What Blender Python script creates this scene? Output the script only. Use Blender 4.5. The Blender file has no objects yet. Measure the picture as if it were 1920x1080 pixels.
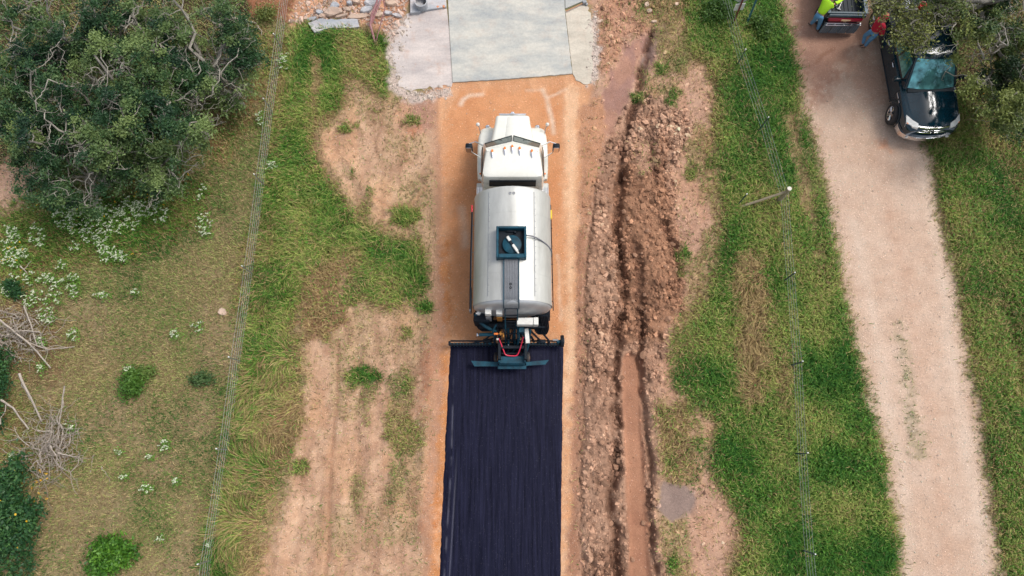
import bpy, bmesh, math, random
import numpy as np
from mathutils import Vector, Matrix
R = math.radians
random.seed(7)
rng = np.random.default_rng(11)
sc = bpy.context.scene

# ------------------------------------------------------------------ camera, sky, sun, exposure
CAM_H, CAM_TILT, FPX = 22.5, R(14.4), 1283.0      # drone height (m), tilt from straight down, focal length in photo pixels
cam_d = bpy.data.cameras.new('camera')
cam = bpy.data.objects.new('camera', cam_d)
sc.collection.objects.link(cam)
cam.location = (0, 0, CAM_H)
cam.rotation_euler = (CAM_TILT, 0, 0)
cam_d.sensor_width = 36.0
cam_d.lens = 36.0 * FPX / 1920.0
cam_d.clip_end = 3000
sc.camera = cam

SUN_EL, SUN_AZ = 58.0, 68.0                        # azimuth clockwise from +Y
world = bpy.data.worlds.new('World')
sc.world = world
world.use_nodes = True
wn = world.node_tree
bg = wn.nodes['Background']
sky = wn.nodes.new('ShaderNodeTexSky')
sky.sky_type = 'NISHITA'
sky.sun_disc = False
sky.sun_elevation = R(SUN_EL)
sky.sun_rotation = R(SUN_AZ)
sky.dust_density = 4.0
sky.air_density = 1.0
hs = wn.nodes.new('ShaderNodeHueSaturation')       # thin overcast: the sky is whiter than clear air
hs.inputs['Saturation'].default_value = 0.5
wn.links.new(sky.outputs[0], hs.inputs['Color'])
wn.links.new(hs.outputs[0], bg.inputs['Color'])
bg.inputs['Strength'].default_value = 0.15

sun_d = bpy.data.lights.new('sun', 'SUN')
sun_d.energy = 1.3
sun_d.angle = R(20)
sun_d.color = (1.0, 0.97, 0.93)
sun = bpy.data.objects.new('sun', sun_d)
sc.collection.objects.link(sun)
sd = Vector((math.sin(R(SUN_AZ)) * math.cos(R(SUN_EL)), math.cos(R(SUN_AZ)) * math.cos(R(SUN_EL)), math.sin(R(SUN_EL))))
sun.rotation_euler = sd.to_track_quat('Z', 'Y').to_euler()
sun.location = (0, 0, 60)

sc.view_settings.view_transform = 'Standard'
sc.view_settings.look = 'None'
sc.view_settings.gamma = 1.0
sc.view_settings.use_curve_mapping = False
sc.view_settings.exposure = 0.40

# ------------------------------------------------------------------ helpers
def G(px, py, z=0.0):
    """world x, y of the point seen at photo pixel (px, py) at height z"""
    c, s = math.cos(CAM_TILT), math.sin(CAM_TILT)
    dx = (px - 960) / FPX
    dy = -(py - 540) / FPX
    wy = dy * c + s
    wz = dy * s - c
    t = (z - CAM_H) / wz
    return dx * t, wy * t

def GV(px, py, z=0.0):
    x, y = G(px, py, z)
    return Vector((x, y, z))

def lin(r, g=None, b=None, k=1.0):
    if g is None:
        r, g, b = r
    f = lambda u: (u / 255 / 12.92) if u / 255 <= 0.04045 else ((u / 255 + 0.055) / 1.055) ** 2.4
    return (f(r) * k, f(g) * k, f(b) * k)

def link(o, parent=None):
    sc.collection.objects.link(o)
    if parent is not None:
        o.parent = parent
    return o

def tag(o, label=None, cat=None, group=None, kind=None):
    if label: o['label'] = label
    if cat: o['category'] = cat
    if group: o['group'] = group
    if kind: o['kind'] = kind
    return o

def thing(name, label, cat, loc=(0, 0, 0), rz=0.0, group=None):
    o = bpy.data.objects.new(name, None)
    o.empty_display_size = 0.3
    link(o)
    o.location = loc
    o.rotation_euler = (0, 0, rz)
    return tag(o, label, cat, group)

def obj(name, bm, mat, parent=None, smooth=True, loc=None, angle=40):
    me = bpy.data.meshes.new(name)
    bmesh.ops.recalc_face_normals(bm, faces=bm.faces)
    bm.to_mesh(me)
    bm.free()
    me.materials.append(mat)
    if smooth:
        me.polygons.foreach_set('use_smooth', [True] * len(me.polygons))
        if angle < 180:
            try:
                me.set_sharp_from_angle(angle=R(angle))
            except Exception:
                pass
    o = bpy.data.objects.new(name, me)
    if loc is not None:
        o.location = loc
    return link(o, parent)

def npobj(name, verts, faces_flat, loop_total, mat, parent=None, col=None, smooth=False):
    """fast mesh from numpy arrays; faces_flat: flat vertex indices, loop_total: loops per face"""
    me = bpy.data.meshes.new(name)
    nv = len(verts)
    me.vertices.add(nv)
    me.vertices.foreach_set('co', np.asarray(verts, np.float32).ravel())
    lt = np.asarray(loop_total, np.int32)
    me.loops.add(int(lt.sum()))
    me.loops.foreach_set('vertex_index', np.asarray(faces_flat, np.int32))
    me.polygons.add(len(lt))
    ls = np.zeros(len(lt), np.int32)
    ls[1:] = np.cumsum(lt)[:-1]
    me.polygons.foreach_set('loop_start', ls)
    me.polygons.foreach_set('use_smooth', np.full(len(lt), smooth, bool))
    if col is not None:
        for k, v in col.items():
            if v.ndim == 2:
                a = me.attributes.new(k, 'FLOAT_COLOR', 'POINT')
                buf = np.ones((nv, 4), np.float32)
                buf[:, :3] = v
                a.data.foreach_set('color', buf.ravel())
            else:
                a = me.attributes.new(k, 'FLOAT', 'POINT')
                a.data.foreach_set('value', v.astype(np.float32))
    me.update(calc_edges=True)
    me.materials.append(mat)
    o = bpy.data.objects.new(name, me)
    return link(o, parent)

def bx(bm, c, s, bev=0.0, rot=None, seg=1):
    r = bmesh.ops.create_cube(bm, size=1.0)
    vs = r['verts']
    for v in vs:
        v.co = Vector((v.co.x * s[0], v.co.y * s[1], v.co.z * s[2]))
    if bev > 0:
        es = list({e for v in vs for e in v.link_edges})
        rr = bmesh.ops.bevel(bm, geom=es, offset=bev, segments=seg, affect='EDGES', profile=0.5)
        vs = list({v for f in rr['faces'] for v in f.verts} | {v for v in vs if v.is_valid})
        # gather connected verts
        seen = set(vs); stack = list(vs)
        while stack:
            v = stack.pop()
            for e in v.link_edges:
                w = e.other_vert(v)
                if w not in seen:
                    seen.add(w); stack.append(w)
        vs = list(seen)
    M = rot if rot is not None else Matrix()
    for v in vs:
        v.co = M @ v.co + Vector(c)
    return bm

def ring(bm, pts):
    return [bm.verts.new(p) for p in pts]

def bridge(bm, a, b):
    n = len(a)
    for i in range(n):
        j = (i + 1) % n
        try:
            bm.faces.new((a[i], a[j], b[j], b[i]))
        except ValueError:
            pass

def loft(bm, rings, cap0=True, cap1=True):
    rs = [ring(bm, p) for p in rings]
    for a, b in zip(rs[:-1], rs[1:]):
        bridge(bm, a, b)
    if cap0: bm.faces.new(list(reversed(rs[0])))
    if cap1: bm.faces.new(rs[-1])
    return bm

def tube(bm, pts, r, seg=7, cap=True):
    pts = [Vector(p) for p in pts]
    n = len(pts)
    rs = r if isinstance(r, (list, tuple)) else [r] * n
    prev = None
    rings = []
    for i in range(n):
        t = (pts[min(i + 1, n - 1)] - pts[max(i - 1, 0)])
        if t.length < 1e-6: t = Vector((0, 0, 1))
        t.normalize()
        if prev is None:
            up = Vector((0, 0, 1)) if abs(t.z) < 0.9 else Vector((1, 0, 0))
            a = t.cross(up).normalized()
        else:
            a = prev - t * prev.dot(t)
            a = a.normalized() if a.length > 1e-5 else t.orthogonal().normalized()
        prev = a
        b = t.cross(a)
        rings.append([pts[i] + (a * math.cos(2 * math.pi * k / seg) + b * math.sin(2 * math.pi * k / seg)) * rs[i] for k in range(seg)])
    return loft(bm, rings, cap, cap)

def lathe(bm, prof, axis='Z', c=(0, 0, 0), seg=20, cap=True):
    rings = []
    for (r, h) in prof:
        p = []
        for k in range(seg):
            a = 2 * math.pi * k / seg
            u, v = r * math.cos(a), r * math.sin(a)
            q = {'Z': (u, v, h), 'X': (h, u, v), 'Y': (u, h, v)}[axis]
            p.append(Vector(q) + Vector(c))
        rings.append(p)
    return loft(bm, rings, cap, cap)

def prism(bm, poly, z0, z1):
    return loft(bm, [[(x, y, z0) for x, y in poly], [(x, y, z1) for x, y in poly]])

def B():
    return bmesh.new()

def smooth_path(pts, n=4):
    """catmull-rom through the points"""
    P = [Vector(p) for p in pts]
    out = []
    for i in range(len(P) - 1):
        p0, p1, p2, p3 = P[max(i - 1, 0)], P[i], P[i + 1], P[min(i + 2, len(P) - 1)]
        for k in range(n):
            t = k / n
            out.append(0.5 * ((2 * p1) + (p2 - p0) * t + (2 * p0 - 5 * p1 + 4 * p2 - p3) * t * t + (3 * p1 - p0 - 3 * p2 + p3) * t ** 3))
    out.append(P[-1])
    return out

def dup(root, loc=None, rz=None, label=None, group=None):
    r = root.copy(); link(r)
    if loc is not None: r.location = loc
    if rz is not None: r.rotation_euler = (0, 0, rz)
    if label: r['label'] = label
    if group: r['group'] = group
    for ch in list(root.children):
        c = ch.copy(); link(c, r)
        for g in ch.children:
            d = g.copy(); link(d, c)
    return r

# ------------------------------------------------------------------ materials
def new_mat(name):
    m = bpy.data.materials.new(name)
    m.use_nodes = True
    nt = m.node_tree
    b = nt.nodes['Principled BSDF']
    return m, nt, b

def mat(name, col, rough=0.6, metal=0.0, var=0.12, scale=8.0, bump=0.0, dirt=None, dirt_amt=0.0, coat=0.0, spec=0.5, rvar=0.1, bscale=None, stretch=None):
    """painted / plain surface with two scales of noise in colour, roughness and relief"""
    m, nt, b = new_mat(name)
    N, L = nt.nodes, nt.links
    tc = N.new('ShaderNodeTexCoord')
    mp = N.new('ShaderNodeMapping')
    L.new(tc.outputs['Object'], mp.inputs[0])
    if stretch: mp.inputs['Scale'].default_value = stretch
    n1 = N.new('ShaderNodeTexNoise'); n1.inputs['Scale'].default_value = scale; n1.inputs['Detail'].default_value = 8
    n1.inputs['Roughness'].default_value = 0.65
    L.new(mp.outputs[0], n1.inputs['Vector'])
    mr = N.new('ShaderNodeMapRange')
    mr.inputs['From Min'].default_value = 0.3; mr.inputs['From Max'].default_value = 0.7
    mr.inputs['To Min'].default_value = 1 - var; mr.inputs['To Max'].default_value = 1 + var
    L.new(n1.outputs['Fac'], mr.inputs['Value'])
    mul = N.new('ShaderNodeMix'); mul.data_type = 'RGBA'; mul.blend_type = 'MULTIPLY'
    mul.inputs['Factor'].default_value = 1
    mul.inputs['A'].default_value = (*col, 1)
    cmb = N.new('ShaderNodeCombineColor')
    for i in range(3): L.new(mr.outputs[0], cmb.inputs[i])
    L.new(cmb.outputs[0], mul.inputs['B'])
    out = mul.outputs['Result']
    if dirt is not None:
        n2 = N.new('ShaderNodeTexNoise'); n2.inputs['Scale'].default_value = scale * 0.35; n2.inputs['Detail'].default_value = 10
        n2.inputs['Roughness'].default_value = 0.7
        L.new(mp.outputs[0], n2.inputs['Vector'])
        r2 = N.new('ShaderNodeMapRange'); r2.inputs['From Min'].default_value = 0.45; r2.inputs['From Max'].default_value = 0.75
        r2.inputs['To Max'].default_value = dirt_amt
        L.new(n2.outputs['Fac'], r2.inputs['Value'])
        mx = N.new('ShaderNodeMix'); mx.data_type = 'RGBA'
        L.new(r2.outputs[0], mx.inputs['Factor']); L.new(out, mx.inputs['A']); mx.inputs['B'].default_value = (*dirt, 1)
        out = mx.outputs['Result']
    L.new(out, b.inputs['Base Color'])
    rr = N.new('ShaderNodeMapRange')
    rr.inputs['To Min'].default_value = max(0.02, rough - rvar); rr.inputs['To Max'].default_value = min(1, rough + rvar)
    L.new(n1.outputs['Fac'], rr.inputs['Value'])
    L.new(rr.outputs[0], b.inputs['Roughness'])
    b.inputs['Metallic'].default_value = metal
    b.inputs['Coat Weight'].default_value = coat
    b.inputs['Coat Roughness'].default_value = 0.05
    b.inputs['Specular IOR Level'].default_value = spec
    if bump > 0:
        n3 = N.new('ShaderNodeTexNoise'); n3.inputs['Scale'].default_value = bscale or scale * 4; n3.inputs['Detail'].default_value = 6
        L.new(mp.outputs[0], n3.inputs['Vector'])
        bp = N.new('ShaderNodeBump'); bp.inputs['Strength'].default_value = bump; bp.inputs['Distance'].default_value = 0.02
        L.new(n3.outputs['Fac'], bp.inputs['Height']); L.new(bp.outputs[0], b.inputs['Normal'])
    return m

def attr_leaf_mat(name, attr='col', trans=0.3, rough=0.6, spec=0.3):
    m, nt, b = new_mat(name)
    N, L = nt.nodes, nt.links
    a = N.new('ShaderNodeAttribute'); a.attribute_name = attr
    L.new(a.outputs['Color'], b.inputs['Base Color'])
    b.inputs['Roughness'].default_value = rough
    b.inputs['Specular IOR Level'].default_value = spec
    tr = N.new('ShaderNodeBsdfTranslucent')
    L.new(a.outputs['Color'], tr.inputs['Color'])
    mx = N.new('ShaderNodeMixShader'); mx.inputs[0].default_value = trans
    out = N['Material Output']
    L.new(b.outputs[0], mx.inputs[1]); L.new(tr.outputs[0], mx.inputs[2]); L.new(mx.outputs[0], out.inputs['Surface'])
    return m

# ------------------------------------------------------------------ noise on numpy arrays
_tabs = {}
def vnoise(x, y, seed=0):
    if seed not in _tabs:
        _tabs[seed] = np.random.default_rng(1000 + seed).random((256, 256))
    T = _tabs[seed]
    xi = np.floor(x).astype(np.int64); yi = np.floor(y).astype(np.int64)
    fx = x - xi; fy = y - yi
    fx = fx * fx * (3 - 2 * fx); fy = fy * fy * (3 - 2 * fy)
    x0 = xi & 255; x1 = (xi + 1) & 255; y0 = yi & 255; y1 = (yi + 1) & 255
    return (T[y0, x0] * (1 - fx) + T[y0, x1] * fx) * (1 - fy) + (T[y1, x0] * (1 - fx) + T[y1, x1] * fx) * fy

def fbm(x, y, f, oct=4, seed=0, gain=0.5):
    s = 0; a = 1; t = 0
    for i in range(oct):
        s = s + a * vnoise(x * f + i * 17.3, y * f - i * 9.1, seed + i)
        t += a; a *= gain; f *= 2.03
    return s / t

def worley(x, y, f, seed=0):
    """distance to nearest and second nearest feature point, id of nearest cell"""
    r = np.random.default_rng(500 + seed)
    PX, PY, PH = r.random((256, 256)), r.random((256, 256)), r.random((256, 256))
    X, Y = x * f, y * f
    xi = np.floor(X).astype(np.int64); yi = np.floor(Y).astype(np.int64)
    d1 = np.full(X.shape, 9.0); d2 = np.full(X.shape, 9.0); h = np.zeros(X.shape)
    for i in (-1, 0, 1):
        for j in (-1, 0, 1):
            a = (xi + i) & 255; b = (yi + j) & 255
            d = np.hypot(xi + i + PX[b, a] - X, yi + j + PY[b, a] - Y)
            n = d < d1
            d2 = np.where(n, d1, np.minimum(d2, d))
            h = np.where(n, PH[b, a], h)
            d1 = np.where(n, d, d1)
    return d1, d2, h

# ------------------------------------------------------------------ the ground as a map of soils and growth
RX0, RX1, RY0, RY1, RES = -25.0, 25.0, -8.0, 23.0, 0.05
gx = np.arange(RX0, RX1, RES); gy = np.arange(RY0, RY1, RES)
GX, GY = np.meshgrid(gx, gy)
NYg, NXg = GX.shape
WX = (fbm(GX, GY, 0.9, 5, 21) - 0.5); WY = (fbm(GX, GY, 0.9, 5, 31) - 0.5)
WX2 = (fbm(GX, GY, 4.0, 3, 41) - 0.5); WY2 = (fbm(GX, GY, 4.0, 3, 51) - 0.5)
VA = fbm(GX, GY, 0.55, 5, 61, 0.6); VB = fbm(GX, GY, 2.5, 4, 71, 0.6)
VN = fbm(GX, GY, 5.0, 4, 77, 0.75)
VS = fbm(GX * 3, GY * 0.25, 1.3, 4, 75, 0.6)          # streaks along the road

# channels: r g b  grass_density  grass_length  dryness  clod  pebble  coherence
CH = 9
P = np.zeros((NYg, NXg, CH))
HT = np.zeros((NYg, NXg))
SOFTCACHE = {}

def blur(a, r):
    k = int(round(r / RES))
    if k < 1: return a
    for ax in (0, 1):
        for _ in range(2):
            pad = [(0, 0), (0, 0)]; pad[ax] = (k + 1, k)
            c = np.cumsum(np.pad(a, pad, mode='edge'), axis=ax)
            if ax == 0: a = (c[2 * k + 1:] - c[:-(2 * k + 1)]) / (2 * k + 1)
            else: a = (c[:, 2 * k + 1:] - c[:, :-(2 * k + 1)]) / (2 * k + 1)
    return a

def poly_mask(pts, rag=0.5, soft=0.08, px=True, fine=0.12):
    W = [G(*p) for p in pts] if px else pts
    xs = [p[0] for p in W]; ys = [p[1] for p in W]
    m = 1.0 + rag + soft * 4
    i0, i1 = np.searchsorted(gx, (min(xs) - m, max(xs) + m)); j0, j1 = np.searchsorted(gy, (min(ys) - m, max(ys) + m))
    out = np.zeros((NYg, NXg))
    if i1 <= i0 or j1 <= j0: return out
    sl = (slice(j0, j1), slice(i0, i1))
    X = GX[sl] + WX[sl] * rag * 2 + WX2[sl] * fine * 2; Y = GY[sl] + WY[sl] * rag * 2 + WY2[sl] * fine * 2
    ins = np.zeros(X.shape, bool)
    n = len(W)
    for a in range(n):
        x1, y1 = W[a]; x2, y2 = W[(a + 1) % n]
        if y1 == y2: continue
        c = ((Y > y1) != (Y > y2)) & (X < (x2 - x1) * (Y - y1) / (y2 - y1) + x1)
        ins ^= c
    if fine > .08:          # ragged natural edge: the blurred mask is broken up by fine noise
        m_ = blur(ins.astype(float), soft * 1.8 + .05)
        m_ = m_ + (VN[sl] - .5) * 6.5 * m_ * (1 - m_)
        out[sl] = blur(np.clip((m_ - .5) * 2.2 + .5, 0, 1), .0)
    else:
        out[sl] = blur(ins.astype(float), soft)
    return out

def line_dist(pts, px=True, rag=0.15):
    W = [G(*p) for p in pts] if px else pts
    X = GX + WX * rag * 2; Y = GY + WY * rag * 2
    d = np.full(GX.shape, 99.0)
    for (x1, y1), (x2, y2) in zip(W[:-1], W[1:]):
        L2 = (x2 - x1) ** 2 + (y2 - y1) ** 2
        t = np.clip(((X - x1) * (x2 - x1) + (Y - y1) * (y2 - y1)) / L2, 0, 1)
        d = np.minimum(d, np.hypot(X - x1 - t * (x2 - x1), Y - y1 - t * (y2 - y1)))
    return d

K = 0.78      # photo value of a sunlit surface to its base colour
def cc(c): return np.array(lin(c, k=K))

def lay(mask, c1, c2=None, g=None, gl=None, dry=None, clod=None, peb=None, coh=None, var=None, a=1.0, h=None):
    global P, HT
    m = mask * a
    v = np.clip((var if var is not None else VA * 0.5 + VB * 0.5) * 2.6 - 0.8, 0, 1)[..., None]
    col = cc(c1) * (1 - v) + cc(c2 if c2 else c1) * v
    P[..., :3] += (col - P[..., :3]) * m[..., None]
    for i, q in zip(range(3, 9), (g, gl, dry, clod, peb, coh)):
        if q is not None:
            P[..., i] += (q - P[..., i]) * m
    if h is not None: HT += h * m

ALL = np.ones(GX.shape)
# open pasture
lay(ALL, (136, 130, 86), (166, 148, 106), g=0.75, gl=0.10, dry=0.60, clod=0.0, peb=0.05, coh=0.2)
lay(blur((VA > 0.53).astype(float), .3), (112, 118, 68), (132, 132, 80), dry=0.36, a=0.7)
lay(blur((fbm(GX, GY, 0.8, 4, 90) > 0.57).astype(float), .2), (172, 148, 120), (156, 138, 106), g=0.45, dry=0.85, a=0.65)
# leaf litter under the upper left trees, shade of crown gaps painted in
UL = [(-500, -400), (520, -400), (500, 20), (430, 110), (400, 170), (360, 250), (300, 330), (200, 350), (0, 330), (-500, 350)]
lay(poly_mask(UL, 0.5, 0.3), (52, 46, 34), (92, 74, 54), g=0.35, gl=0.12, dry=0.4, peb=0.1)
lay(poly_mask([(430, 30), (520, 60), (500, 130), (470, 250), (420, 330), (370, 300), (400, 170)], 0.4, 0.2), (170, 130, 92), (128, 118, 70), g=0.5, gl=0.14, dry=0.55)
lay(poly_mask([(0, 300), (60, 285), (95, 340), (75, 400), (20, 420), (-20, 390)], 0.3, 0.1), (214, 176, 150), (190, 150, 124), g=0.08, peb=0.9, dry=0.8)
lay(poly_mask([(90, 340), (200, 350), (420, 350), (400, 420), (300, 470), (230, 500), (120, 480), (0, 600), (-20, 420)], 0.5, 0.3), (100, 96, 52), (150, 110, 78), g=0.8, gl=0.16, dry=0.25)
lay(poly_mask([(-30, 560), (90, 570), (130, 640), (110, 740), (40, 720), (-30, 700)], 0.4, 0.2), (140, 112, 84), (120, 104, 70), g=0.45)
lay(poly_mask([(-40, 700), (120, 790), (150, 870), (60, 900), (-40, 900)], 0.3, 0.2), (150, 118, 84), (110, 108, 58), g=0.5)
# red-brown and rubble earth along the top
lay(poly_mask([(455, -60), (600, -60), (590, 20), (560, 45), (520, 40), (470, 30)], 0.2, 0.05), (140, 92, 66), (160, 110, 80), g=0.06, clod=0.25, peb=0.5, gl=0.12)
lay(poly_mask([(560, -60), (770, -60), (765, 20), (740, 60), (690, 50), (640, 45), (580, 45), (545, 60)], 0.2, 0.05), (214, 165, 132), (186, 130, 98), g=0.04, clod=0.5, peb=0.9, gl=0.12)

# long grass strip between the pasture fence and the earthworks
strip = [(545, 60), (600, 50), (660, 60), (740, 60), (748, 110), (748, 170), (720, 185), (690, 160), (655, 130), (640, 210), (605, 235), (582, 262), (592, 300), (622, 340), (640, 380), (690, 430), (750, 455), (798, 450), (808, 515), (790, 560), (735, 590), (690, 560), (650, 520), (675, 480), (640, 480), (585, 505), (565, 560), (545, 640), (540, 700), (530, 760), (540, 840), (500, 930), (470, 1000), (440, 1090), (440, 1500), (300, 1500), (385, 1090), (415, 900), (440, 760), (462, 600), (482, 480), (495, 360), (510, 250), (525, 130)]
STR = poly_mask(strip, 0.25, 0.08)
lay(STR, (86, 100, 48), (100, 108, 56), g=1.0, gl=0.30, dry=0.16, coh=0.8, peb=0, clod=0)
lay(poly_mask([(560, 70), (745, 70), (745, 175), (690, 160), (650, 130), (635, 210), (600, 235), (565, 250)], 0.15, 0.08), (72, 100, 38), (88, 112, 46), g=1.0, gl=0.26, dry=0.04, coh=0.6)
lay(poly_mask([(540, 220), (585, 250), (640, 380), (560, 440), (500, 520), (495, 480), (540, 320)], 0.25, 0.12), (76, 104, 44), (92, 112, 50), g=1.0, gl=0.28, dry=0.06, coh=0.6)
lay(poly_mask([(500, 60), (545, 60), (540, 230), (520, 320), (500, 300)], 0.25, 0.15), (120, 112, 66), (150, 128, 88), g=0.8, gl=0.2, dry=0.5)
lay(poly_mask([(470, 420), (540, 380), (560, 420), (520, 480), (480, 620), (450, 700), (440, 640)], 0.35, 0.25), (146, 128, 84), (124, 116, 66), g=0.9, gl=0.3, dry=0.6, a=0.7)
lay(poly_mask([(450, 700), (560, 640), (560, 760), (545, 850), (500, 940), (440, 1100), (380, 1100), (420, 900)], 0.4, 0.25), (156, 140, 92), (122, 120, 66), g=1.0, gl=0.44, dry=0.5, coh=1.0)
lay(poly_mask([(588, 95), (602, 95), (605, 170), (598, 245), (586, 250), (583, 160)], 0.06, 0.06), (186, 158, 118), (160, 140, 96), g=0.35, gl=0.14, dry=0.9)
lay(poly_mask([(618, 85), (650, 70), (720, 95), (718, 150), (690, 140), (660, 115)], 0.3, 0.12), (196, 166, 122), (130, 128, 70), g=0.5, gl=0.2, dry=0.7, a=0.75)

# bare earth left of the new road
dirt = [(655, 125), (690, 165), (722, 188), (760, 172), (850, 160), (850, 1500), (440, 1500), (470, 1080), (505, 960), (545, 860), (548, 780), (575, 690), (560, 600), (585, 520), (640, 482), (700, 480), (650, 520), (700, 565), (745, 590), (795, 560), (812, 515), (800, 448), (750, 452), (690, 425), (642, 375), (625, 335), (592, 298), (585, 262), (610, 238), (642, 212)]
DR = poly_mask(dirt, 0.32, 0.16)
DV = np.clip((VB * 0.5 + VS * 0.3 + VN * .3 - .55) * 1.5 + .5, 0, 1)
lay(DR, (218, 179, 147), (186, 146, 118), g=0.05, gl=0.12, dry=0.75, clod=0.12, peb=0.55, coh=0.2, var=DV)
lay(poly_mask([(745, 170), (835, 165), (830, 235), (770, 260), (730, 215)], 0.2, 0.12), (178, 132, 114), (196, 152, 128), peb=0.6, a=0.85)
lay(poly_mask([(650, 330), (790, 330), (800, 400), (730, 430), (660, 380)], 0.25, 0.2), (222, 184, 148), (206, 166, 130), a=0.8)
lay(poly_mask([(560, 520), (640, 485), (690, 480), (660, 560), (640, 620), (570, 640)], 0.3, 0.15), (158, 118, 92), (186, 150, 114), g=0.45, gl=0.25, dry=0.9, clod=0.35)
lay(poly_mask([(510, 760), (560, 740), (575, 800), (540, 870), (500, 950), (470, 1090), (440, 1090), (500, 900)], 0.3, 0.15), (158, 122, 98), (176, 146, 110), g=0.5, gl=0.35, dry=0.95, coh=1.0, clod=0.3)
lay(poly_mask([(740, 560), (835, 560), (835, 640), (790, 700), (720, 660)], 0.3, 0.2), (206, 166, 132), (180, 156, 120), g=0.15, a=0.7)
for pts in ([(790, 640), (835, 640), (822, 1090), (790, 1090), (800, 850)],):
    lay(poly_mask(pts, 0.15, 0.12), (160, 110, 84), (184, 132, 98), peb=0.8, clod=0.15, g=0.02)
thin_ = np.clip((fbm(GX, GY * .6, .9, 4, 95) - .52) * 9, 0, 1) * DR
lay(thin_, (200, 170, 134), (178, 152, 114), g=.28, gl=.12, dry=.62, a=.55)
lay(np.clip((fbm(GX * 1.2, GY * .5, 1.3, 4, 96) - .55) * 9, 0, 1) * DR, (210, 160, 122), (224, 174, 132), a=.4)
lay(np.clip((fbm(GX * 1.6, GY * .5, 1.8, 4, 97) - .56) * 10, 0, 1) * DR, (150, 112, 88), (166, 126, 98), a=.45, clod=.3)
# tufts of green left standing in the bare earth
for (x, y, rx, ry, lenn, dry_, a_) in [(757, 408, 30, 18, .3, .03, 1), (770, 226, 20, 10, .25, .1, .9), (682, 706, 34, 14, .28, .1, 1), (664, 722, 16, 8, .25, .1, .8), (797, 572, 18, 13, .28, .05, 1), (762, 627, 14, 11, .2, .15, .9), (756, 596, 7, 5, .2, .15, .9),
        (618, 629, 10, 5, .2, .1, .8), (648, 243, 15, 9, .2, .1, .9), (678, 238, 11, 8, .2, .1, .9), (661, 325, 5, 12, .2, .1, .8), (689, 362, 10, 9, .2, .3, .7), (700, 205, 14, 7, .2, .2, .7), (680, 400, 12, 26, .16, .4, .6), (773, 252, 8, 5, .2, .2, .7),
        (752, 745, 26, 62, .16, .45, .45), (735, 805, 12, 38, .2, .3, .55), (765, 820, 34, 40, .2, .4, .5), (765, 720, 10, 26, .16, .4, .6), (692, 740, 12, 60, .14, .5, .45), (745, 900, 16, 50, .14, .5, .35), (670, 930, 12, 50, .14, .55, .4), (560, 880, 16, 16, .25, .15, .8), (730, 520, 45, 34, .25, .3, .8),
        (660, 555, 28, 18, .25, .35, .7), (700, 500, 30, 16, .28, .15, .8), (770, 490, 26, 38, .3, .06, .9), (672, 450, 22, 18, .3, .05, .9), (700, 430, 16, 10, .25, .1, .5), (555, 640, 20, 14, .3, .3, .6)]:
    pts = [(x + rx * math.cos(t * .6283), y + ry * math.sin(t * .6283)) for t in range(10)]
    m = poly_mask(pts, 0.14, 0.06, fine=0.1)
    lay(m, (78, 96, 44), (96, 104, 52), g=1.0, gl=lenn, dry=dry_, a=a_, peb=0)

lay(poly_mask([(810, 150), (1125, 150), (1110, 300), (1100, 500), (1096, 1090), (1096, 1500), (780, 1500), (790, 1090), (812, 700), (815, 400)], 0.0, 0.1, fine=.05), (196, 150, 120), (180, 136, 108), g=0, peb=.5, dry=.8)
# new road bed: pale orange caliche
bed = [(832, 150), (850, 155), (1076, 138), (1112, 150), (1090, 260), (1086, 420), (1082, 620), (1076, 850), (1070, 1090), (1068, 1500), (800, 1500), (808, 1090), (822, 900), (834, 700), (836, 560), (826, 440), (830, 300), (822, 200)]
BED = poly_mask(bed, 0.06, 0.06, fine=0.05)
lay(BED, (224, 170, 128), (208, 150, 108), g=0.0, gl=0.1, clod=0.0, peb=0.5, var=np.clip(VS * .7 + VB * .3, 0, 1))
lay(poly_mask([(838, 210), (865, 170), (1010, 165), (1050, 170), (1055, 640), (845, 640)], 0.1, 0.15), (222, 160, 114), (210, 144, 98), peb=0.22, a=0.9)
lay(poly_mask([(1058, 160), (1084, 160), (1080, 640), (1066, 1090), (1052, 1090), (1062, 640)], 0.03, 0.05), (236, 192, 154), (222, 172, 132), peb=0.6, var=np.clip(VS, 0, 1))
lay(poly_mask([(826, 440), (842, 440), (845, 700), (836, 900), (822, 1090), (805, 1090), (822, 850), (832, 640)], 0.05, 0.06), (196, 126, 76), (214, 150, 98), peb=0.95, clod=0.12)
# pale drag marks in the caliche
for pts, w, a_ in [([(866, 198), (870, 186), (882, 178), (905, 175)], 0.06, .6), ([(1016, 166), (1024, 182), (1030, 215), (1036, 250)], 0.06, .6), ([(1024, 180), (1060, 170)], 0.04, .4), ([(1045, 480), (1050, 540), (1052, 600)], .03, .4), ([(985, 168), (1020, 165)], .03, .4), ([(866, 390), (872, 460)], .1, .3)]:
    d = line_dist(pts, rag=0.12)
    lay(np.clip(1 - d / (w * 2.2), 0, 1) * (0.4 + 1.2 * VB), (240, 226, 206), a=a_)

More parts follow.
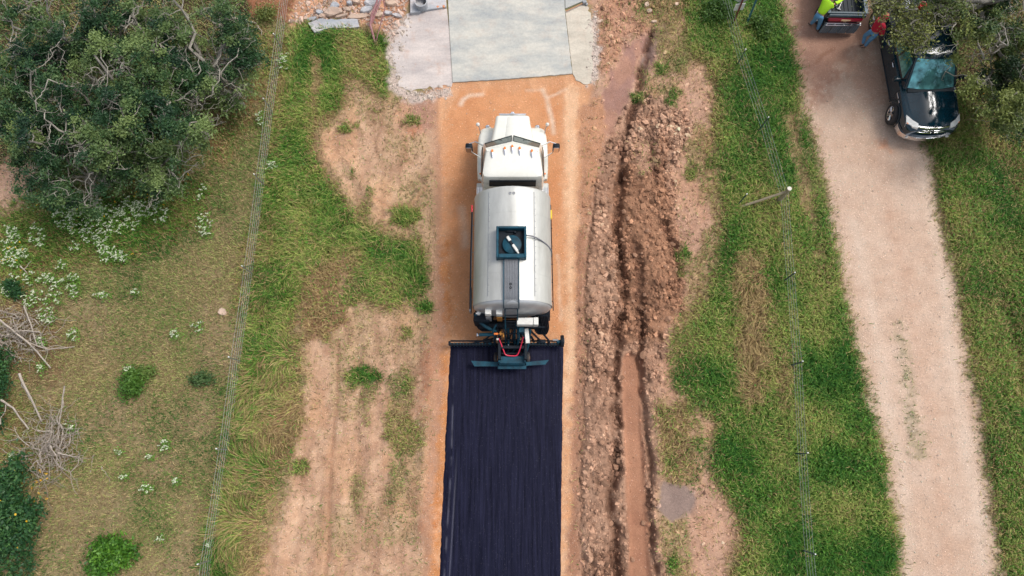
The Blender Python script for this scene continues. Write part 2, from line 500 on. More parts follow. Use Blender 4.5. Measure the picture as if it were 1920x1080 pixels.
# graded earth and the cut ditch right of the road
cut = [(1100, -60), (1300, -60), (1310, 10), (1285, 60), (1255, 110), (1260, 150), (1300, 110), (1340, 120), (1345, 180), (1345, 260), (1352, 330), (1356, 420), (1348, 480), (1335, 520), (1330, 560), (1300, 600), (1260, 640), (1262, 720), (1300, 760), (1330, 760), (1348, 800), (1330, 850), (1350, 900), (1385, 960), (1392, 1010), (1375, 1090), (1375, 1500), (1065, 1500), (1068, 1090), (1078, 850), (1084, 620), (1088, 420), (1092, 260), (1112, 160), (1115, 60), (1105, 20)]
CUT = poly_mask(cut, 0.3, 0.12)
lay(CUT, (208, 168, 142), (182, 142, 118), g=0.05, gl=0.14, dry=0.8, clod=0.2, peb=0.3, coh=0.2)
lay(poly_mask([(1112, 10), (1300, -60), (1290, 30), (1250, 60), (1180, 60), (1140, 130), (1110, 150)], 0.2, 0.1), (200, 154, 126), (156, 114, 90), clod=0.45, peb=0.5, g=0.06)
lay(poly_mask([(1200, -60), (1310, -60), (1300, 10), (1280, 35), (1220, 40)], 0.2, 0.1), (128, 88, 72), (150, 104, 84), clod=0.6, g=0.02)
lay(poly_mask([(1180, 75), (1212, 62), (1232, 60), (1200, 120), (1185, 160), (1165, 210), (1150, 255), (1120, 262), (1118, 220), (1140, 150)], 0.08, 0.06), (176, 136, 122), (164, 124, 108), clod=0.02, peb=0.1, g=0, h=-0.03)
lay(poly_mask([(1222, 52), (1258, 38), (1250, 70), (1222, 110), (1202, 152), (1188, 150), (1206, 100)], 0.06, 0.05), (150, 126, 116), (136, 106, 96), clod=0.02, peb=0.05, g=0, h=-0.05)
lay(poly_mask([(1086, 200), (1128, 180), (1140, 250), (1120, 350), (1100, 440), (1092, 440)], 0.06, 0.06), (186, 136, 104), (200, 150, 116), clod=0.1, peb=0.7)
lay(poly_mask([(1080, 440), (1104, 400), (1100, 600), (1090, 1090), (1064, 1090), (1074, 800), (1082, 600)], 0.04, 0.05), (168, 122, 96), (182, 136, 108), clod=0.05, peb=0.4)
thin_ = np.clip((fbm(GX, GY * .6, 1.0, 4, 98) - .50) * 9, 0, 1) * CUT * np.clip((GX - 4.2) / .6, 0, 1)
lay(thin_, (180, 152, 112), (150, 138, 90), g=.5, gl=.15, dry=.5, a=.6)
lay(np.clip((fbm(GX * 1.4, GY * .5, 1.4, 4, 99) - .54) * 9, 0, 1) * CUT, (218, 164, 130), (200, 150, 120), a=.35)
# churned clods
clods = [(1130, 300), (1175, 210), (1200, 180), (1250, 180), (1300, 230), (1270, 330), (1262, 420), (1280, 480), (1292, 560), (1270, 610), (1240, 690), (1236, 800), (1235, 930), (1245, 1090), (1245, 1500), (1092, 1500), (1090, 1090), (1090, 850), (1092, 640), (1102, 470), (1112, 380)]
CLD = poly_mask(clods, 0.18, 0.08)
lay(CLD, (190, 152, 126), (150, 114, 92), clod=1.0, peb=0.15, g=0.0)
lay(poly_mask([(1150, 330), (1200, 260), (1250, 250), (1258, 420), (1290, 500), (1290, 590), (1245, 640), (1200, 640), (1160, 640), (1150, 480)], 0.25, 0.1), (132, 92, 68), (176, 132, 102), clod=1.0, a=0.8)
lay(poly_mask([(1185, 250), (1232, 255), (1228, 330), (1190, 330)], 0.15, 0.1), (190, 150, 124), (176, 136, 110), clod=0.3, g=0.1)
# berms and furrows
def furrow(pts, w, depth, col=None, clod=None, a=1.0, rag=0.15, flat=False):
    global HT
    d = line_dist(pts, rag=rag)
    prof = np.clip(1 - d / w, 0, 1)
    if depth > .15: prof = prof * np.clip(2.4 * VB - .25, 0, 1.2)
    sh = np.clip(prof * 2.2, 0, 1) if flat else prof * prof * (3 - 2 * prof)
    HT += -depth * sh
    if col is not None:
        lay(np.clip(sh * 1.3, 0, 1), col[0], col[1], clod=clod, g=0.0, a=a)
moist = ((82, 56, 44), (120, 84, 66))
furrow([(1108, 330), (1118, 420), (1118, 560), (1118, 700), (1115, 850), (1118, 1090)], 0.5, -0.06, rag=0.3)
furrow([(1205, 300), (1215, 420), (1225, 520), (1235, 590)], 0.9, -0.14, rag=0.3)
furrow([(1216, 640), (1228, 760), (1232, 860), (1238, 1000), (1242, 1090)], 0.35, -0.08, rag=0.2)
furrow([(1222, 60), (1204, 130), (1188, 190), (1172, 260), (1168, 330)], 0.25, 0.20, moist, 0.4, .8)
furrow([(1168, 330), (1163, 420), (1160, 500), (1166, 560), (1162, 640), (1158, 700), (1156, 760), (1148, 830), (1148, 900), (1146, 1000), (1150, 1090), (1150, 1400)], 0.27, 0.32, moist, 0.9, .6, rag=0.34)
furrow([(1195, 460), (1190, 540), (1200, 620)], 0.3, 0.16, moist, 0.8, .6, rag=0.35)
furrow([(1240, 420), (1262, 470), (1270, 510)], 0.25, 0.2, moist, 0.7, .7, rag=0.3)
furrow([(1214, 250), (1220, 290), (1232, 330)], 0.3, 0.2, moist, 0.7, .6, rag=0.3)
furrow([(1204, 600), (1203, 680), (1212, 780), (1216, 860), (1221, 950), (1228, 1090), (1230, 1400)], 0.14, 0.18, moist, 0.4, .55, rag=0.14)
furrow([(1186, 678), (1186, 740), (1188, 850), (1196, 950), (1200, 1090), (1202, 1400)], 0.40, 0.14, ((192, 142, 112), (170, 122, 96)), 0.04, 1.0, rag=0.05, flat=True)
furrow([(1120, 330), (1108, 420), (1099, 500), (1095, 620), (1094, 760), (1092, 900), (1090, 1090)], 0.09, 0.05, ((120, 88, 70), (140, 104, 82)), 0.5, .5, rag=0.2)
furrow([(634, 640), (630, 760), (622, 900), (612, 1090)], 0.10, 0.05, ((150, 110, 84), (160, 120, 94)), 0.2, .6, rag=0.08)
furrow([(655, 560), (668, 700), (672, 860), (668, 1000)], 0.3, 0.05, rag=0.3)
furrow([(700, 640), (715, 800), (712, 1000)], 0.4, 0.04, rag=0.3)
for pts in ([(600, 250), (614, 300), (640, 345), (652, 400), (690, 440), (745, 450), (790, 440)], [(652, 300), (690, 370), (730, 385), (780, 370), (812, 330)], [(560, 620), (570, 760), (545, 900), (520, 1080)], [(800, 640), (800, 800), (792, 1000)]):
    furrow(pts, 0.42, -0.10, rag=0.15)
furrow([(700, 372), (730, 388), (770, 384), (800, 350)], 0.10, 0.05, ((182, 130, 98), (190, 140, 106)), .1, .5, rag=0.1)
# ochre scrapes
for (x, y, rx, ry, c, a_) in [(775, 242, 16, 14, (206, 140, 104), .8), (1338, 545, 14, 20, (226, 160, 126), .7), (1335, 275, 12, 18, (220, 160, 130), .6), (1325, 990, 30, 30, (206, 160, 130), .5), (722, 700, 10, 6, (206, 130, 90), .4), (1285, 350, 26, 60, (206, 160, 130), .6), (1315, 150, 20, 40, (206, 166, 136), .6)]:
    pts = [(x + rx * math.cos(t * .6283), y + ry * math.sin(t * .6283)) for t in range(10)]
    lay(poly_mask(pts, 0.15, 0.1), c, a=a_, peb=0.3)
# the crown between the wheel tracks is a little redder
d = line_dist([(1650, 300), (1690, 500), (1740, 760), (1775, 1090)], rag=.15)
LATE = (np.clip(1 - d / .55, 0, 1) * (.3 + VB))
# drying slurry puddle beside the ditch
lay(poly_mask([(1232, 915), (1255, 905), (1290, 910), (1302, 935), (1295, 960), (1262, 972), (1238, 968), (1230, 945)], 0.08, 0.03), (158, 136, 124), (148, 126, 116), clod=0.0, peb=0.05, g=0, h=-0.02)
# grass right of the cut
rg = [(1285, 10), (1300, -60), (1300, -400), (1470, -400), (1466, 0), (1492, 110), (1502, 200), (1540, 330), (1570, 480), (1603, 640), (1642, 800), (1672, 950), (1688, 1090), (1700, 1500), (1400, 1500), (1380, 1090), (1395, 1010), (1385, 960), (1350, 900), (1335, 850), (1350, 790), (1300, 760), (1262, 720), (1262, 650), (1300, 600), (1330, 560), (1350, 480), (1358, 420), (1352, 330), (1345, 260), (1345, 180), (1340, 130), (1300, 105), (1280, 80)]
RG = poly_mask(rg, 0.25, 0.08)
lay(RG, (78, 104, 42), (92, 112, 46), g=1.0, gl=0.27, dry=0.12, coh=0.5, clod=0, peb=0)
lay(poly_mask([(1340, 100), (1400, 100), (1445, 260), (1490, 450), (1490, 520), (1440, 480), (1400, 300), (1350, 250)], 0.4, 0.2), (112, 112, 56), (124, 116, 64), g=1, dry=0.28, a=0.6, gl=0.3)
lay(poly_mask([(1375, 470), (1430, 470), (1445, 560), (1440, 640), (1420, 780), (1390, 760), (1380, 620)], 0.2, 0.12), (188, 158, 116), (160, 140, 96), g=0.9, gl=0.38, dry=1.0, coh=1.0, a=1.0)
lay(poly_mask([(1455, 640), (1490, 640), (1496, 760), (1465, 770)], 0.2, 0.1), (178, 150, 112), (150, 136, 88), g=0.8, gl=0.32, dry=0.95, a=0.95)
lay(poly_mask([(1462, 210), (1495, 200), (1520, 330), (1548, 470), (1540, 520), (1505, 400), (1480, 300)], 0.12, 0.12), (186, 156, 120), (156, 138, 96), g=0.4, gl=0.12, dry=0.65, a=0.95)
lay(poly_mask([(1515, 480), (1545, 480), (1560, 560), (1540, 560)], 0.1, 0.1), (176, 150, 108), g=0.4, dry=0.7, a=0.5)
lay(poly_mask([(1480, 540), (1560, 560), (1600, 700), (1650, 900), (1660, 1090), (1530, 1090), (1500, 800)], 0.3, 0.25), (58, 86, 30), (72, 98, 36), g=1.0, gl=0.24, dry=0.03, a=0.9)
lay(poly_mask([(1350, -60), (1460, -60), (1480, 90), (1490, 200), (1440, 200), (1400, 120), (1340, 90)], 0.3, 0.2), (66, 88, 38), (84, 100, 46), dry=0.06, a=0.8)
lay(poly_mask([(1262, 620), (1310, 590), (1330, 640), (1320, 700), (1340, 770), (1290, 760), (1262, 700)], 0.4, 0.15), (196, 150, 120), (120, 122, 70), g=0.35, gl=0.18, dry=0.3, a=0.7)
lay(poly_mask([(1235, 760), (1290, 745), (1300, 830), (1290, 900), (1240, 900)], 0.3, 0.15), (176, 140, 110), (150, 136, 90), g=0.5, gl=0.3, dry=0.8, a=0.8, clod=0.3)
for (x, y, rx, ry) in [(1242, 132, 16, 14), (1262, 185, 10, 20), (1298, 315, 10, 24), (1278, 490, 9, 30), (1308, 345, 6, 7), (1262, 1055, 12, 26), (1312, 830, 9, 20), (1258, 865, 16, 14), (1298, 760, 14, 14), (1300, 720, 8, 30), (1140, 42, 9, 6), (1122, 52, 12, 6), (1195, 185, 14, 12), (1225, 300, 8, 6), (1335, 300, 8, 22)]:
    pts = [(x + rx * math.cos(t * .6283), y + ry * math.sin(t * .6283)) for t in range(10)]
    lay(poly_mask(pts, 0.15, 0.06), (92, 110, 50), (104, 116, 60), g=0.9, gl=0.18, dry=0.15, a=0.85)
# gravel lane on the right and the verge beyond it
rv = [(1590, -400), (3500, -400), (3500, 1500), (1900, 1500), (1876, 1090), (1866, 1000), (1842, 800), (1805, 600), (1788, 500), (1768, 400), (1748, 300), (1720, 240), (1680, 100), (1640, 0)]
RV = poly_mask(rv, 0.25, 0.12)
lay(RV, (104, 112, 54), (122, 118, 64), g=1.0, gl=0.22, dry=0.25, coh=0.5, clod=0, peb=0)
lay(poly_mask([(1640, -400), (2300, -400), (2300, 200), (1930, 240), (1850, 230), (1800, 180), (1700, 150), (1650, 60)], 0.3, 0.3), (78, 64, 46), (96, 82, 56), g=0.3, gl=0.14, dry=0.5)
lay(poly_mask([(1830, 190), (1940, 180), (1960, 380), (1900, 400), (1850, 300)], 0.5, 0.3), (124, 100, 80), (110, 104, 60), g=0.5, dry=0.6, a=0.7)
lay(poly_mask([(1800, 520), (1815, 520), (1850, 600), (1895, 680), (1930, 800), (1930, 560), (1880, 560)], 0.25, 0.15), (152, 134, 92), (128, 116, 70), g=0.7, dry=0.6, a=0.6)
lane = [(1440, -400), (1600, -400), (1720, -60), (1690, 100), (1722, 240), (1748, 300), (1768, 400), (1788, 500), (1805, 600), (1842, 800), (1866, 1000), (1876, 1090), (1900, 1500), (1710, 1500), (1690, 1090), (1673, 950), (1643, 800), (1603, 640), (1568, 480), (1540, 330), (1505, 200), (1492, 110), (1466, 0)]
LN = poly_mask(lane, 0.12, 0.16, fine=0.12)
lay(LN, (218, 190, 168), (206, 174, 150), g=0.0, gl=0.1, clod=0.03, peb=0.7, dry=0.5)
lay(poly_mask([(1470, -60), (1660, -60), (1650, 60), (1580, 120), (1540, 200), (1510, 200), (1495, 110), (1480, 40)], 0.2, 0.25), (176, 130, 108), (190, 146, 122), peb=0.2, a=0.85)
lay(poly_mask([(1560, 110), (1640, 100), (1670, 190), (1640, 200), (1600, 150)], 0.2, 0.2), (200, 156, 130), a=0.6)
lay(poly_mask([(1510, 220), (1530, 220), (1560, 330), (1590, 480), (1600, 560), (1578, 480), (1545, 340)], 0.05, 0.08), (212, 178, 156), (186, 150, 126), a=0.6)
lay(poly_mask([(1500, 250), (1522, 255), (1545, 330), (1552, 400), (1535, 400), (1515, 320)], 0.1, 0.08), (112, 118, 70), (140, 136, 92), g=0.7, gl=0.12, dry=0.25, a=0.85)
lay(poly_mask([(1676, 590), (1692, 590), (1706, 700), (1722, 780), (1748, 840), (1735, 868), (1708, 862), (1698, 760), (1682, 660)], 0.08, 0.1), (150, 144, 110), (172, 158, 126), g=0.22, gl=0.06, dry=0.35, a=0.62)
for pts, w in ([(1600, 420), (1640, 620), (1690, 900), (1710, 1090)], .35), ([(1730, 300), (1760, 480), (1790, 700), (1830, 950), (1845, 1090)], .35):
    d = line_dist(pts, rag=.1)
    lay(np.clip(1 - d / w, 0, 1), (228, 206, 186), (220, 194, 172), a=.6, peb=.6)
lay(poly_mask([(1640, 270), (1670, 262), (1672, 285), (1645, 285)], 0.1, 0.08), (222, 150, 106), a=0.55)
d = line_dist([(1532, 115), (1540, 105), (1552, 98), (1562, 90)], rag=.1); lay(np.clip(1 - d / .12, 0, 1), (150, 104, 80), a=.6)
# a fringe of straw where grass meets bare earth
for M_, q in ((DR * 1.0, .55), (CUT * 1.0, .5), (LN, .25)):
    bl = blur(M_, .22); e_ = np.clip(4 * bl * (1 - bl), 0, 1) * np.clip(VN * 3 - 1.0, 0, 1) * (1 - BED) * (1 - CLD) * ((GX < -3.1) | (GX > 3.4))
    lay(e_, (186, 160, 120), (160, 140, 100), g=.7, gl=.2, dry=.85, a=q)
lay(LATE, (206, 166, 140), (196, 156, 130), a=.45)
# thin furrow on the lane edge
furrow([(1484, 210), (1498, 280), (1502, 320)], 0.07, 0.04, ((120, 84, 62), (130, 92, 70)), 0, .6, rag=0.03)
furrow([(1880, 560), (1905, 660), (1925, 760)], 0.4, 0.12, rag=0.1)
# broken limestone skirt round the old slab
for pts in ([(722, 60), (765, 25), (775, 60), (745, 110), (752, 160), (800, 175), (850, 162), (848, 182), (790, 190), (750, 190), (728, 150), (730, 100)], [(1108, 10), (1118, 12), (1122, 80), (1118, 160), (1095, 165), (1104, 60)]):
    lay(poly_mask(pts, 0.15, 0.05), (226, 210, 198), (196, 170, 156), g=0, clod=0.35, peb=1.0)

P = np.clip(P, 0, 1)
FLAT = np.clip(BED + LN, 0, 1)
HT += (fbm(GX, GY, 0.5, 4, 130) - 0.5) * 0.16 * (1 - FLAT) + (fbm(GX, GY, 3.0, 4, 140) - 0.5) * 0.035 * (1 - FLAT)
w1, w2, wh = worley(GX + WX2 * .35, GY + WY2 * .35, 6.5, 1)
v1, v2, vh = worley(GX + WX2 * .2, GY, 9.0, 2)
u1, u2, uh = worley(GX, GY + WY2 * .2, 2.6, 3)
CLV = np.clip((fbm(GX, GY, 1.1, 4, 170) - .33) * 4.5, .62, 1.15)
P[..., 6] *= CLV
cl = P[..., 6]
# clods: rounded lumps with gaps between
RG_ = 1 - 2 * np.abs(fbm(GX + WX2 * .3, GY, 3.2, 5, 160, .62) - .5)
HT += cl * (0.16 * (RG_ - .75) * 2 + 0.07 * (np.clip(w2 - w1, 0, .4) / .4) ** .6 * (0.15 + wh) - 0.05 + 0.06 * (np.clip(v2 - v1, 0, .4) / .4) ** .6 * (0.2 + vh) + .05 * (np.clip(u2 - u1, 0, .4) / .4) * (.2 + uh))
HT += cl * (fbm(GX, GY, 1.6, 3, 150) - 0.5) * 0.20
HT += DR * (VS - 0.5) * 0.05
# each clump of soil has its own tone
P[..., :3] *= (1 + (cl * (wh - 0.5) * 0.42 + cl * (vh - 0.5) * 0.42))[..., None]
HT = np.where(RX0 < GX, HT, 0)
# the road bed and the lane meet the old slabs level
slab_zone = poly_mask([(720, -400), (1130, -400), (1125, 172), (720, 190)], 0.0, 0.15)
HT *= (1 - slab_zone)
HT -= slab_zone * 0.012
asp_zone = poly_mask([(838, 640), (1062, 640), (1060, 1600), (818, 1600)], 0.0, 0.05)
HT = HT * (1 - asp_zone)

def samp(A, x, y):
    fx = np.clip((x - RX0) / RES, 0, NXg - 1.001); fy = np.clip((y - RY0) / RES, 0, NYg - 1.001)
    i = fx.astype(int); j = fy.astype(int); u = fx - i; v = fy - j
    if A.ndim == 3: u = u[..., None]; v = v[..., None]
    return (A[j, i] * (1 - u) + A[j, i + 1] * u) * (1 - v) + (A[j + 1, i] * (1 - u) + A[j + 1, i + 1] * u) * v

def gh(x, y):
    return float(samp(HT, np.array([x]), np.array([y]))[0])

# ------------------------------------------------------------------ ground sheets
def ground_mat():
    m, nt, b = new_mat('earth_and_turf')
    N, L = nt.nodes, nt.links
    geo = N.new('ShaderNodeNewGeometry')
    a = N.new('ShaderNodeAttribute'); a.attribute_name = 'soil'
    pa = N.new('ShaderNodeAttribute'); pa.attribute_name = 'pebble'
    def noise(s, d=6, r=.65):
        n = N.new('ShaderNodeTexNoise'); n.inputs['Scale'].default_value = s; n.inputs['Detail'].default_value = d; n.inputs['Roughness'].default_value = r
        L.new(geo.outputs['Position'], n.inputs['Vector']); return n
    def mr(src, a0, a1, b0, b1):
        n = N.new('ShaderNodeMapRange'); n.inputs['From Min'].default_value = a0; n.inputs['From Max'].default_value = a1
        n.inputs['To Min'].default_value = b0; n.inputs['To Max'].default_value = b1
        L.new(src, n.inputs['Value']); return n
    def math_(op, x, y):
        n = N.new('ShaderNodeMath'); n.operation = op
        for i, q in enumerate((x, y)):
            if isinstance(q, (int, float)): n.inputs[i].default_value = q
            else: L.new(q, n.inputs[i])
        return n.outputs[0]
    n1, n2, n3 = noise(2.3, 8, .7), noise(16, 6, .75), noise(70, 4, .7)
    f = math_('MULTIPLY', mr(n1.outputs['Fac'], .3, .7, .90, 1.10).outputs[0], mr(n2.outputs['Fac'], .3, .7, .84, 1.16).outputs[0])
    f = math_('MULTIPLY', f, mr(n3.outputs['Fac'], .3, .7, .88, 1.12).outputs[0])
    cmb = N.new('ShaderNodeCombineColor')
    for i in range(3): L.new(f, cmb.inputs[i])
    mul = N.new('ShaderNodeMix'); mul.data_type = 'RGBA'; mul.blend_type = 'MULTIPLY'; mul.inputs['Factor'].default_value = 1
    L.new(a.outputs['Color'], mul.inputs['A']); L.new(cmb.outputs[0], mul.inputs['B'])
    # pebbles: two sizes of cells, only some of them stones
    out = mul.outputs['Result']; bumps = None
    for s, thr in ((16, .30), (30, .45)):
        v = N.new('ShaderNodeTexVoronoi'); v.inputs['Scale'].default_value = s
        L.new(geo.outputs['Position'], v.inputs['Vector'])
        sep = N.new('ShaderNodeSeparateColor'); L.new(v.outputs['Color'], sep.inputs[0])
        chosen = math_('LESS_THAN', sep.outputs[0], math_('MULTIPLY', pa.outputs['Fac'], thr))
        near = mr(v.outputs['Distance'], .28, .42, 1, 0)
        fac = math_('MULTIPLY', chosen, near.outputs[0])
        tone = mr(sep.outputs[1], 0, 1, .9, 1.75)
        c2 = N.new('ShaderNodeCombineColor')
        for i in range(3): L.new(tone.outputs[0], c2.inputs[i])
        st = N.new('ShaderNodeMix'); st.data_type = 'RGBA'; st.blend_type = 'MULTIPLY'; st.inputs['Factor'].default_value = 1; st.clamp_result = True
        L.new(out, st.inputs['A']); L.new(c2.outputs[0], st.inputs['B'])
        gr = N.new('ShaderNodeMix'); gr.data_type = 'RGBA'; gr.inputs['Factor'].default_value = .25
        L.new(st.outputs['Result'], gr.inputs['A']); gr.inputs['B'].default_value = (.50, .44, .38, 1)
        mx = N.new('ShaderNodeMix'); mx.data_type = 'RGBA'
        L.new(math_('MULTIPLY', fac, .8), mx.inputs['Factor']); L.new(out, mx.inputs['A']); L.new(gr.outputs['Result'], mx.inputs['B'])
        out = mx.outputs['Result']
        bumps = fac if bumps is None else math_('ADD', bumps, math_('MULTIPLY', fac, .5))
    L.new(out, b.inputs['Base Color'])
    b.inputs['Roughness'].default_value = .92
    b.inputs['Specular IOR Level'].default_value = .2
    hgt = math_('ADD', math_('MULTIPLY', bumps, .6), math_('ADD', n2.outputs['Fac'], math_('MULTIPLY', n3.outputs['Fac'], .5)))
    bp = N.new('ShaderNodeBump'); bp.inputs['Strength'].default_value = .8; bp.inputs['Distance'].default_value = .03
    L.new(hgt, bp.inputs['Height']); L.new(bp.outputs[0], b.inputs['Normal'])
    return m
M_GROUND = ground_mat()

def lines(segs, out):
    """grid lines: inner segments (start, end, step), then geometric growth outwards to +-out"""
    v = []
    for s, e, st in segs:
        n = max(1, int(round((e - s) / st)))
        v += list(np.linspace(s, e, n, endpoint=False))
    v.append(segs[-1][1])
    st = .3; x = v[-1]; right = []
    while x < out: x += st; st *= 1.35; right.append(x)
    st = .3; x = v[0]; left = []
    while x > -out: x -= st; st *= 1.35; left.append(x)
    return np.array(left[::-1] + v + right)
LX = lines([(-20.5, -9.0, .08), (-9.0, 2.0, .065), (2.0, 7.0, .036), (7.0, 20.5, .08)], 600)
LY = lines([(-4.5, 19.0, .055)], 600)
VX, VY = np.meshgrid(LX, LY)
inside = (VX > RX0) & (VX < RX1) & (VY > RY0) & (VY < RY1)
PP = samp(P, VX, VY)
VZ = samp(HT, VX, VY)
far = np.clip((np.hypot(np.maximum(np.abs(VX) - 22, 0), np.maximum(np.abs(VY - 7) - 14, 0))) / 3, 0, 1)
VZ = VZ * (1 - far)
PP[..., :3] = PP[..., :3] * (1 - far[..., None]) + (cc((112, 112, 68)) * (.8 + .4 * fbm(VX, VY, .05, 4, 7))[..., None]) * far[..., None]
PP[..., 7] *= (1 - far)
ny, nx = VX.shape
idx = np.arange(ny * nx).reshape(ny, nx)
quads = np.stack([idx[:-1, :-1], idx[:-1, 1:], idx[1:, 1:], idx[1:, :-1]], -1).reshape(-1, 4)
cx_ = (VX[:-1, :-1] + VX[1:, 1:]) / 2; cy_ = (VY[:-1, :-1] + VY[1:, 1:]) / 2
reg = np.zeros(cx_.shape, int)
for k, M_ in ((1, DR), (2, BED), (3, CUT), (4, LN)):
    reg[(samp(blur(M_, .1), cx_, cy_) > .5) & (cx_ > RX0) & (cx_ < RX1) & (cy_ > RY0) & (cy_ < RY1)] = k
reg[(reg == 3) & (samp(RG, cx_, cy_) > .5)] = 0
reg[(reg == 1) & (samp(BED, cx_, cy_) > .5)] = 2
reg = reg.ravel()
V3 = np.stack([VX, VY, VZ], -1).reshape(-1, 3)
C3 = PP[..., :3].reshape(-1, 3); PB = PP[..., 7].ravel()
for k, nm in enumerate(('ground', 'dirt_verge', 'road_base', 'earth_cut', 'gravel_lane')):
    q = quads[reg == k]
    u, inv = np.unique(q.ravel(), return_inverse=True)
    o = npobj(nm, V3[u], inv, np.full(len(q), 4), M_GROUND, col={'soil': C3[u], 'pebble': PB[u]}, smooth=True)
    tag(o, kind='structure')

# ------------------------------------------------------------------ fresh binder strip behind the truck
def binder_mat():
    m, nt, b = new_mat('fresh_binder')
    N, L = nt.nodes, nt.links
    geo = N.new('ShaderNodeNewGeometry')
    mp = N.new('ShaderNodeMapping'); mp.inputs['Scale'].default_value = (7.5, .30, 1); L.new(geo.outputs['Position'], mp.inputs[0])
    n = N.new('ShaderNodeTexNoise'); n.inputs['Scale'].default_value = 1.6; n.inputs['Detail'].default_value = 8; n.inputs['Roughness'].default_value = .7; L.new(mp.outputs[0], n.inputs['Vector'])
    n2 = N.new('ShaderNodeTexNoise'); n2.inputs['Scale'].default_value = 45; n2.inputs['Detail'].default_value = 5; L.new(geo.outputs['Position'], n2.inputs['Vector'])
    n4 = N.new('ShaderNodeTexNoise'); n4.inputs['Scale'].default_value = .9; n4.inputs['Detail'].default_value = 5; L.new(geo.outputs['Position'], n4.inputs['Vector'])
    r = N.new('ShaderNodeValToRGB')
    r.color_ramp.elements[0].position = .36; r.color_ramp.elements[0].color = (.0022, .0026, .010, 1)
    r.color_ramp.elements[1].position = .72; r.color_ramp.elements[1].color = (.016, .017, .040, 1)
    L.new(n.outputs['Fac'], r.inputs[0])
    # sparse grey grit
    vo = N.new('ShaderNodeTexVoronoi'); vo.inputs['Scale'].default_value = 22; L.new(geo.outputs['Position'], vo.inputs['Vector'])
    sp = N.new('ShaderNodeSeparateColor'); L.new(vo.outputs['Color'], sp.inputs[0])
    lt = N.new('ShaderNodeMath'); lt.operation = 'LESS_THAN'; L.new(sp.outputs[0], lt.inputs[0]); lt.inputs[1].default_value = .12
    ds = N.new('ShaderNodeMath'); ds.operation = 'LESS_THAN'; L.new(vo.outputs['Distance'], ds.inputs[0]); ds.inputs[1].default_value = .25
    mm = N.new('ShaderNodeMath'); mm.operation = 'MULTIPLY'; L.new(lt.outputs[0], mm.inputs[0]); L.new(ds.outputs[0], mm.inputs[1])
    m2 = N.new('ShaderNodeMath'); m2.operation = 'MULTIPLY'; L.new(mm.outputs[0], m2.inputs[0]); m2.inputs[1].default_value = .25
    mx = N.new('ShaderNodeMix'); mx.data_type = 'RGBA'; L.new(m2.outputs[0], mx.inputs['Factor']); L.new(r.outputs[0], mx.inputs['A']); mx.inputs['B'].default_value = (.12, .11, .13, 1)
    nf = N.new('ShaderNodeTexNoise'); nf.inputs['Scale'].default_value = 3.2; nf.inputs['Detail'].default_value = 6; nf.inputs['Roughness'].default_value = .8
    mp2 = N.new('ShaderNodeMapping'); mp2.inputs['Scale'].default_value = (9, 2.2, 1); L.new(geo.outputs['Position'], mp2.inputs[0]); L.new(mp2.outputs[0], nf.inputs['Vector'])
    fm = N.new('ShaderNodeMapRange'); fm.inputs['From Min'].default_value = .56; fm.inputs['From Max'].default_value = .72; fm.inputs['To Max'].default_value = .35; L.new(nf.outputs['Fac'], fm.inputs['Value'])
    fx = N.new('ShaderNodeMix'); fx.data_type = 'RGBA'; L.new(fm.outputs[0], fx.inputs['Factor']); L.new(mx.outputs['Result'], fx.inputs['A']); fx.inputs['B'].default_value = (.06, .06, .10, 1)
    mx = fx
    # pale scuff lines dragged along the left edge: attribute painted per vertex
    at = N.new('ShaderNodeAttribute'); at.attribute_name = 'scuff'
    nn = N.new('ShaderNodeMath'); nn.operation = 'MULTIPLY'; L.new(at.outputs['Fac'], nn.inputs[0]); L.new(n2.outputs['Fac'], nn.inputs[1])
    mx2 = N.new('ShaderNodeMix'); mx2.data_type = 'RGBA'; L.new(nn.outputs[0], mx2.inputs['Factor']); L.new(mx.outputs['Result'], mx2.inputs['A']); mx2.inputs['B'].default_value = (.22, .22, .28, 1)
    L.new(mx2.outputs['Result'], b.inputs['Base Color'])
    rr = N.new('ShaderNodeMapRange'); rr.inputs['To Min'].default_value = .34; rr.inputs['To Max'].default_value = .62
    L.new(n4.outputs['Fac'], rr.inputs['Value']); L.new(rr.outputs[0], b.inputs['Roughness'])
    b.inputs['Specular IOR Level'].default_value = .07
    ad = N.new('ShaderNodeMath'); ad.operation = 'ADD'; L.new(n.outputs['Fac'], ad.inputs[0]); L.new(n2.outputs['Fac'], ad.inputs[1])
    bp = N.new('ShaderNodeBump'); bp.inputs['Strength'].default_value = .5; bp.inputs['Distance'].default_value = .015
    L.new(ad.outputs[0], bp.inputs['Height']); L.new(bp.outputs[0], b.inputs['Normal'])
    return m
ys = np.linspace(3.87, -9.0, 320); us = np.linspace(0, 1, 130)
YY, UU = np.meshgrid(ys, us, indexing='ij')
wob = lambda s: (fbm(ys, ys * 0, 1.2, 4, s) - .5) * .07 + (fbm(ys, ys * 0, 9, 3, s + 5) - .5) * .035
xl = np.interp(ys, [-9, -3.33, 3.77], [-2.40, -2.25, -2.07]) + wob(201)
xr = np.interp(ys, [-9, -3.33, 3.77], [1.38, 1.50, 1.72]) + wob(211) * .6
XX = xl[:, None] * (1 - UU) + xr[:, None] * UU
edge = np.minimum(UU, 1 - UU)
ZZ = .012 + .012 * np.clip(edge / .02, 0, 1) + (fbm(XX, YY, 2, 3, 220) - .5) * .006
ZZ[:, 0] = ZZ[:, -1] = -.02; ZZ[0, :] = -.02
sl = np.interp(YY, [-3.5, 0, 3.5], [-2.08, -1.93, -1.92])
scuff = .6 * np.exp(-((XX - sl) / .022) ** 2) * np.clip((3.0 - YY) / 1.0, 0, 1) * np.clip(fbm(XX, YY, 3, 3, 240) * 4 - 1.5, 0, 1)
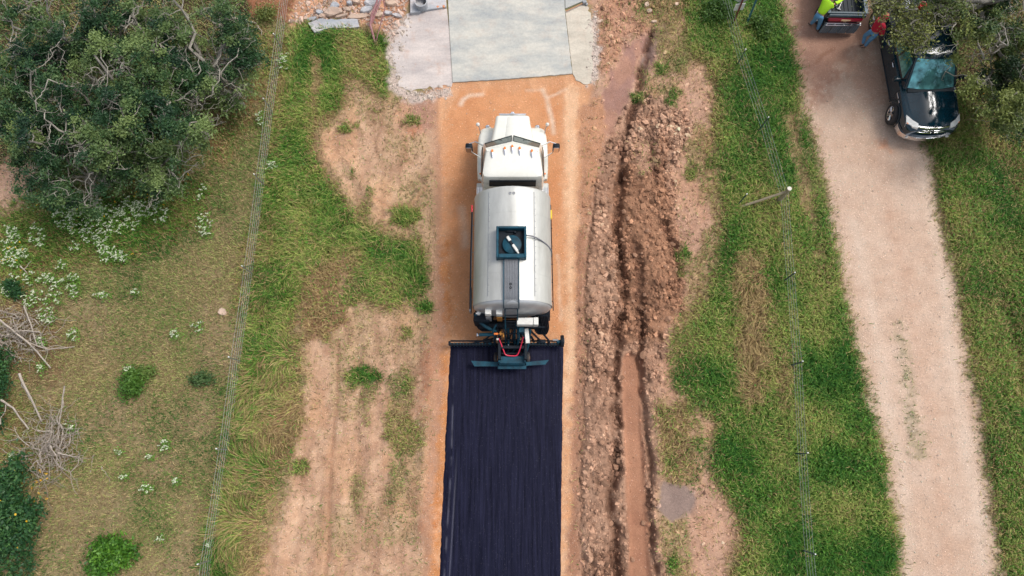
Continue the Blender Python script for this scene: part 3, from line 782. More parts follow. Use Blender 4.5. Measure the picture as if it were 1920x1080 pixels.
scuff += np.exp(-((XX - sl - .16) / .02) ** 2) * .5 * np.clip((.5 - YY) / 1.5, 0, 1)
gi = np.arange(XX.size).reshape(XX.shape)
q = np.stack([gi[:-1, :-1], gi[1:, :-1], gi[1:, 1:], gi[:-1, 1:]], -1).reshape(-1, 4)
o = npobj('asphalt_strip', np.stack([XX, YY, ZZ], -1).reshape(-1, 3), q.ravel(), np.full(len(q), 4), binder_mat(), col={'scuff': np.clip(scuff, 0, 1).ravel()}, smooth=True)
tag(o, 'freshly sprayed blue black asphalt binder strip behind the tanker truck', kind='structure')

# ------------------------------------------------------------------ concrete slabs
def concrete_mat(name, base, tint, warm=0.3, pit=.3):
    m, nt, b = new_mat(name)
    N, L = nt.nodes, nt.links
    geo = N.new('ShaderNodeNewGeometry')
    def noise(s, d=8, r=.65, sc_=None):
        n = N.new('ShaderNodeTexNoise'); n.inputs['Scale'].default_value = s; n.inputs['Detail'].default_value = d; n.inputs['Roughness'].default_value = r
        if sc_:
            mp = N.new('ShaderNodeMapping'); mp.inputs['Scale'].default_value = sc_; L.new(geo.outputs['Position'], mp.inputs[0]); L.new(mp.outputs[0], n.inputs['Vector'])
        else: L.new(geo.outputs['Position'], n.inputs['Vector'])
        return n
    n1 = noise(.9, 8, .7, (.6, 1.6, 1)); n2 = noise(14); n3 = noise(1.7, 10, .75); n5 = noise(5, 8, .8)
    r = N.new('ShaderNodeValToRGB'); cr = r.color_ramp
    cr.elements[0].position = .35; cr.elements[0].color = (*[c * .82 for c in tint], 1)
    cr.elements[1].position = .62; cr.elements[1].color = (*base, 1)
    L.new(n1.outputs['Fac'], r.inputs[0])
    mx = N.new('ShaderNodeMix'); mx.data_type = 'RGBA'
    mr_ = N.new('ShaderNodeMapRange'); mr_.inputs['From Min'].default_value = .52; mr_.inputs['From Max'].default_value = .72; mr_.inputs['To Max'].default_value = warm
    L.new(n3.outputs['Fac'], mr_.inputs['Value']); L.new(mr_.outputs[0], mx.inputs['Factor'])
    L.new(r.outputs[0], mx.inputs['A']); mx.inputs['B'].default_value = (*lin((198, 160, 136), k=K), 1)
    mul = N.new('ShaderNodeMix'); mul.data_type = 'RGBA'; mul.blend_type = 'MULTIPLY'; mul.inputs['Factor'].default_value = 1
    m2 = N.new('ShaderNodeMapRange'); m2.inputs['From Min'].default_value = .3; m2.inputs['From Max'].default_value = .7; m2.inputs['To Min'].default_value = .88; m2.inputs['To Max'].default_value = 1.1
    L.new(n2.outputs['Fac'], m2.inputs['Value'])
    cm = N.new('ShaderNodeCombineColor'); [L.new(m2.outputs[0], cm.inputs[i]) for i in range(3)]
    L.new(mx.outputs['Result'], mul.inputs['A']); L.new(cm.outputs[0], mul.inputs['B'])
    m3 = N.new('ShaderNodeMapRange'); m3.inputs['From Min'].default_value = .64; m3.inputs['From Max'].default_value = .72; m3.inputs['To Max'].default_value = pit
    L.new(n5.outputs['Fac'], m3.inputs['Value'])
    mx3 = N.new('ShaderNodeMix'); mx3.data_type = 'RGBA'; L.new(m3.outputs[0], mx3.inputs['Factor']); L.new(mul.outputs['Result'], mx3.inputs['A'])
    mx3.inputs['B'].default_value = (.22, .17, .14, 1)
    L.new(mx3.outputs['Result'], b.inputs['Base Color'])
    b.inputs['Roughness'].default_value = .85
    bp = N.new('ShaderNodeBump'); bp.inputs['Strength'].default_value = .4; bp.inputs['Distance'].default_value = .01
    L.new(n2.outputs['Fac'], bp.inputs['Height']); L.new(bp.outputs[0], b.inputs['Normal'])
    return m
M_CONC = concrete_mat('brushed_concrete', lin((212, 208, 196), k=K), lin((188, 192, 190), k=K), .3, .2)
M_CONC2 = concrete_mat('old_concrete', lin((222, 210, 202), k=K), lin((204, 194, 190), k=K), .75, .4)
M_CONC3 = concrete_mat('poured_concrete', lin((222, 212, 194), k=K), lin((210, 200, 182), k=K), .3, .1)

def ragged(pts, amp, n=10, seed=0, keep=()):
    """subdivide a polygon and roughen its edges, except the edges listed in keep"""
    r = random.Random(seed); out = []
    for i in range(len(pts)):
        a, b = Vector(pts[i]), Vector(pts[(i + 1) % len(pts)])
        out.append(tuple(a))
        if i in keep: continue
        k = max(2, int((b - a).length * n))
        d = (b - a); nrm = Vector((-d.y, d.x)).normalized()
        for j in range(1, k):
            p = a + d * j / k + nrm * r.gauss(0, amp)
            out.append(tuple(p))
    return out

def slab(name, pxs, z1, m, rag=0.0, keep=(), z0=-.25, seed=0):
    W = [G(*p) for p in pxs]
    if rag: W = ragged(W, rag, 9, seed, keep)
    bm = B(); prism(bm, W, z0, z1)
    bmesh.ops.triangulate(bm, faces=[f for f in bm.faces if len(f.verts) > 4])
    o = obj(name, bm, m, smooth=False)
    return tag(o, kind='structure')
slab('concrete_driveway', [(836, -90), (1056, -90), (1059, 20), (1073, 139), (960, 148), (849, 155), (843, 60)], .035, M_CONC, .006, keep=(0, 1, 5, 6))
slab('concrete_apron', [(768, 24), (838, 16), (842.5, 60), (848.5, 155), (838, 160), (800, 166), (770, 172), (748, 163), (742, 130), (733, 95), (742, 62)], .004, M_CONC2, .06, keep=(0, 1, 2), seed=2)
slab('concrete_shoulder', [(1060, 20.5), (1098, 6), (1108, 30), (1112, 80), (1112, 125), (1108, 156), (1094, 158), (1080, 151), (1074, 139)], .012, M_CONC3, .04, keep=(0, 8), seed=3)
slab('concrete_bridge_edge', [(1057.5, -90), (1104, -90), (1096, 2), (1060, 17)], .05, M_CONC, .0)

# ------------------------------------------------------------------ the tank truck (spray truck), facing +Y
M_WHITE = mat('white_truck_paint', (.70, .69, .615), .28, var=.03, scale=3, coat=.5, dirt=(.55, .46, .36), dirt_amt=.10)
M_ALU = mat('mill_aluminium_skin', (.50, .50, .465), .42, metal=.3, var=.13, scale=4, rvar=.12, dirt=(.36, .32, .26), dirt_amt=.28, bump=.05, stretch=(1, .25, 1))
M_ALUEND = mat('tank_end_sheet', (.50, .51, .52), .5, metal=.6, var=.10, scale=4, rvar=.12)
M_CHROME = mat('chrome', (.80, .81, .83), .12, metal=1, var=.03, scale=5, rvar=.05)
M_TEAL = mat('tarred_blue_paint', (.008, .062, .095), .55, var=.3, scale=7, dirt=(.010, .012, .018), dirt_amt=.8, spec=.22)
M_BLACK = mat('tarred_black_steel', (.006, .010, .016), .55, var=.4, scale=9, bump=.2, spec=.2)
M_RUBBER = mat('tyre_rubber', (.022, .023, .026), .8, var=.25, scale=12, dirt=(.16, .11, .08), dirt_amt=.5)
M_GLASS = mat('dark_cab_glass', (.003, .006, .010), .15, var=.1, scale=2, rvar=.03, spec=.3)
M_GLASSG = mat('green_windscreen_glass', (.045, .068, .062), .25, var=.12, scale=3, rvar=.05, spec=.25)
M_GREY = mat('grey_steel', (.30, .31, .32), .5, metal=.3, var=.15, scale=9, dirt=(.10, .08, .07), dirt_amt=.5)
M_GRATE = mat('walkway_grating_steel', (.13, .14, .155), .6, metal=.3, var=.25, scale=20)
M_AMBER = mat('amber_lens', (.85, .20, .02), .2, var=.05, coat=.8)
M_RED = mat('red_hose', (.62, .02, .06), .4, var=.15, scale=9)
M_REDP = mat('red_flag_plastic', (.65, .02, .03), .45, var=.1)
M_YEL = mat('yellow_plastic', (.75, .50, .03), .5, var=.1)
M_OFFW = mat('white_steel_box', (.66, .65, .60), .5, var=.08, scale=8, dirt=(.2, .14, .1), dirt_amt=.4)
M_HOSE = mat('grey_rubber_hose', (.16, .16, .18), .6, var=.1)
M_SPACK = mat('brass_valve', (.62, .28, .06), .4, metal=.4, var=.2)

T = thing('tank_truck', 'white conventional cab truck with silver asphalt tank spraying the black strip', 'tank truck', (.02, 7.0, 0))
OX, OY = .02, 7.0
def P_(name, bm, m, parent=None, smooth=True, angle=40):
    """part given in world coordinates, parented to the truck"""
    for v in bm.verts: v.co.x -= OX; v.co.y -= OY
    return obj(name, bm, m, parent or T, smooth, angle=angle)

def rrect(w0, w1, z0, z1, r, y, n=4, cxx=OX):
    """rounded rectangle ring in the XZ plane at y"""
    pts = []
    for (sx, sz, a0) in ((1, 1, 0), (-1, 1, 90), (-1, -1, 180), (1, -1, 270)):
        w = w1 if sz > 0 else w0
        c = ((w - r) * sx, (z1 - r) if sz > 0 else (z0 + r))
        for k in range(n + 1):
            a = R(a0 + 90 * k / n)
            pts.append((cxx + c[0] + r * math.cos(a), y, c[1] + r * math.sin(a)))
    return pts

# chassis
bm = B()
for s in (-1, 1): bx(bm, (OX + s * .42, 7.0, .85), (.09, 7.6, .24), .01)
for y in (3.6, 4.6, 6.2, 7.6, 9.0, 10.6): bx(bm, (OX, y, .85), (.8, .1, .16), .01)
P_('chassis_frame', bm, M_BLACK)
def wheel(x, y, r=.50, w=.28, out=1, dual=False):
    bm = B()
    prof = [(r * .56, -w / 2), (r * .90, -w / 2), (r * .985, -w * .42), (r, -w * .25), (r, w * .25), (r * .985, w * .42), (r * .90, w / 2), (r * .56, w / 2)]
    lathe(bm, prof + prof[:1], 'X', (x, y, r), 28, cap=False)
    t = P_('wheel', bm, M_RUBBER)
    bm = B()
    lathe(bm, [(r * .55, -w * .3), (r * .55, w * .3)], 'X', (x, y, r), 20)
    lathe(bm, [(r * .57, out * w * .42), (r * .54, out * w * .50), (r * .40, out * w * .30), (r * .22, out * w * .34), (r * .18, out * w * .52), (.01, out * w * .54)], 'X', (x, y, r), 20)
    for v in bm.verts: v.co.x -= OX; v.co.y -= OY
    obj('rim', bm, M_GREY, t)
for s in (-1, 1):
    wheel(OX + s * 1.02, 10.35, out=s)
    for y in (5.15, 6.40):
        wheel(OX + s * 1.04, y, out=s); wheel(OX + s * .73, y, out=s)

# hood: tapering rounded box, higher at the cowl, with a raised centre
bm = B()
rings = []
for (y, w, zt, zb, r) in [(11.30, .50, 1.74, 1.0, .10), (11.24, .565, 1.83, .9, .13), (10.95, .60, 1.89, .9, .14), (10.5, .675, 1.95, .9, .14), (10.12, .745, 2.01, .9, .14)]:
    pts = rrect(w + .02, w, zb, zt, r, y, 4)
    rings.append(pts)
loft(bm, rings)
hood = P_('hood', bm, M_WHITE)
bm = B()
rings = []
for (y, w, z) in [(11.18, .20, 1.855), (10.9, .22, 1.912), (10.5, .25, 1.972), (10.22, .27, 2.018)]:
    rings.append([(OX - w, y, z - .03), (OX - w + .05, y, z + .004), (OX + w - .05, y, z + .004), (OX + w, y, z - .03)])
loft(bm, rings)
for v in bm.verts: v.co.x -= OX; v.co.y -= OY
obj('hood_bulge', bm, M_WHITE, hood)
bm = B(); bx(bm, (OX, 11.335, 1.42), (.86, .05, .62), .02)
for k in range(11): bx(bm, (OX - .38 + k * .076, 11.365, 1.42), (.02, .03, .56), .004)
P_('grille', bm, M_CHROME)
bm = B(); bx(bm, (OX, 11.30, 1.845), (.17, .05, .06), .015); bx(bm, (OX, 11.315, 1.80), (.92, .03, .03), .008); bx(bm, (OX, 11.34, 1.86), (.10, .05, .02), .006)
P_('hood_ornament', bm, M_CHROME)
bm = B(); bx(bm, (OX, 11.28, .60), (1.9, .20, .30), .05, seg=2)
P_('front_bumper', bm, M_CHROME)
# fenders with a lip, bulging over the front wheels
for s in (-1, 1):
    bm = B()
    rings = []
    for (y, zt, xo) in [(11.26, .82, .96), (11.22, 1.02, 1.02), (11.08, 1.20, 1.10), (10.8, 1.31, 1.16), (10.4, 1.36, 1.19), (10.0, 1.33, 1.20), (9.75, 1.22, 1.205), (9.55, 1.04, 1.205), (9.38, .92, 1.19)]:
        xi = .58 if y > 10.2 else .90
        rings.append([(OX + s * xi, y, zt - .06), (OX + s * (xi + .03), y, zt), (OX + s * (xo - .12), y, zt), (OX + s * (xo - .03), y, zt - .05), (OX + s * xo, y, zt - .16), (OX + s * (xo - .03), y, zt - .24), (OX + s * xi, y, zt - .24)])
    loft(bm, rings)
    f = P_('fender', bm, M_WHITE, angle=50)
    bm = B(); lathe(bm, [(.01, .0), (.09, .0), (.10, -.04), (.06, -.1)], 'Y', (OX + s * .86, 11.31, .95), 14)
    P_('headlight', bm, M_CHROME)
    bm = B(); bx(bm, (OX + s * 1.06, 9.50, 1.04), (.13, .05, .04), .01)
    P_('side_marker', bm, M_AMBER)
    # steps with ribs below the cab and behind it
    bm = B(); bx(bm, (OX + s * 1.09, 8.55, .72), (.26, 1.35, .40), .03)
    P_('step_box', bm, M_ALU)
    for k in range(5):
        bm = B(); bx(bm, (OX + s * (.99 + .052 * k), 8.50, .935), (.022, 1.1, .03), .004)
        P_('step_slat', bm, M_CHROME)
    # ball mirror on a stalk, ahead of the fender
    bm = B(); tube(bm, [(OX + s * 1.09, 10.9, 1.22), (OX + s * 1.12, 11.0, 1.42), (OX + s * 1.16, 11.04, 1.52)], .012, 6)
    bmir = P_('spot_mirror', bm, M_GREY)
    bm = B(); bmesh.ops.create_uvsphere(bm, u_segments=14, v_segments=10, radius=.065)
    for v in bm.verts: v.co += Vector((OX + s * 1.17 - OX, 11.06 - OY, 1.56))
    obj('mirror_bowl', bm, M_OFFW, bmir)
    bm = B(); tube(bm, [(OX + s * 1.19, 11.0, 1.15), (OX + s * 1.21, 10.8, 1.72)], .008, 5)
    P_('fender_guide', bm, M_CHROME)
# the cab body
bm = B()
def cabring(z, xf, xr, yc, ya, yr, r=.10):
    """outline at height z: V-shaped front (apex ya, corners yc), back yr"""
    return [(OX + 0, ya, z), (OX + xf - .05, yc + .035, z), (OX + xf, yc - .05, z), (OX + (xf + xr) / 2 + .01, (yc + yr) / 2, z), (OX + xr, yr + .14, z), (OX + xr - .04, yr + .03, z), (OX + xr - .16, yr, z), (OX, yr, z),
            (OX - xr + .16, yr, z), (OX - xr + .04, yr + .03, z), (OX - xr, yr + .14, z), (OX - (xf + xr) / 2 - .01, (yc + yr) / 2, z), (OX - xf, yc - .05, z), (OX - xf + .05, yc + .035, z)]
loft(bm, [cabring(.85, 1.0, 1.0, 10.05, 10.12, 8.62), cabring(1.6, 1.0, 1.0, 10.05, 10.15, 8.62), cabring(1.98, .98, .99, 10.12, 10.38, 8.60), cabring(2.02, .96, .985, 10.11, 10.38, 8.60),
          cabring(2.30, .915, .975, 9.87, 10.13, 8.60), cabring(2.62, .86, .955, 9.64, 9.87, 8.61), cabring(2.70, .85, .945, 9.60, 9.82, 8.62), cabring(2.755, .82, .93, 9.56, 9.78, 8.64), cabring(2.79, .76, .88, 9.48, 9.68, 8.70), cabring(2.81, .55, .70, 9.45, 9.6, 8.95)])
cab = P_('cab', bm, M_WHITE, angle=30)
bm = B()
bx(bm, (OX, 8.50, 2.78), (1.7, .02, .02), .005)
# split windscreen panes and rubber gasket
for s in (-1, 1):
    a0, a1 = Vector((OX + s * .030, 10.38, 2.05)), Vector((OX + s * .90, 10.10, 2.05))
    b0, b1 = Vector((OX + s * .030, 9.885, 2.64)), Vector((OX + s * .82, 9.66, 2.64))
    n = (a1 - a0).cross(b0 - a0).normalized()
    if n.y < 0: n = -n
    bmg = B()
    vs = [bmg.verts.new(p + n * .014) for p in (a0, a1, b1, b0)]; vb = [bmg.verts.new(p - n * .03) for p in (a0, a1, b1, b0)]
    bmg.faces.new(vs); bmg.faces.new(vb[::-1]); bridge(bmg, vs, vb)
    P_('windscreen', bmg, M_GLASSG)
    bmg = B(); tube(bmg, [p + n * .018 for p in (a0, a1, b1, b0, a0)], .014, 5); P_('windscreen_gasket', bmg, M_BLACK)
    bmg = B(); tube(bmg, [a0 + n * .03 + (a1 - a0) * .5, a0 + n * .035 + (a1 - a0) * .35 + (b0 - a0) * .35], .008, 4); P_('wiper', bmg, M_BLACK)
bm.free()
# visor edge above the windscreen
bm = B()
loft(bm, [[(OX + s_ * .86, 9.65, 2.69), (OX + s_ * .86, 9.62, 2.73), (OX + s_ * .80, 9.48, 2.79), (OX + s_ * .80, 9.48, 2.74)] if s_ else [(OX, 9.88, 2.69), (OX, 9.84, 2.735), (OX, 9.66, 2.80), (OX, 9.66, 2.74)] for s_ in (-1, 0, 1)])
P_('sun_visor', bm, M_WHITE)
bm = B(); bx(bm, (OX, 8.595, 2.36), (1.44, .03, .40), .012)
rw = P_('rear_window', bm, M_GLASS)
bm = B()
tube(bm, [(OX - .73, 8.585, 2.17), (OX + .73, 8.585, 2.17), (OX + .73, 8.585, 2.56), (OX - .73, 8.585, 2.56), (OX - .73, 8.585, 2.17)], .02, 5)
for v in bm.verts: v.co.x -= OX; v.co.y -= OY
obj('window_seal', bm, M_BLACK, rw)
for s in (-1, 1):
    bm = B(); bx(bm, (OX + s * .985, 9.35, 2.30), (.03, .85, .42), .01, Matrix.Rotation(R(-6 * s), 4, 'Y'))
    d = P_('door_window', bm, M_GLASS)
    bm = B(); bx(bm, (OX + s * 1.005, 9.4, 1.45), (.03, 1.0, 1.0), .015)
    d = P_('door', bm, M_WHITE)
    bm = B(); bx(bm, (OX + s * 1.03, 9.02, 1.75), (.03, .14, .04), .01)
    for v in bm.verts: v.co.x -= OX; v.co.y -= OY
    obj('handle', bm, M_CHROME, d)
    # west coast mirrors on tube brackets
    bm = B(); bx(bm, (OX + s * 1.42, 10.0, 1.98), (.23, .17, .40), .05, seg=2)
    mm = P_('wing_mirror', bm, M_BLACK)
    bm = B(); bx(bm, (OX + s * 1.42, 9.912, 1.98), (.17, .012, .34), .004)
    for v in bm.verts: v.co.x -= OX; v.co.y -= OY
    obj('mirror_glass', bm, M_CHROME, mm)
    bm = B()
    tube(bm, [(OX + s * .93, 9.95, 2.25), (OX + s * 1.20, 10.10, 2.22), (OX + s * 1.40, 10.06, 2.16)], .014, 6)
    tube(bm, [(OX + s * .99, 9.72, 1.75), (OX + s * 1.40, 9.98, 1.78)], .014, 6)
    tube(bm, [(OX + s * .98, 10.12, 1.85), (OX + s * 1.20, 10.09, 2.20)], .010, 6)
    tube(bm, [(OX + s * 1.40, 10.05, 1.74), (OX + s * 1.40, 10.05, 2.20)], .012, 6)
    P_('mirror_bracket', bm, M_CHROME)
# five roof clearance lamps
for (px, py) in ((923, 282), (946.5, 277), (960.5, 273.5), (974.5, 277), (997.5, 282)):
    x, y = G(px, py + 3, 2.85)
    bm = B()
    loft(bm, [rrect(.038, .030, 2.77, 2.855, .02, y + .09, 3, x), rrect(.042, .034, 2.77, 2.875, .02, y + .05, 3, x), rrect(.042, .034, 2.77, 2.875, .02, y - .02, 3, x)])
    l = P_('clearance_lamp', bm, M_AMBER)
    bm = B()
    loft(bm, [rrect(.045, .036, 2.765, 2.882, .02, y - .02, 3, x), rrect(.042, .032, 2.765, 2.87, .02, y - .10, 3, x), rrect(.02, .014, 2.765, 2.82, .01, y - .20, 3, x)])
    for v in bm.verts: v.co.x -= OX; v.co.y -= OY
    obj('lamp_housing', bm, M_CHROME, l)
bm = B(); tube(bm, [(OX - .14, 9.86, 2.79), (OX - .14, 9.80, 2.98)], .006, 5); P_('aerial', bm, M_BLACK)

# tank: elliptical shell with dished ends
TZ, TA, TB_ = 1.93, 1.215, 1.06
def ell(y, a, b, n=48, z=TZ): return [(OX - .005 + a * math.cos(2 * math.pi * k / n), y, z + b * math.sin(2 * math.pi * k / n)) for k in range(n)]
bm = B()
loft(bm, [ell(8.21, TA - .04, TB_ - .04), ell(8.24, TA - .01, TB_ - .01), ell(8.20, TA + .006, TB_ + .006), ell(8.12, TA, TB_), ell(4.80, TA, TB_), ell(4.76, TA + .008, TB_ + .008), ell(4.66, TA + .008, TB_ + .008)], cap1=False)
tank = P_('tank', bm, M_ALU, angle=35)
bm = B()
loft(bm, [ell(4.70, TA - .015, TB_ - .015), ell(4.64, TA - .02, TB_ - .02), ell(4.56, TA - .10, TB_ - .10), ell(4.48, TA * .6, TB_ * .6), ell(4.45, TA * .2, TB_ * .2)], cap0=False)
P_('tank_end', bm, M_ALUEND, angle=60)
# lap seams with rivets
for x in (-.74, .66):
    bm = B()
    zt = lambda xx: TZ + TB_ * math.sqrt(1 - (xx / TA) ** 2)
    bx(bm, (OX + x, 6.46, zt(x) + .004), (.022, 3.30, .010), .002, Matrix.Rotation(math.atan2(-(-x) / TA ** 2 * TB_ ** 2, (zt(x) - TZ)), 4, 'Y'))
    for k in range(16): lathe(bm, [(.012, 0), (.010, .010), (.001, .014)], 'Z', (OX + x + .03, 4.95 + k * .2, zt(x + .03)), 6)
    P_('seam', bm, M_GREY)
for y in (7.4, 6.35, 5.5):
    bm = B()
    n = 40; ri = []
    loft(bm, [[(OX - .005 + (TA + q) * math.cos(math.pi * k / n), yy, TZ + (TB_ + q) * math.sin(math.pi * k / n)) for k in range(n + 1)] + [(OX - .005 + (TA - .01) * math.cos(math.pi * k / n), yy, TZ + (TB_ - .01) * math.sin(math.pi * k / n)) for k in range(n, -1, -1)] for yy, q in ((y, .003), (y + .025, .003))])
    P_('tank_band', bm, M_ALU)
for dx in (-.055, .055):
    bm = B(); lathe(bm, [(.045, 0), (.045, .02), (.034, .024), (.030, .012), (.001, .012)], 'Z', (OX - .02 + dx, 8.00, TZ + TB_ - .006), 12); P_('plug', bm, M_GREY)
# manway box
bm = B()
x0, x1, y0, y1, zb, zt_ = -.47, .43, 5.88, 6.86, 2.85, 3.22
for (c, s_) in (((x0 + .035, (y0 + y1) / 2), (.07, y1 - y0)), ((x1 - .035, (y0 + y1) / 2), (.07, y1 - y0)), (((x0 + x1) / 2, y1 - .035), (x1 - x0 - .14, .07)), (((x0 + x1) / 2, y0 + .06), (x1 - x0 - .14, .12))):
    bx(bm, (c[0], c[1], (zb + zt_) / 2), (s_[0], s_[1], zt_ - zb), .012)
P_('spill_box', bm, M_TEAL)
bm = B(); bx(bm, (-.02, 6.38, 3.0), (x1 - x0 - .15, .80, .012)); P_('spill_box_floor', bm, M_BLACK)
bm = B(); lathe(bm, [(.27, 3.005), (.27, 3.05), (.285, 3.06), (.285, 3.085), (.25, 3.10), (.10, 3.125), (.001, 3.13)], 'Z', (.0, 6.33, 0), 26)
lid = P_('hatch_lid', bm, M_TEAL)
bm = B()
rot = Matrix.Rotation(R(-57), 4, 'Z')
bx(bm, (-.10, 6.48, 3.17), (.16, .09, .05), .012, rot); bx(bm, (.09, 6.19, 3.17), (.26, .085, .05), .015, rot); bx(bm, (.17, 6.06, 3.16), (.10, .05, .04), .01, rot)
for v in bm.verts: v.co.x -= OX; v.co.y -= OY
obj('clamp', bm, M_OFFW, lid)
bm = B(); bx(bm, (-.02, 6.35, 3.16), (.20, .07, .05), .01, rot)
for v in bm.verts: v.co.x -= OX; v.co.y -= OY
obj('clamp_pivot', bm, M_BLACK, lid)
bm = B(); bx(bm, (-.02, 6.75, 3.06), (.3, .05, .04), .01); tube(bm, [(.1, 6.7, 3.02), (.1, 6.7, 3.14)], .03, 8); P_('vent_stub', bm, M_BLACK)
bm = B(); tube(bm, smooth_path([(.44, 6.62, 3.06), (.66, 6.62, 2.93), (.90, 6.57, 2.70), (1.10, 6.50, 2.42), (1.23, 6.43, 2.12), (1.24, 6.38, 1.7)], 4), .022, 8); P_('vent_hose', bm, M_HOSE)
# walkway: two rails and a ribbed tread
bm = B()
path = [(5.88, 3.035), (4.78, 3.035), (4.66, 3.00), (4.54, 2.86), (4.47, 2.62)]
for s in (-1, 1):
    xx = -.02 + s * .225
    loft(bm, [[(xx - .012, y, z - .03), (xx + .012, y, z - .03), (xx + .012, y, z + .03), (xx - .012, y, z + .03)] for y, z in path])
P_('walkway_rail', bm, M_TEAL)
for k in range(9):
    xx = -.02 - .19 + k * .0475
    bm = B(); loft(bm, [[(xx - .017, y, z - .012), (xx + .017, y, z - .012), (xx + .014, y, z + .010), (xx - .014, y, z + .010)] for y, z in path[:3]])
    P_('tread_slat', bm, M_GRATE)
bm = B(); loft(bm, [[(-.235, y, z - .02), (.195, y, z - .02), (.195, y, z - .008), (-.235, y, z - .008)] for y, z in path]); P_('walkway_plate', bm, M_GREY)
bm = B()
for dy in (.055, -.055): lathe(bm, [(.018, 0), (.038, 0), (.038, .008), (.018, .008)], 'Z', (-.04, 5.06 + dy, 3.047), 14, cap=False)
P_('tread_marking', bm, M_BLACK, smooth=False)
# long tool poles and guard rails on the tank sides
bm = B(); tube(bm, [(-1.27, 7.75, 2.05), (-1.29, 6.2, 2.05), (-1.29, 4.6, 2.0)], .022, 7); hp = P_('hand_wand', bm, M_BLACK)
bm = B(); bx(bm, (-1.27 - OX, 7.90 - OY, 2.07), (.05, .14, .05), .012); tube(bm, [(-1.27 - OX, 7.74 - OY, 2.06), (-1.27 - OX, 7.94 - OY, 2.07)], .03, 7); obj('wand_grip', bm, M_REDP, hp)
bm = B(); tube(bm, [(-1.27, 8.1, 1.75), (-1.30, 4.9, 1.75)], .018, 6)
for y in (7.4, 6.5, 5.6, 4.95): tube(bm, [(-1.10, y, 1.7), (-1.30, y, 1.76)], .012, 5)
P_('side_rail', bm, M_GREY)
bm = B(); tube(bm, [(1.25, 8.1, 1.75), (1.28, 4.6, 1.75)], .016, 6)
for y in (7.9, 7.3, 6.7, 6.1, 5.5, 4.9): tube(bm, [(1.12, y, 1.7), (1.29, y, 1.76)], .012, 5)
P_('side_rail', bm, M_BLACK)
bm = B(); bx(bm, (1.25, 7.72, 1.86), (.06, .30, .12), .02); P_('warning_plate', bm, M_YEL)
bm = B(); bx(bm, (-1.32, 5.05, 1.25), (.06, .8, .4), .01); P_('side_locker', bm, M_GREY)
for s in (-1, 1):
    bm = B(); loft(bm, [[(OX + s * .62, y, z), (OX + s * 1.20, y, z), (OX + s * 1.20, y, z + .02), (OX + s * .62, y, z + .02)] for y, z in ((7.1, .95), (6.9, 1.08), (4.7, 1.08), (4.45, .9))])
    P_('mudguard', bm, M_BLACK)

# rear machinery
bm = B()
bx(bm, (-.95, 4.42, 1.30), (.5, .30, .8), .03); bx(bm, (.0, 4.25, 1.1), (2.1, .16, .18), .02); bx(bm, (.0, 4.35, .8), (2.2, .30, .10), .02)
P_('rear_frame', bm, M_BLACK)
for x, w in ((-.72, .19), (-.385, .19)):
    bm = B(); bx(bm, (x, 4.44, 2.20), (w, .17, .34), .015); b_ = P_('control_box', bm, M_OFFW)
    bm = B(); bx(bm, (x - OX, 4.345 - OY, 1.70), (w - .02, .03, .55), .008); obj('gauge_panel', bm, M_GREY if x < -.5 else M_SPACK, b_)
bm = B(); bx(bm, (-1.02, 4.44, 2.1), (.10, .12, .10), .02); tube(bm, [(-.95, 4.45, 2.1), (-1.1, 4.42, 2.16)], .03, 6); P_('pump_valve', bm, M_GREY)
bm = B(); bx(bm, (.40, 4.22, 1.85), (.50, .22, .30), .015); bx(bm, (.73, 4.22, 1.86), (.15, .23, .32), .012); P_('tool_chest', bm, M_OFFW)
bm = B(); bx(bm, (.30, 4.02, 1.55), (.18, .16, .22), .012); P_('junction_box', bm, M_TEAL)
bm = B(); bx(bm, (.47, 3.86, 1.45), (.13, .46, .06), .008, Matrix.Rotation(R(6), 4, 'Z')); P_('chute_plate', bm, M_OFFW)
# access ladder at the back: rails down from the walkway, rungs between
bm = B()
lad = [Vector((0, 4.47, 2.62)), Vector((0, 4.22, 1.9)), Vector((0, 3.98, 1.2)), Vector((0, 3.72, .58))]
for s in (-1, 1): tube(bm, [p + Vector((-.02 + s * .19, 0, 0)) for p in lad], .022, 6)
P_('ladder_rail', bm, M_TEAL)
for k in range(7):
    t = k / 6 * 3; i = min(int(t), 2); p = lad[i].lerp(lad[i + 1], t - i)
    bm = B(); tube(bm, [p + Vector((-.21, 0, 0)), p + Vector((.17, 0, 0))], .018, 6); P_('rung', bm, M_BLACK)
# pipes, hoses, cylinders: a tarry tangle
rr_ = random.Random(5)
bm = B()
tube(bm, smooth_path([(-1.14, 4.50, 1.7), (-1.0, 4.30, 1.45), (-.75, 4.15, 1.25), (-.45, 4.05, 1.2)], 4), .05, 8); P_('filler_pipe', bm, M_TEAL)
bm = B(); tube(bm, [(-1.05, 3.98, 1.0), (-.5, 4.0, 1.0), (-.3, 4.02, 1.0)], .055, 8); P_('suction_pipe', bm, M_TEAL)
bm = B(); lathe(bm, [(.07, 0), (.075, .03), (.06, .05)], 'X', (-1.12, 3.98, 1.0), 12); P_('pipe_cap', bm, M_CHROME)
for i in range(14):
    x = rr_.uniform(-.52, .5); bm = B()
    tube(bm, smooth_path([(x, 4.25, rr_.uniform(1.1, 1.5)), (x + rr_.uniform(-.15, .15), 4.0, rr_.uniform(1.0, 1.5)), (x + rr_.uniform(-.2, .2), 3.75, rr_.uniform(.5, 1.0)), (x + rr_.uniform(-.1, .1), 3.5, rr_.uniform(.35, .6))], 3), rr_.uniform(.014, .032), 6)
    P_('hydraulic_hose', bm, M_BLACK if i % 3 else M_TEAL)
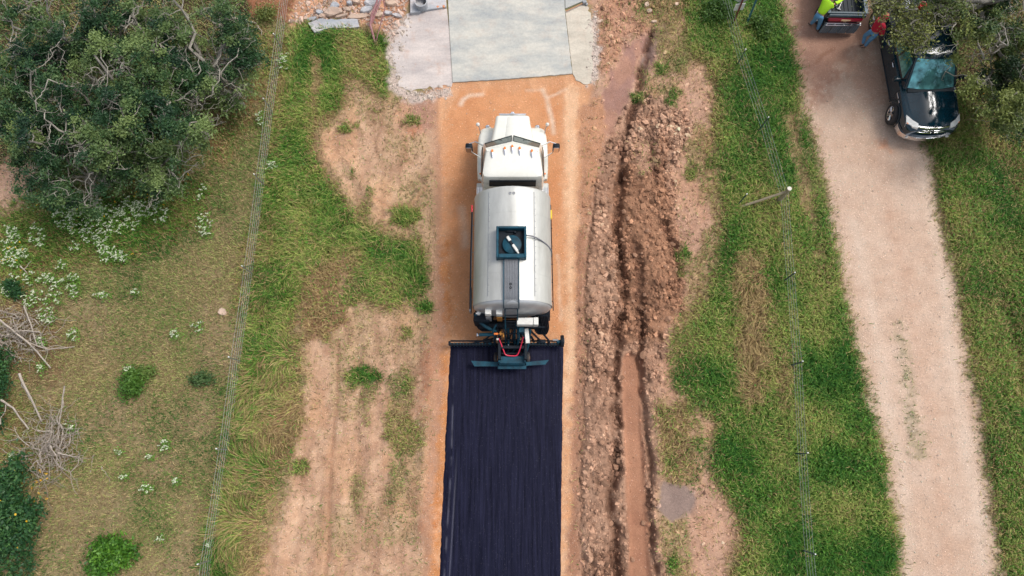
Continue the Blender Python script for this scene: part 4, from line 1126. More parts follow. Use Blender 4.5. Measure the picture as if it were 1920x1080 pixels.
for x in (-.12, .08):
    bm = B(); tube(bm, [(x, 4.2, 1.1), (x, 3.75, .65)], .045, 8); cy = P_('lift_cylinder', bm, M_TEAL)
    bm = B(); tube(bm, [(x - OX, 3.75 - OY, .65), (x - OX, 3.5 - OY, .45)], .022, 8); obj('piston_rod', bm, M_CHROME, cy)
for i in range(5):
    bm = B(); x = .88 + i * .05
    tube(bm, smooth_path([(x, 4.45, 1.75), (x + .08, 4.2, 1.1), (x, 4.05, .75), (x - .15, 4.2, .95), (x - .12, 4.5, 1.5)], 4), .028, 6); P_('coiled_hose', bm, M_BLACK)
for i in range(4):
    bm = B(); x = -1.1 + i * .07
    tube(bm, smooth_path([(x, 4.5, 1.5), (x - .03, 4.3, 1.0), (x + .15, 4.15, .8), (x + .3, 4.2, .95)], 4), .028, 6); P_('coiled_hose', bm, M_BLACK)
bm = B(); bx(bm, (-.50, 3.97, 1.22), (.15, .07, .07), .02); P_('valve_handle', bm, M_AMBER)
bm = B(); lathe(bm, [(.02, -.03), (.075, -.02), (.075, .02), (.02, .03)], 'X', (-.36, 3.98, 1.25), 14); tube(bm, [(-.4, 3.98, 1.25), (-.27, 3.96, 1.25)], .03, 7); P_('valve_body', bm, M_SPACK)
bm = B(); lathe(bm, [(.02, -.02), (.08, -.015), (.08, .015), (.02, .02)], 'X', (-.27, 3.92, 1.22), 14); P_('hand_wheel', bm, M_SPACK)
bm = B(); bx(bm, (-.46, 3.82, 1.1), (.07, .06, .06), .01); P_('switch_box', bm, M_OFFW)
# red safety rope across the ladder
bm = B(); tube(bm, smooth_path([(-.42, 3.86, 1.05), (-.36, 3.72, .98), (-.27, 3.50, .86), (-.20, 3.37, .80), (-.02, 3.34, .78), (.14, 3.35, .78), (.22, 3.45, .84), (.30, 3.68, 1.0), (.36, 3.90, 1.2)], 4), .020, 8); P_('red_rope', bm, M_RED)
# teal rear carriage: two cheek plates, a deck and the tail plate
bm = B()
bx(bm, (-.41, 3.48, .62), (.06, .72, .42), .015); bx(bm, (.41, 3.48, .62), (.06, .72, .42), .015)
P_('cheek_plate', bm, M_TEAL)
bm = B(); bx(bm, (0, 3.22, .70), (.78, .24, .05), .015); bx(bm, (0, 3.10, .55), (.84, .05, .26), .015); bx(bm, (0, 3.02, .44), (.92, .12, .04), .01); P_('tail_deck', bm, M_TEAL)
bm = B()
bx(bm, (0, 3.44, .60), (.70, .06, .06), .01); bx(bm, (.0, 3.62, .52), (.5, .10, .10), .02); P_('cross_member', bm, M_BLACK)
for s in (-1, 1):
    bm = B(); lathe(bm, [(.07, -.05), (.165, -.05), (.18, -.03), (.18, .03), (.165, .05), (.07, .05)], 'X', (s * .53, 3.36, .20), 20); w_ = P_('caster_wheel', bm, M_RUBBER)
    bm = B(); lathe(bm, [(.001, s * .0), (.09, s * .055), (.10, 0), (.09, -s * .055), (.001, 0)], 'X', (s * .53 - OX, 3.36 - OY, .20), 14); obj('hub', bm, M_SPACK, w_)
bm = B(); prism(bm, [(-1.33, 3.24), (-1.22, 3.06), (-.46, 3.06), (-.46, 3.20)], .34, .365); P_('splash_wing', bm, M_TEAL)
bm = B(); prism(bm, [(.46, 3.08), (1.08, 3.12), (1.20, 3.27), (.46, 3.20)], .34, .365); P_('splash_wing', bm, M_TEAL)
# the spray bar, its nozzles and arms
def bar(x0_, x1_, z=.36, y=3.78):
    bm = B(); bx(bm, ((x0_ + x1_) / 2, y, z), (x1_ - x0_, .09, .09), .015); bx(bm, ((x0_ + x1_) / 2, y + .10, z + .08), (x1_ - x0_ - .1, .05, .05), .01)
    return bm
P_('spray_bar', bar(-2.06, -.5), M_BLACK); P_('spray_bar', bar(-.5, .5), M_BLACK); P_('spray_bar', bar(.5, 1.66), M_BLACK)
for k in range(36):
    x = -2.0 + k * .103; bm = B()
    bx(bm, (x, 3.80, .42), (.035, .05, .05), .008); tube(bm, [(x, 3.74, .33), (x, 3.74, .22)], .014, 6)
    P_('nozzle', bm, M_TEAL)
def link_(pts, r=.025, m=M_BLACK, nm='linkage_arm'):
    bm = B(); tube(bm, pts, r, 7); P_(nm, bm, m)
link_([(.55, 4.15, 1.0), (.95, 3.85, .50)], .035); link_([(.80, 4.25, 1.05), (1.20, 3.88, .48)], .035); link_([(-.55, 4.1, .9), (-.95, 3.86, .46)], .03)
link_([(-.5, 3.95, .6), (-1.05, 3.86, .45), (-1.3, 3.80, .42)], .03); link_([(.62, 3.95, .8), (.72, 3.86, .42)], .04); link_([(-.55, 4.15, 1.2), (-.56, 3.75, .5)], .04, M_TEAL); link_([(.58, 4.1, 1.2), (.55, 3.75, .5)], .035, M_TEAL)
link_([(-.72, 3.9, .5), (-.70, 3.78, .40)], .05, M_TEAL); link_([(1.2, 3.88, .5), (1.2, 3.76, .36)], .05)
bm = B(); bx(bm, (-.80, 3.88, .48), (.28, .12, .12), .02); P_('pivot_block', bm, M_BLACK)
bm = B(); bx(bm, (.95, 3.86, .46), (.30, .12, .12), .02); P_('pivot_block', bm, M_BLACK)
bm = B(); bx(bm, (-2.04, 3.80, .42), (.06, .14, .16), .01); P_('bar_end_plate', bm, M_BLACK)
bm = B(); lathe(bm, [(.05, -.06), (.19, -.05), (.20, .0), (.19, .05), (.05, .06)], 'X', (1.64, 3.88, .42), 20); er = P_('end_roller', bm, M_BLACK)
bm = B(); lathe(bm, [(.001, .05), (.08, .07), (.09, .03)], 'X', (1.64 - OX, 3.88 - OY, .42), 14); bx(bm, (1.52 - OX, 3.86 - OY, .42), (.14, .10, .16), .02); obj('roller_bracket', bm, M_TEAL, er)
link_([(1.33, 3.90, .5), (1.50, 3.90, .5)], .03, M_GREY)

# ------------------------------------------------------------------ pickups
M_BPAINT = mat('black_teal_car_paint', (.002, .020, .032), .12, var=.1, scale=2, coat=.6, rvar=.04, spec=.35)
M_BGLASS = mat('teal_glass_painted_sky', (.13, .36, .37), .04, metal=.6, var=.8, scale=3, rvar=.02, spec=1.0)  # teal glass whose colour and noise stand in for a bright sky reflection
M_DBLUE = mat('dark_blue_car_paint', (.012, .040, .055), .25, var=.2, scale=3, coat=.6, dirt=(.08, .08, .08), dirt_amt=.3)
M_LINER = mat('bed_liner', (.012, .018, .024), .7, var=.2, scale=9)
M_RIBR = mat('ribbed_grey_panel', (.13, .17, .20), .6, var=.25, scale=8, dirt=(.20, .16, .13), dirt_amt=.6)
M_LENS = mat('clear_lens', (.66, .66, .62), .2, var=.15, scale=12, coat=1)

def lp(parent, name, bm, m, smooth=True, angle=38):
    return obj(name, bm, m, parent, smooth, angle=angle)

def car_wheel(par, x, y, r, w, out, steer=0):
    """wheel part with a spoked rim, local coordinates of the car"""
    bm = B()
    lathe(bm, [(r * .62, -w / 2), (r * .90, -w / 2), (r * .98, -w * .42), (r, -w * .2), (r, w * .2), (r * .98, w * .42), (r * .90, w / 2), (r * .66, w / 2), (r * .62, w * .4), (r * .62, -w / 2)], 'X', (0, 0, 0), 30, cap=False)
    t = lp(par, 'wheel', bm, M_RUBBER); t.location = (x, y, r); t.rotation_euler = (0, 0, steer)
    bm = B()
    lathe(bm, [(r * .64, -w * .4), (r * .64, w * .46 * out if out > 0 else w * .3)], 'X', (0, 0, 0), 24, cap=False)
    lathe(bm, [(r * .66, out * w * .40), (r * .64, out * w * .50), (r * .57, out * w * .44), (r * .56, out * w * .2)], 'X', (0, 0, 0), 24, cap=False)
    lathe(bm, [(r * .16, out * w * .1), (r * .17, out * w * .46), (.01, out * w * .50)], 'X', (0, 0, 0), 12)
    lathe(bm, [(r * .58, out * w * .05), (.01, out * w * .05)], 'X', (0, 0, 0), 20)
    for k in range(5):
        a = 2 * math.pi * k / 5
        for da in (-.16, .16):
            c, s = math.cos(a + da * .5), math.sin(a + da * .5); c2, s2 = math.cos(a + da * 1.1), math.sin(a + da * 1.1)
            tube(bm, [(out * w * .40, c * r * .12, s * r * .12), (out * w * .44, c2 * r * .60, s2 * r * .60)], r * .055, 5)
    lp(t, 'rim', bm, M_CHROME)
    return t

def pickup_body(par, paint, L=5.7, W=1.0, bed=1.95, cab0=None):
    """crew-cab pickup, local -Y is the front, origin under the middle. All from lofted sections."""
    fy = -L / 2
    # lower body sections from front to back: (y, half width, top z, bottom z)
    def sec(y, w, zt, zb, shoulder=.08):
        return [(-w + .10, y, zb), (-w, y, zb + .10), (-w - .005, y, (zb + zt) / 2), (-w + .015, y, zt - shoulder), (-w + .10, y, zt - .01), (-w * .5, y, zt + .015), (0, y, zt + .02), (w * .5, y, zt + .015), (w - .10, y, zt - .01), (w - .015, y, zt - shoulder), (w + .005, y, (zb + zt) / 2), (w, y, zb + .10), (w - .10, y, zb)]
    bm = B()
    loft(bm, [sec(fy + .05, W * .80, .90, .50), sec(fy + .16, W * .90, .99, .46), sec(fy + .40, W * .965, 1.055, .42), sec(fy + .9, W * .99, 1.10, .40), sec(fy + 1.42, W, 1.15, .40), sec(fy + 1.46, W, 1.15, .40), sec(L / 2 - bed - .02, W, 1.16, .40)])
    lp(par, 'body', bm, paint)
    # bonnet panel: raised centre with two creases
    bm = B()
    def bon(y, w, z, c): return [(-w, y, z - .035), (-w + .06, y, z + .0), (-w * .52, y, z + .02), (-w * .46, y, z + .02 + c), (0, y, z + .03 + c), (w * .46, y, z + .02 + c), (w * .52, y, z + .02), (w - .06, y, z + .0), (w, y, z - .035)]
    loft(bm, [bon(fy + .14, W * .66, .995, .005), bon(fy + .30, W * .74, 1.06, .02), bon(fy + .8, W * .82, 1.12, .035), bon(fy + 1.36, W * .88, 1.17, .035)])
    lp(par, 'hood', bm, paint)
    return fy

# --- black pickup, front towards the bottom of the photograph
BP = thing('pickup_truck', 'glossy black pickup with chrome grille parked half under the tree branches', 'pickup', (14.50, 13.98, 0), R(1.5))
fy = pickup_body(BP, M_BPAINT)
W = 1.0
def gh_ring(z, w, yf, yr): return [(-w, yr, z), (-w, (yf + yr) / 2, z), (-w + .02, yf + .10, z), (-w + .22, yf + .02, z), (0, yf - .04, z), (w - .22, yf + .02, z), (w - .02, yf + .10, z), (w, (yf + yr) / 2, z), (w, yr, z)]
bm = B()
loft(bm, [gh_ring(1.14, .93, fy + 1.46, fy + 3.72), gh_ring(1.20, .92, fy + 1.50, fy + 3.72), gh_ring(1.70, .78, fy + 2.16, fy + 3.62), gh_ring(1.84, .73, fy + 2.32, fy + 3.55), gh_ring(1.885, .62, fy + 2.52, fy + 3.40)])
lp(BP, 'cab', bm, M_BPAINT)
# windscreen laid just proud of the cab
bm = B()
zs = [(1.205, .80, fy + 1.50), (1.70, .68, fy + 2.155), (1.80, .64, fy + 2.28)]
loft(bm, [[(-w, y + .03, z + .012), (-w * .5, y - .035, z + .012), (0, y - .05, z + .012), (w * .5, y - .035, z + .012), (w, y + .03, z + .012), (w, y + .07, z - .02), (0, y + .03, z - .02), (-w, y + .07, z - .02)] for z, w, y in zs])
lp(BP, 'windscreen', bm, M_BGLASS)
for s in (-1, 1):
    bm = B(); tube(bm, [(s * .86, fy + 1.52, 1.20), (s * .72, fy + 2.18, 1.715), (s * .70, fy + 2.32, 1.83)], .028, 6); lp(BP, 'windscreen_pillar', bm, M_BPAINT)
    for (a, b) in ((1.95, 2.75), (2.82, 3.5)):
        bm = B()
        zf = [1.24, 1.66]; 
        p = [(s * .925, fy + a + (.0 if a > 2 else -.05), 1.24), (s * .925, fy + b, 1.24), (s * .80, fy + b - .03, 1.68), (s * .80, fy + a + (.02 if a > 2 else .25), 1.68)]
        vs = [bm.verts.new(q) for q in p]; vi = [bm.verts.new((q[0] - s * .03, q[1], q[2])) for q in p]
        bm.faces.new(vs); bm.faces.new(vi[::-1]); bridge(bm, vs, vi)
        lp(BP, 'side_window', bm, M_BGLASS)
    for y in (fy + 1.55, fy + 2.78, fy + 3.62):
        bm = B(); bx(bm, (s * 1.003, y, .82), (.012, .012, .62), .003); lp(BP, 'door_gap', bm, M_LINER)
    for y in (fy + 2.58, fy + 3.46):
        bm = B(); bx(bm, (s * 1.02, y, 1.00), (.035, .21, .035), .012); lp(BP, 'door_handle', bm, M_CHROME)
    bm = B(); bx(bm, (s * 1.01, fy + 1.40, .93), (.012, .22, .05), .004); bx(bm, (s * 1.01, fy + 1.16, .93), (.012, .10, .05), .004); lp(BP, 'fender_emblem', bm, M_CHROME)
    bm = B(); bx(bm, (s * 1.14, fy + 1.86, 1.24), (.24, .13, .18), .04, seg=2); tube(bm, [(s * .93, fy + 1.86, 1.18), (s * 1.08, fy + 1.86, 1.22)], .035, 6); lp(BP, 'wing_mirror', bm, M_BPAINT)
    bm = B(); bx(bm, (s * .92, fy + 2.6, .38), (.12, 2.1, .05), .02); lp(BP, 'running_board', bm, M_LINER)
    # head lamps wrap the corner
    bm = B()
    loft(bm, [[(s * .56, fy + .06, .84), (s * .56, fy + .10, 1.02), (s * .56, fy + .24, 1.07), (s * .56, fy + .2, .84)], [(s * .74, fy + .09, .84), (s * .74, fy + .15, 1.02), (s * .74, fy + .36, 1.085), (s * .74, fy + .3, .84)], [(s * .92, fy + .24, .84), (s * .93, fy + .34, 1.01), (s * .92, fy + .58, 1.075), (s * .92, fy + .5, .84)]])
    lp(BP, 'headlight', bm, M_LENS)
    bm = B(); bx(bm, (s * .86, fy + .30, 1.005), (.10, .06, .02), .01); lp(BP, 'turn_signal', bm, M_AMBER)
    car_wheel(BP, s * .92, fy + .98, .40, .27, s, R(-9)); car_wheel(BP, s * .92, fy + 4.76, .40, .27, s)
    # arch lips
    for yy in (fy + .98, fy + 4.76):
        bm = B(); tube(bm, [(s * .995, yy + .50 * math.cos(R(a)), .40 + .50 * math.sin(R(a))) for a in range(0, 181, 15)], .028, 6); lp(BP, 'wheel_arch', bm, M_LINER)
# chrome grille, three bars and a dark emblem
bm = B()
for k, (z, yo) in enumerate(((.955, .10), (.87, .055), (.785, .03))):
    tube(bm, [(-.56, fy + yo + .055, z), (-.3, fy + yo, z), (0, fy + yo - .015, z), (.3, fy + yo, z), (.56, fy + yo + .055, z)], .026, 7)
lp(BP, 'grille_bar', bm, M_CHROME)
bm = B(); loft(bm, [[(-.60, fy + .14, .72), (-.60, fy + .20, 1.0), (.60, fy + .20, 1.0), (.60, fy + .14, .72)], [(-.56, fy + .045, .73), (-.56, fy + .13, .985), (.56, fy + .13, .985), (.56, fy + .045, .73)]]); lp(BP, 'grille', bm, M_LINER)
bm = B(); tube(bm, [(-.60, fy + .17, 1.0), (-.3, fy + .10, 1.01), (0, fy + .085, 1.012), (.3, fy + .10, 1.01), (.60, fy + .17, 1.0)], .032, 7); lp(BP, 'grille_surround', bm, M_CHROME)
bm = B(); tube(bm, [(-.085, fy - .01, .95), (0, fy - .03, .86), (.085, fy - .01, .95)], .018, 5); tube(bm, [(-.11, fy + .03, .985), (.11, fy + .03, .985)], .014, 5); tube(bm, [(0, fy - .02, .80), (0, fy + .0, .96)], .016, 5); lp(BP, 'emblem', bm, M_LINER)
bm = B()
def bump(z0_, z1_, o):
    return [[(x, fy + yo - o, z0_), (x, fy + yo - o, z1_), (x, fy + yo + .12, z1_), (x, fy + yo + .12, z0_)] for x, yo in ((-1.0, .42), (-.94, .20), (-.76, .06), (-.4, -.05), (0, -.08), (.4, -.05), (.76, .06), (.94, .20), (1.0, .42))]
loft(bm, bump(.42, .62, .04)); lp(BP, 'front_bumper', bm, M_CHROME)
bm = B(); loft(bm, bump(.62, .70, -.02)); lp(BP, 'bumper_top', bm, M_BPAINT)
for s in (-1, 1):
    bm = B(); lathe(bm, [(.001, 0), (.05, 0), (.055, .02)], 'Y', (s * .72, fy - .02, .52), 12); lp(BP, 'fog_lamp', bm, M_LENS)
bm = B(); bx(bm, (-.25, fy + 1.55, 1.235), (.5, .02, .015), .004, Matrix.Rotation(R(-6), 4, 'Z')); bx(bm, (.35, fy + 1.53, 1.235), (.5, .02, .015), .004, Matrix.Rotation(R(5), 4, 'Z')); lp(BP, 'wiper', bm, M_LINER)
bm = B(); bx(bm, (0, fy + 1.44, 1.185), (1.6, .13, .02), .006); lp(BP, 'cowl', bm, M_LINER)
# open load bed
def open_bed(par, y0_, y1_, W_, paint, zt=1.24, zf=.80, tail=True):
    for s in (-1, 1):
        bm = B(); bx(bm, (s * (W_ - .05), (y0_ + y1_) / 2, (zt + .42) / 2), (.11, y1_ - y0_, zt - .42), .035, seg=2); lp(par, 'bed_side', bm, paint)
        bm = B(); bx(bm, (s * (W_ - .05), (y0_ + y1_) / 2, zt + .012), (.10, y1_ - y0_ - .04, .02), .006); lp(par, 'bed_rail', bm, M_LINER)
    bm = B(); bx(bm, (0, y0_ + .03, (zt + zf) / 2), (W_ * 2 - .22, .06, zt - zf), .01); lp(par, 'bed_front', bm, paint)
    if tail:
        bm = B(); bx(bm, (0, y1_ - .03, (zt + zf) / 2), (W_ * 2 - .22, .07, zt - zf + .1), .015); lp(par, 'tailgate', bm, paint)
    bm = B(); bx(bm, (0, (y0_ + y1_) / 2, zf - .03), (W_ * 2 - .2, y1_ - y0_ - .1, .05))
    for k in range(11): bx(bm, (-.75 + k * .15, (y0_ + y1_) / 2, zf + .005), (.06, y1_ - y0_ - .14, .02), .004)
    lp(par, 'bed_floor', bm, M_LINER)
open_bed(BP, fy + 3.75, fy + 5.68, 1.0, M_BPAINT)

# things lying in the black pickup's bed
M_CLOTH = mat('white_bag_cloth', (.55, .57, .62), .8, var=.15, scale=6, bump=.4)
def lump(name, lab, cat, c, s, m, seed, n=3, amp=.12):
    bm = B(); bmesh.ops.create_icosphere(bm, subdivisions=n, radius=1)
    r = random.Random(seed); off = [Vector((r.uniform(-1, 1), r.uniform(-1, 1), r.uniform(-1, 1))).normalized() for _ in range(9)]
    for v in bm.verts:
        d = sum(max(0, v.co.normalized().dot(o_)) ** 3 * (1 if i % 2 else -1) for i, o_ in enumerate(off)) * amp
        v.co *= 1 + d
        v.co = Vector((v.co.x * s[0], v.co.y * s[1], v.co.z * s[2]))
    o = obj(name, bm, m, loc=c, angle=180)
    return tag(o, lab, cat)
x, y = G(1697, 6, 1.1)
lump('cloth_bag', 'crumpled pale grey bag lying in the black pickup bed', 'bag', (x, y, 1.02), (.26, .30, .20), M_CLOTH, 3)
x, y = G(1738, 20, 1.3)
M_ORANGE = mat('orange_plastic', (.70, .13, .03), .4, var=.1)
CN = thing('drinks_cooler', 'round orange water cooler standing upright in the black pickup bed', 'cooler', (x, y, .82))
bm = B(); lathe(bm, [(.12, 0), (.14, .02), (.15, .38), (.14, .40)], 'Z', (0, 0, 0), 20); lp(CN, 'jug', bm, M_ORANGE)
bm = B(); lathe(bm, [(.10, .0), (.13, .0), (.135, .04), (.11, .05), (.05, .02)], 'Z', (0, 0, .40), 20, cap=False); lp(CN, 'rim', bm, M_ORANGE)
bm = B(); lathe(bm, [(.001, .0), (.10, .0), (.10, .01), (.001, .01)], 'Z', (0, 0, .40), 20, cap=False); lp(CN, 'opening', bm, M_LINER)
x, y = G(1737, 2, 1.3)
BK = thing('red_bucket', 'small red bucket beyond the orange cooler in the black pickup bed', 'bucket', (x, y, .82))
bm = B(); lathe(bm, [(.10, 0), (.13, .30), (.115, .30), (.09, .03), (.001, .03)], 'Z', (0, 0, 0), 18, cap=False); lp(BK, 'pail', bm, M_REDP)
bm = B(); tube(bm, [(.13 * math.cos(R(a)), .02, .30 + .12 * math.sin(R(a))) for a in range(0, 181, 20)], .006, 5); lp(BK, 'handle', bm, M_GREY)

# --- small utility vehicle seen from its tail at the top edge
BU = thing('utility_vehicle', 'dark blue utility vehicle with crimson tailgate and grey flaps beside the green shirted person', 'utility vehicle', (12.10, 15.62, 0), R(-1))
UW = .72
for s in (-1, 1):
    bm = B(); bx(bm, (s * (UW - .05), .85, .92), (.10, 1.5, .34), .03, seg=2); lp(BU, 'bed_side', bm, M_DBLUE)
    bm = B(); bx(bm, (s * (UW - .05), .85, 1.105), (.13, 1.54, .03), .01); lp(BU, 'bed_rail', bm, M_RIBR)
    for yy in (.55, 2.75):
        car_wheel(BU, s * (UW - .12), yy, .31, .24, s)
    bm = B(); tube(bm, [(s * .62, 1.75, .7), (s * .60, 1.80, 1.75), (s * .56, 2.1, 1.92), (s * .56, 2.7, 1.90), (s * .62, 3.05, 1.1)], .025, 7); lp(BU, 'roll_bar', bm, M_LINER)
    bm = B(); bx(bm, (s * .33, 1.98, .78), (.5, .5, .14), .05, seg=2); bx(bm, (s * .33, 1.76, 1.10), (.5, .12, .55), .05, seg=2); lp(BU, 'seat', bm, M_LINER)
bm = B(); tube(bm, [(-.60, 1.8, 1.75), (.60, 1.8, 1.75)], .025, 7); tube(bm, [(-.56, 2.7, 1.9), (.56, 2.7, 1.9)], .025, 7); lp(BU, 'roof_bar', bm, M_LINER)
bm = B(); loft(bm, [[(-.66, 2.4, .3), (-.66, 2.4, .78), (.66, 2.4, .78), (.66, 2.4, .3)], [(-.64, 2.9, .35), (-.62, 2.9, .98), (.62, 2.9, .98), (.64, 2.9, .35)], [(-.5, 3.25, .42), (-.46, 3.25, .80), (.46, 3.25, .80), (.5, 3.25, .42)]]); lp(BU, 'hood', bm, M_DBLUE)
bm = B(); bx(bm, (0, 1.5, .42), (1.1, 2.6, .12), .03); lp(BU, 'chassis', bm, M_LINER)
bm = B(); bx(bm, (0, 1.60, .94), (1.26, .05, .38), .01); lp(BU, 'bed_front', bm, M_DBLUE)
bm = B(); bx(bm, (0, .85, .74), (1.28, 1.45, .05))
for k in range(8): bx(bm, (-.52 + k * .15, .85, .775), (.06, 1.4, .02), .004)
lp(BU, 'bed_floor', bm, M_LINER)
bm = B(); bx(bm, (0, .11, 1.09), (1.34, .09, .05), .015); bx(bm, (0, .03, 1.02), (1.36, .10, .13), .03); lp(BU, 'tailgate_cap', bm, M_DBLUE)
bm = B(); bx(bm, (0, .0, .87), (1.22, .10, .17), .025); bnd = lp(BU, 'tailgate', bm, mat('crimson_panel_paint', (.42, .008, .035), .35, var=.1, coat=.4))
bnd['label'] = 'crimson band with a pale gold bar emblem'
M_GOLD = mat('pale_gold_badge', (.72, .55, .32), .35, metal=.3, var=.1)
bm = B()
loft(bm, [[(x, yy, .875 + z) for x, z in [(-.17, .045), (.17, .045), (.14, -.01), (.06, -.01), (.03, -.055), (-.06, -.055), (-.06, -.01), (-.17, -.01)]] for yy in (-.05, -.075)])
lp(bnd, 'badge', bm, M_GOLD, smooth=False)
bm = B(); bx(bm, (0, -.07, .74), (1.24, .04, .03), .008); bx(bm, (0, -.10, .67), (1.28, .05, .035), .008)
for x in (-.60, -.30, .02, .30, .60): bx(bm, (x, -.085, .705), (.05, .04, .07), .008)
lp(BU, 'bumper_bar', bm, M_CHROME)
for k in range(4):
    x = -.50 + k * .335
    bm = B()
    for j in range(4):
        tube(bm, [(x - .115 + j * .077, -.03, .64), (x - .115 + j * .077, -.07, .40), (x - .115 + j * .077, -.04, .14)], .036, 6)
    bx(bm, (x, -.02, .39), (.29, .03, .50), .01)
    lp(BU, 'ribbed_flap', bm, M_RIBR)
bm = B(); bx(bm, (0, .03, .38), (1.34, .04, .52), .01); lp(BU, 'rear_skirt', bm, M_LINER)
x, y = G(1578, 8, 1.0)
TL = thing('claw_hammer', 'pale handled hand tool lying in the blue utility vehicle bed', 'hand tool', (x, y, .80), R(-25))
bm = B(); tube(bm, [(0, -.04, .0), (0, .30, .02)], [.022, .018], 7); lp(TL, 'handle', bm, M_OFFW)
bm = B(); bx(bm, (0, -.06, .0), (.16, .07, .05), .015); lp(TL, 'head', bm, M_GREY)
x, y = G(1574, 5, 1.0)
lump('rag', 'small pale rag crumpled in the blue utility vehicle bed', 'rag', (x - .06, y + .06, .82), (.09, .07, .05), M_CLOTH, 8, 2)

# ------------------------------------------------------------------ fences
M_TPOST = mat('dark_green_steel_post', (.05, .085, .07), .6, var=.2, scale=9)
M_TPOSTG = mat('dull_olive_steel_post', (.15, .16, .11), .7, var=.2, scale=9)
M_CAP = mat('white_post_top', (.78, .78, .74), .5, var=.1)
M_WIRE = mat('galvanised_wire', (.42, .43, .42), .4, metal=.6, var=.2, scale=6)
M_WOOD = mat('weathered_post_wood', (.30, .25, .16), .85, var=.3, scale=10, bump=.5, stretch=(1, 1, .1))
M_ENDG = mat('sawn_end_grain', (.62, .58, .50), .8, var=.2, scale=18)
def t_post(par, x, y, h, lean=(0, 0), capc=True, m=None):
    z0 = gh(x, y)
    lx, ly = lean
    bm = B()
    a, b = Vector((x - lx, y - ly, z0 - .3)), Vector((x, y, z0 + h))
    d = (b - a).normalized(); n1 = d.cross(Vector((0, 1, 0))).normalized(); n2 = d.cross(n1)
    for (w, t, o) in ((.017, .005, 0), (.005, .017, .015)):
        r0 = [p + n1 * sx * w + n2 * (sy * t + o) for p in (a,) for sx, sy in ((1, 1), (-1, 1), (-1, -1), (1, -1))]
        r1 = [p + n1 * sx * w + n2 * (sy * t + o) for p in (b,) for sx, sy in ((1, 1), (-1, 1), (-1, -1), (1, -1))]
        loft(bm, [r0, r1])
    for k in range(6):
        p = a.lerp(b, .4 + k * .1); bx(bm, p + n2 * .035, (.02, .02, .02), .003)
    post = obj('steel_post', bm, m or M_TPOST, par)
    if capc:
        bm = B(); c0, c1 = b - d * .06, b + d * .006
        tube(bm, [c0, c1], .020, 6); obj('painted_tip', bm, M_CAP, post)
    return b
def wires(par, pts, hs, r=.0032, sag=.02, seed=0):
    rw_ = random.Random(seed)
    for h in hs:
        path = []
        for (a, b) in zip(pts[:-1], pts[1:]):
            for k in range(6):
                t = k / 6
                p = Vector(a).lerp(Vector(b), t)
                path.append((p.x + rw_.gauss(0, .002), p.y, h - sag * 4 * t * (1 - t) + rw_.gauss(0, .002)))
        path.append((pts[-1][0], pts[-1][1], h))
        bm = B(); tube(bm, path, r, 4); obj('wire', bm, M_WIRE, par, smooth=False)
# pasture fence, left
FL = thing('wire_fence', 'five strand wire fence with white tipped steel posts along the pasture on the left', 'fence', (-11.0, 3.0, 0))
tops = [(512, 62), (494, 185), (476, 326), (453, 498), (428, 669), (405, 841), (370, 1058)]
LP_ = [G(px, py, 1.12) for px, py in tops]
def shift(o, c):
    for ch in o.children:
        ch.location -= Vector(c)
for (x, y) in LP_: t_post(FL, x, y, 1.12, (rng.normal(0, .02), rng.normal(0, .02)), m=M_TPOSTG)
x_, y_ = G(355, 1180, 1.1); LPe = LP_ + [(x_, y_)]
x0_, y0_ = G(528, -60, 1.1)
wires(FL, [(x0_, y0_)] + LPe, (.22, .38, .54, .70, .90), r=.0040, seed=3)
for i, (a, b) in enumerate(zip(LP_[:-1], LP_[1:][:0])):      # wire stays between the posts
    for t in (.5,):
        x, y = a[0] * (1 - t) + b[0] * t, a[1] * (1 - t) + b[1] * t
        bm = B(); tube(bm, [(x, y, .28), (x + .03, y + .02, 1.10)], .006, 4); obj('stay', bm, M_WIRE, FL)
shift(FL, FL.location)
FR = thing('wire_fence', 'wire fence with a braced wooden post between the long grass and gravel lane', 'fence', (9.0, 5.0, 0))
tops = [(1398, 93), (1441, 220), (1480, 354), (1492, 510), (1506, 677), (1515, 849), (1529, 1039)]
RP = [G(px, py, 1.12) for px, py in tops]
for i, (x, y) in enumerate(RP):
    if i == 2: continue
    t_post(FR, x, y, 1.12, (rng.normal(0, .02), rng.normal(0, .02)))
xw, yw = RP[2]
bm = B(); tube(bm, [(xw + .03, yw - .03, gh(xw, yw) - .3), (xw + .015, yw - .01, .6), (xw, yw, 1.14)], [.085, .08, .075], 12)
wp = obj('wooden_post', bm, M_WOOD, FR)
bm = B(); tube(bm, [(xw, yw, 1.14), (xw, yw, 1.146)], .074, 12); obj('sawn_top', bm, M_ENDG, wp)
xs_, ys_ = G(1401, 363, 1.0)
t_post(FR, xs_, ys_, 1.0)
bx_, by_ = G(1388, 388, .05)
bm = B(); tube(bm, [(bx_, by_, .05), (xw - .02, yw - .02, .93)], .045, 9); obj('brace_pole', bm, M_WOOD, FR)
xt_, yt_ = G(1352, -80, 1.1); xb_, yb_ = G(1545, 1180, 1.1)
wires(FR, [(xt_, yt_)] + RP + [(xb_, yb_)], (.40, .60, .80, 1.00), r=.0042, seed=9)
shift(FR, FR.location)

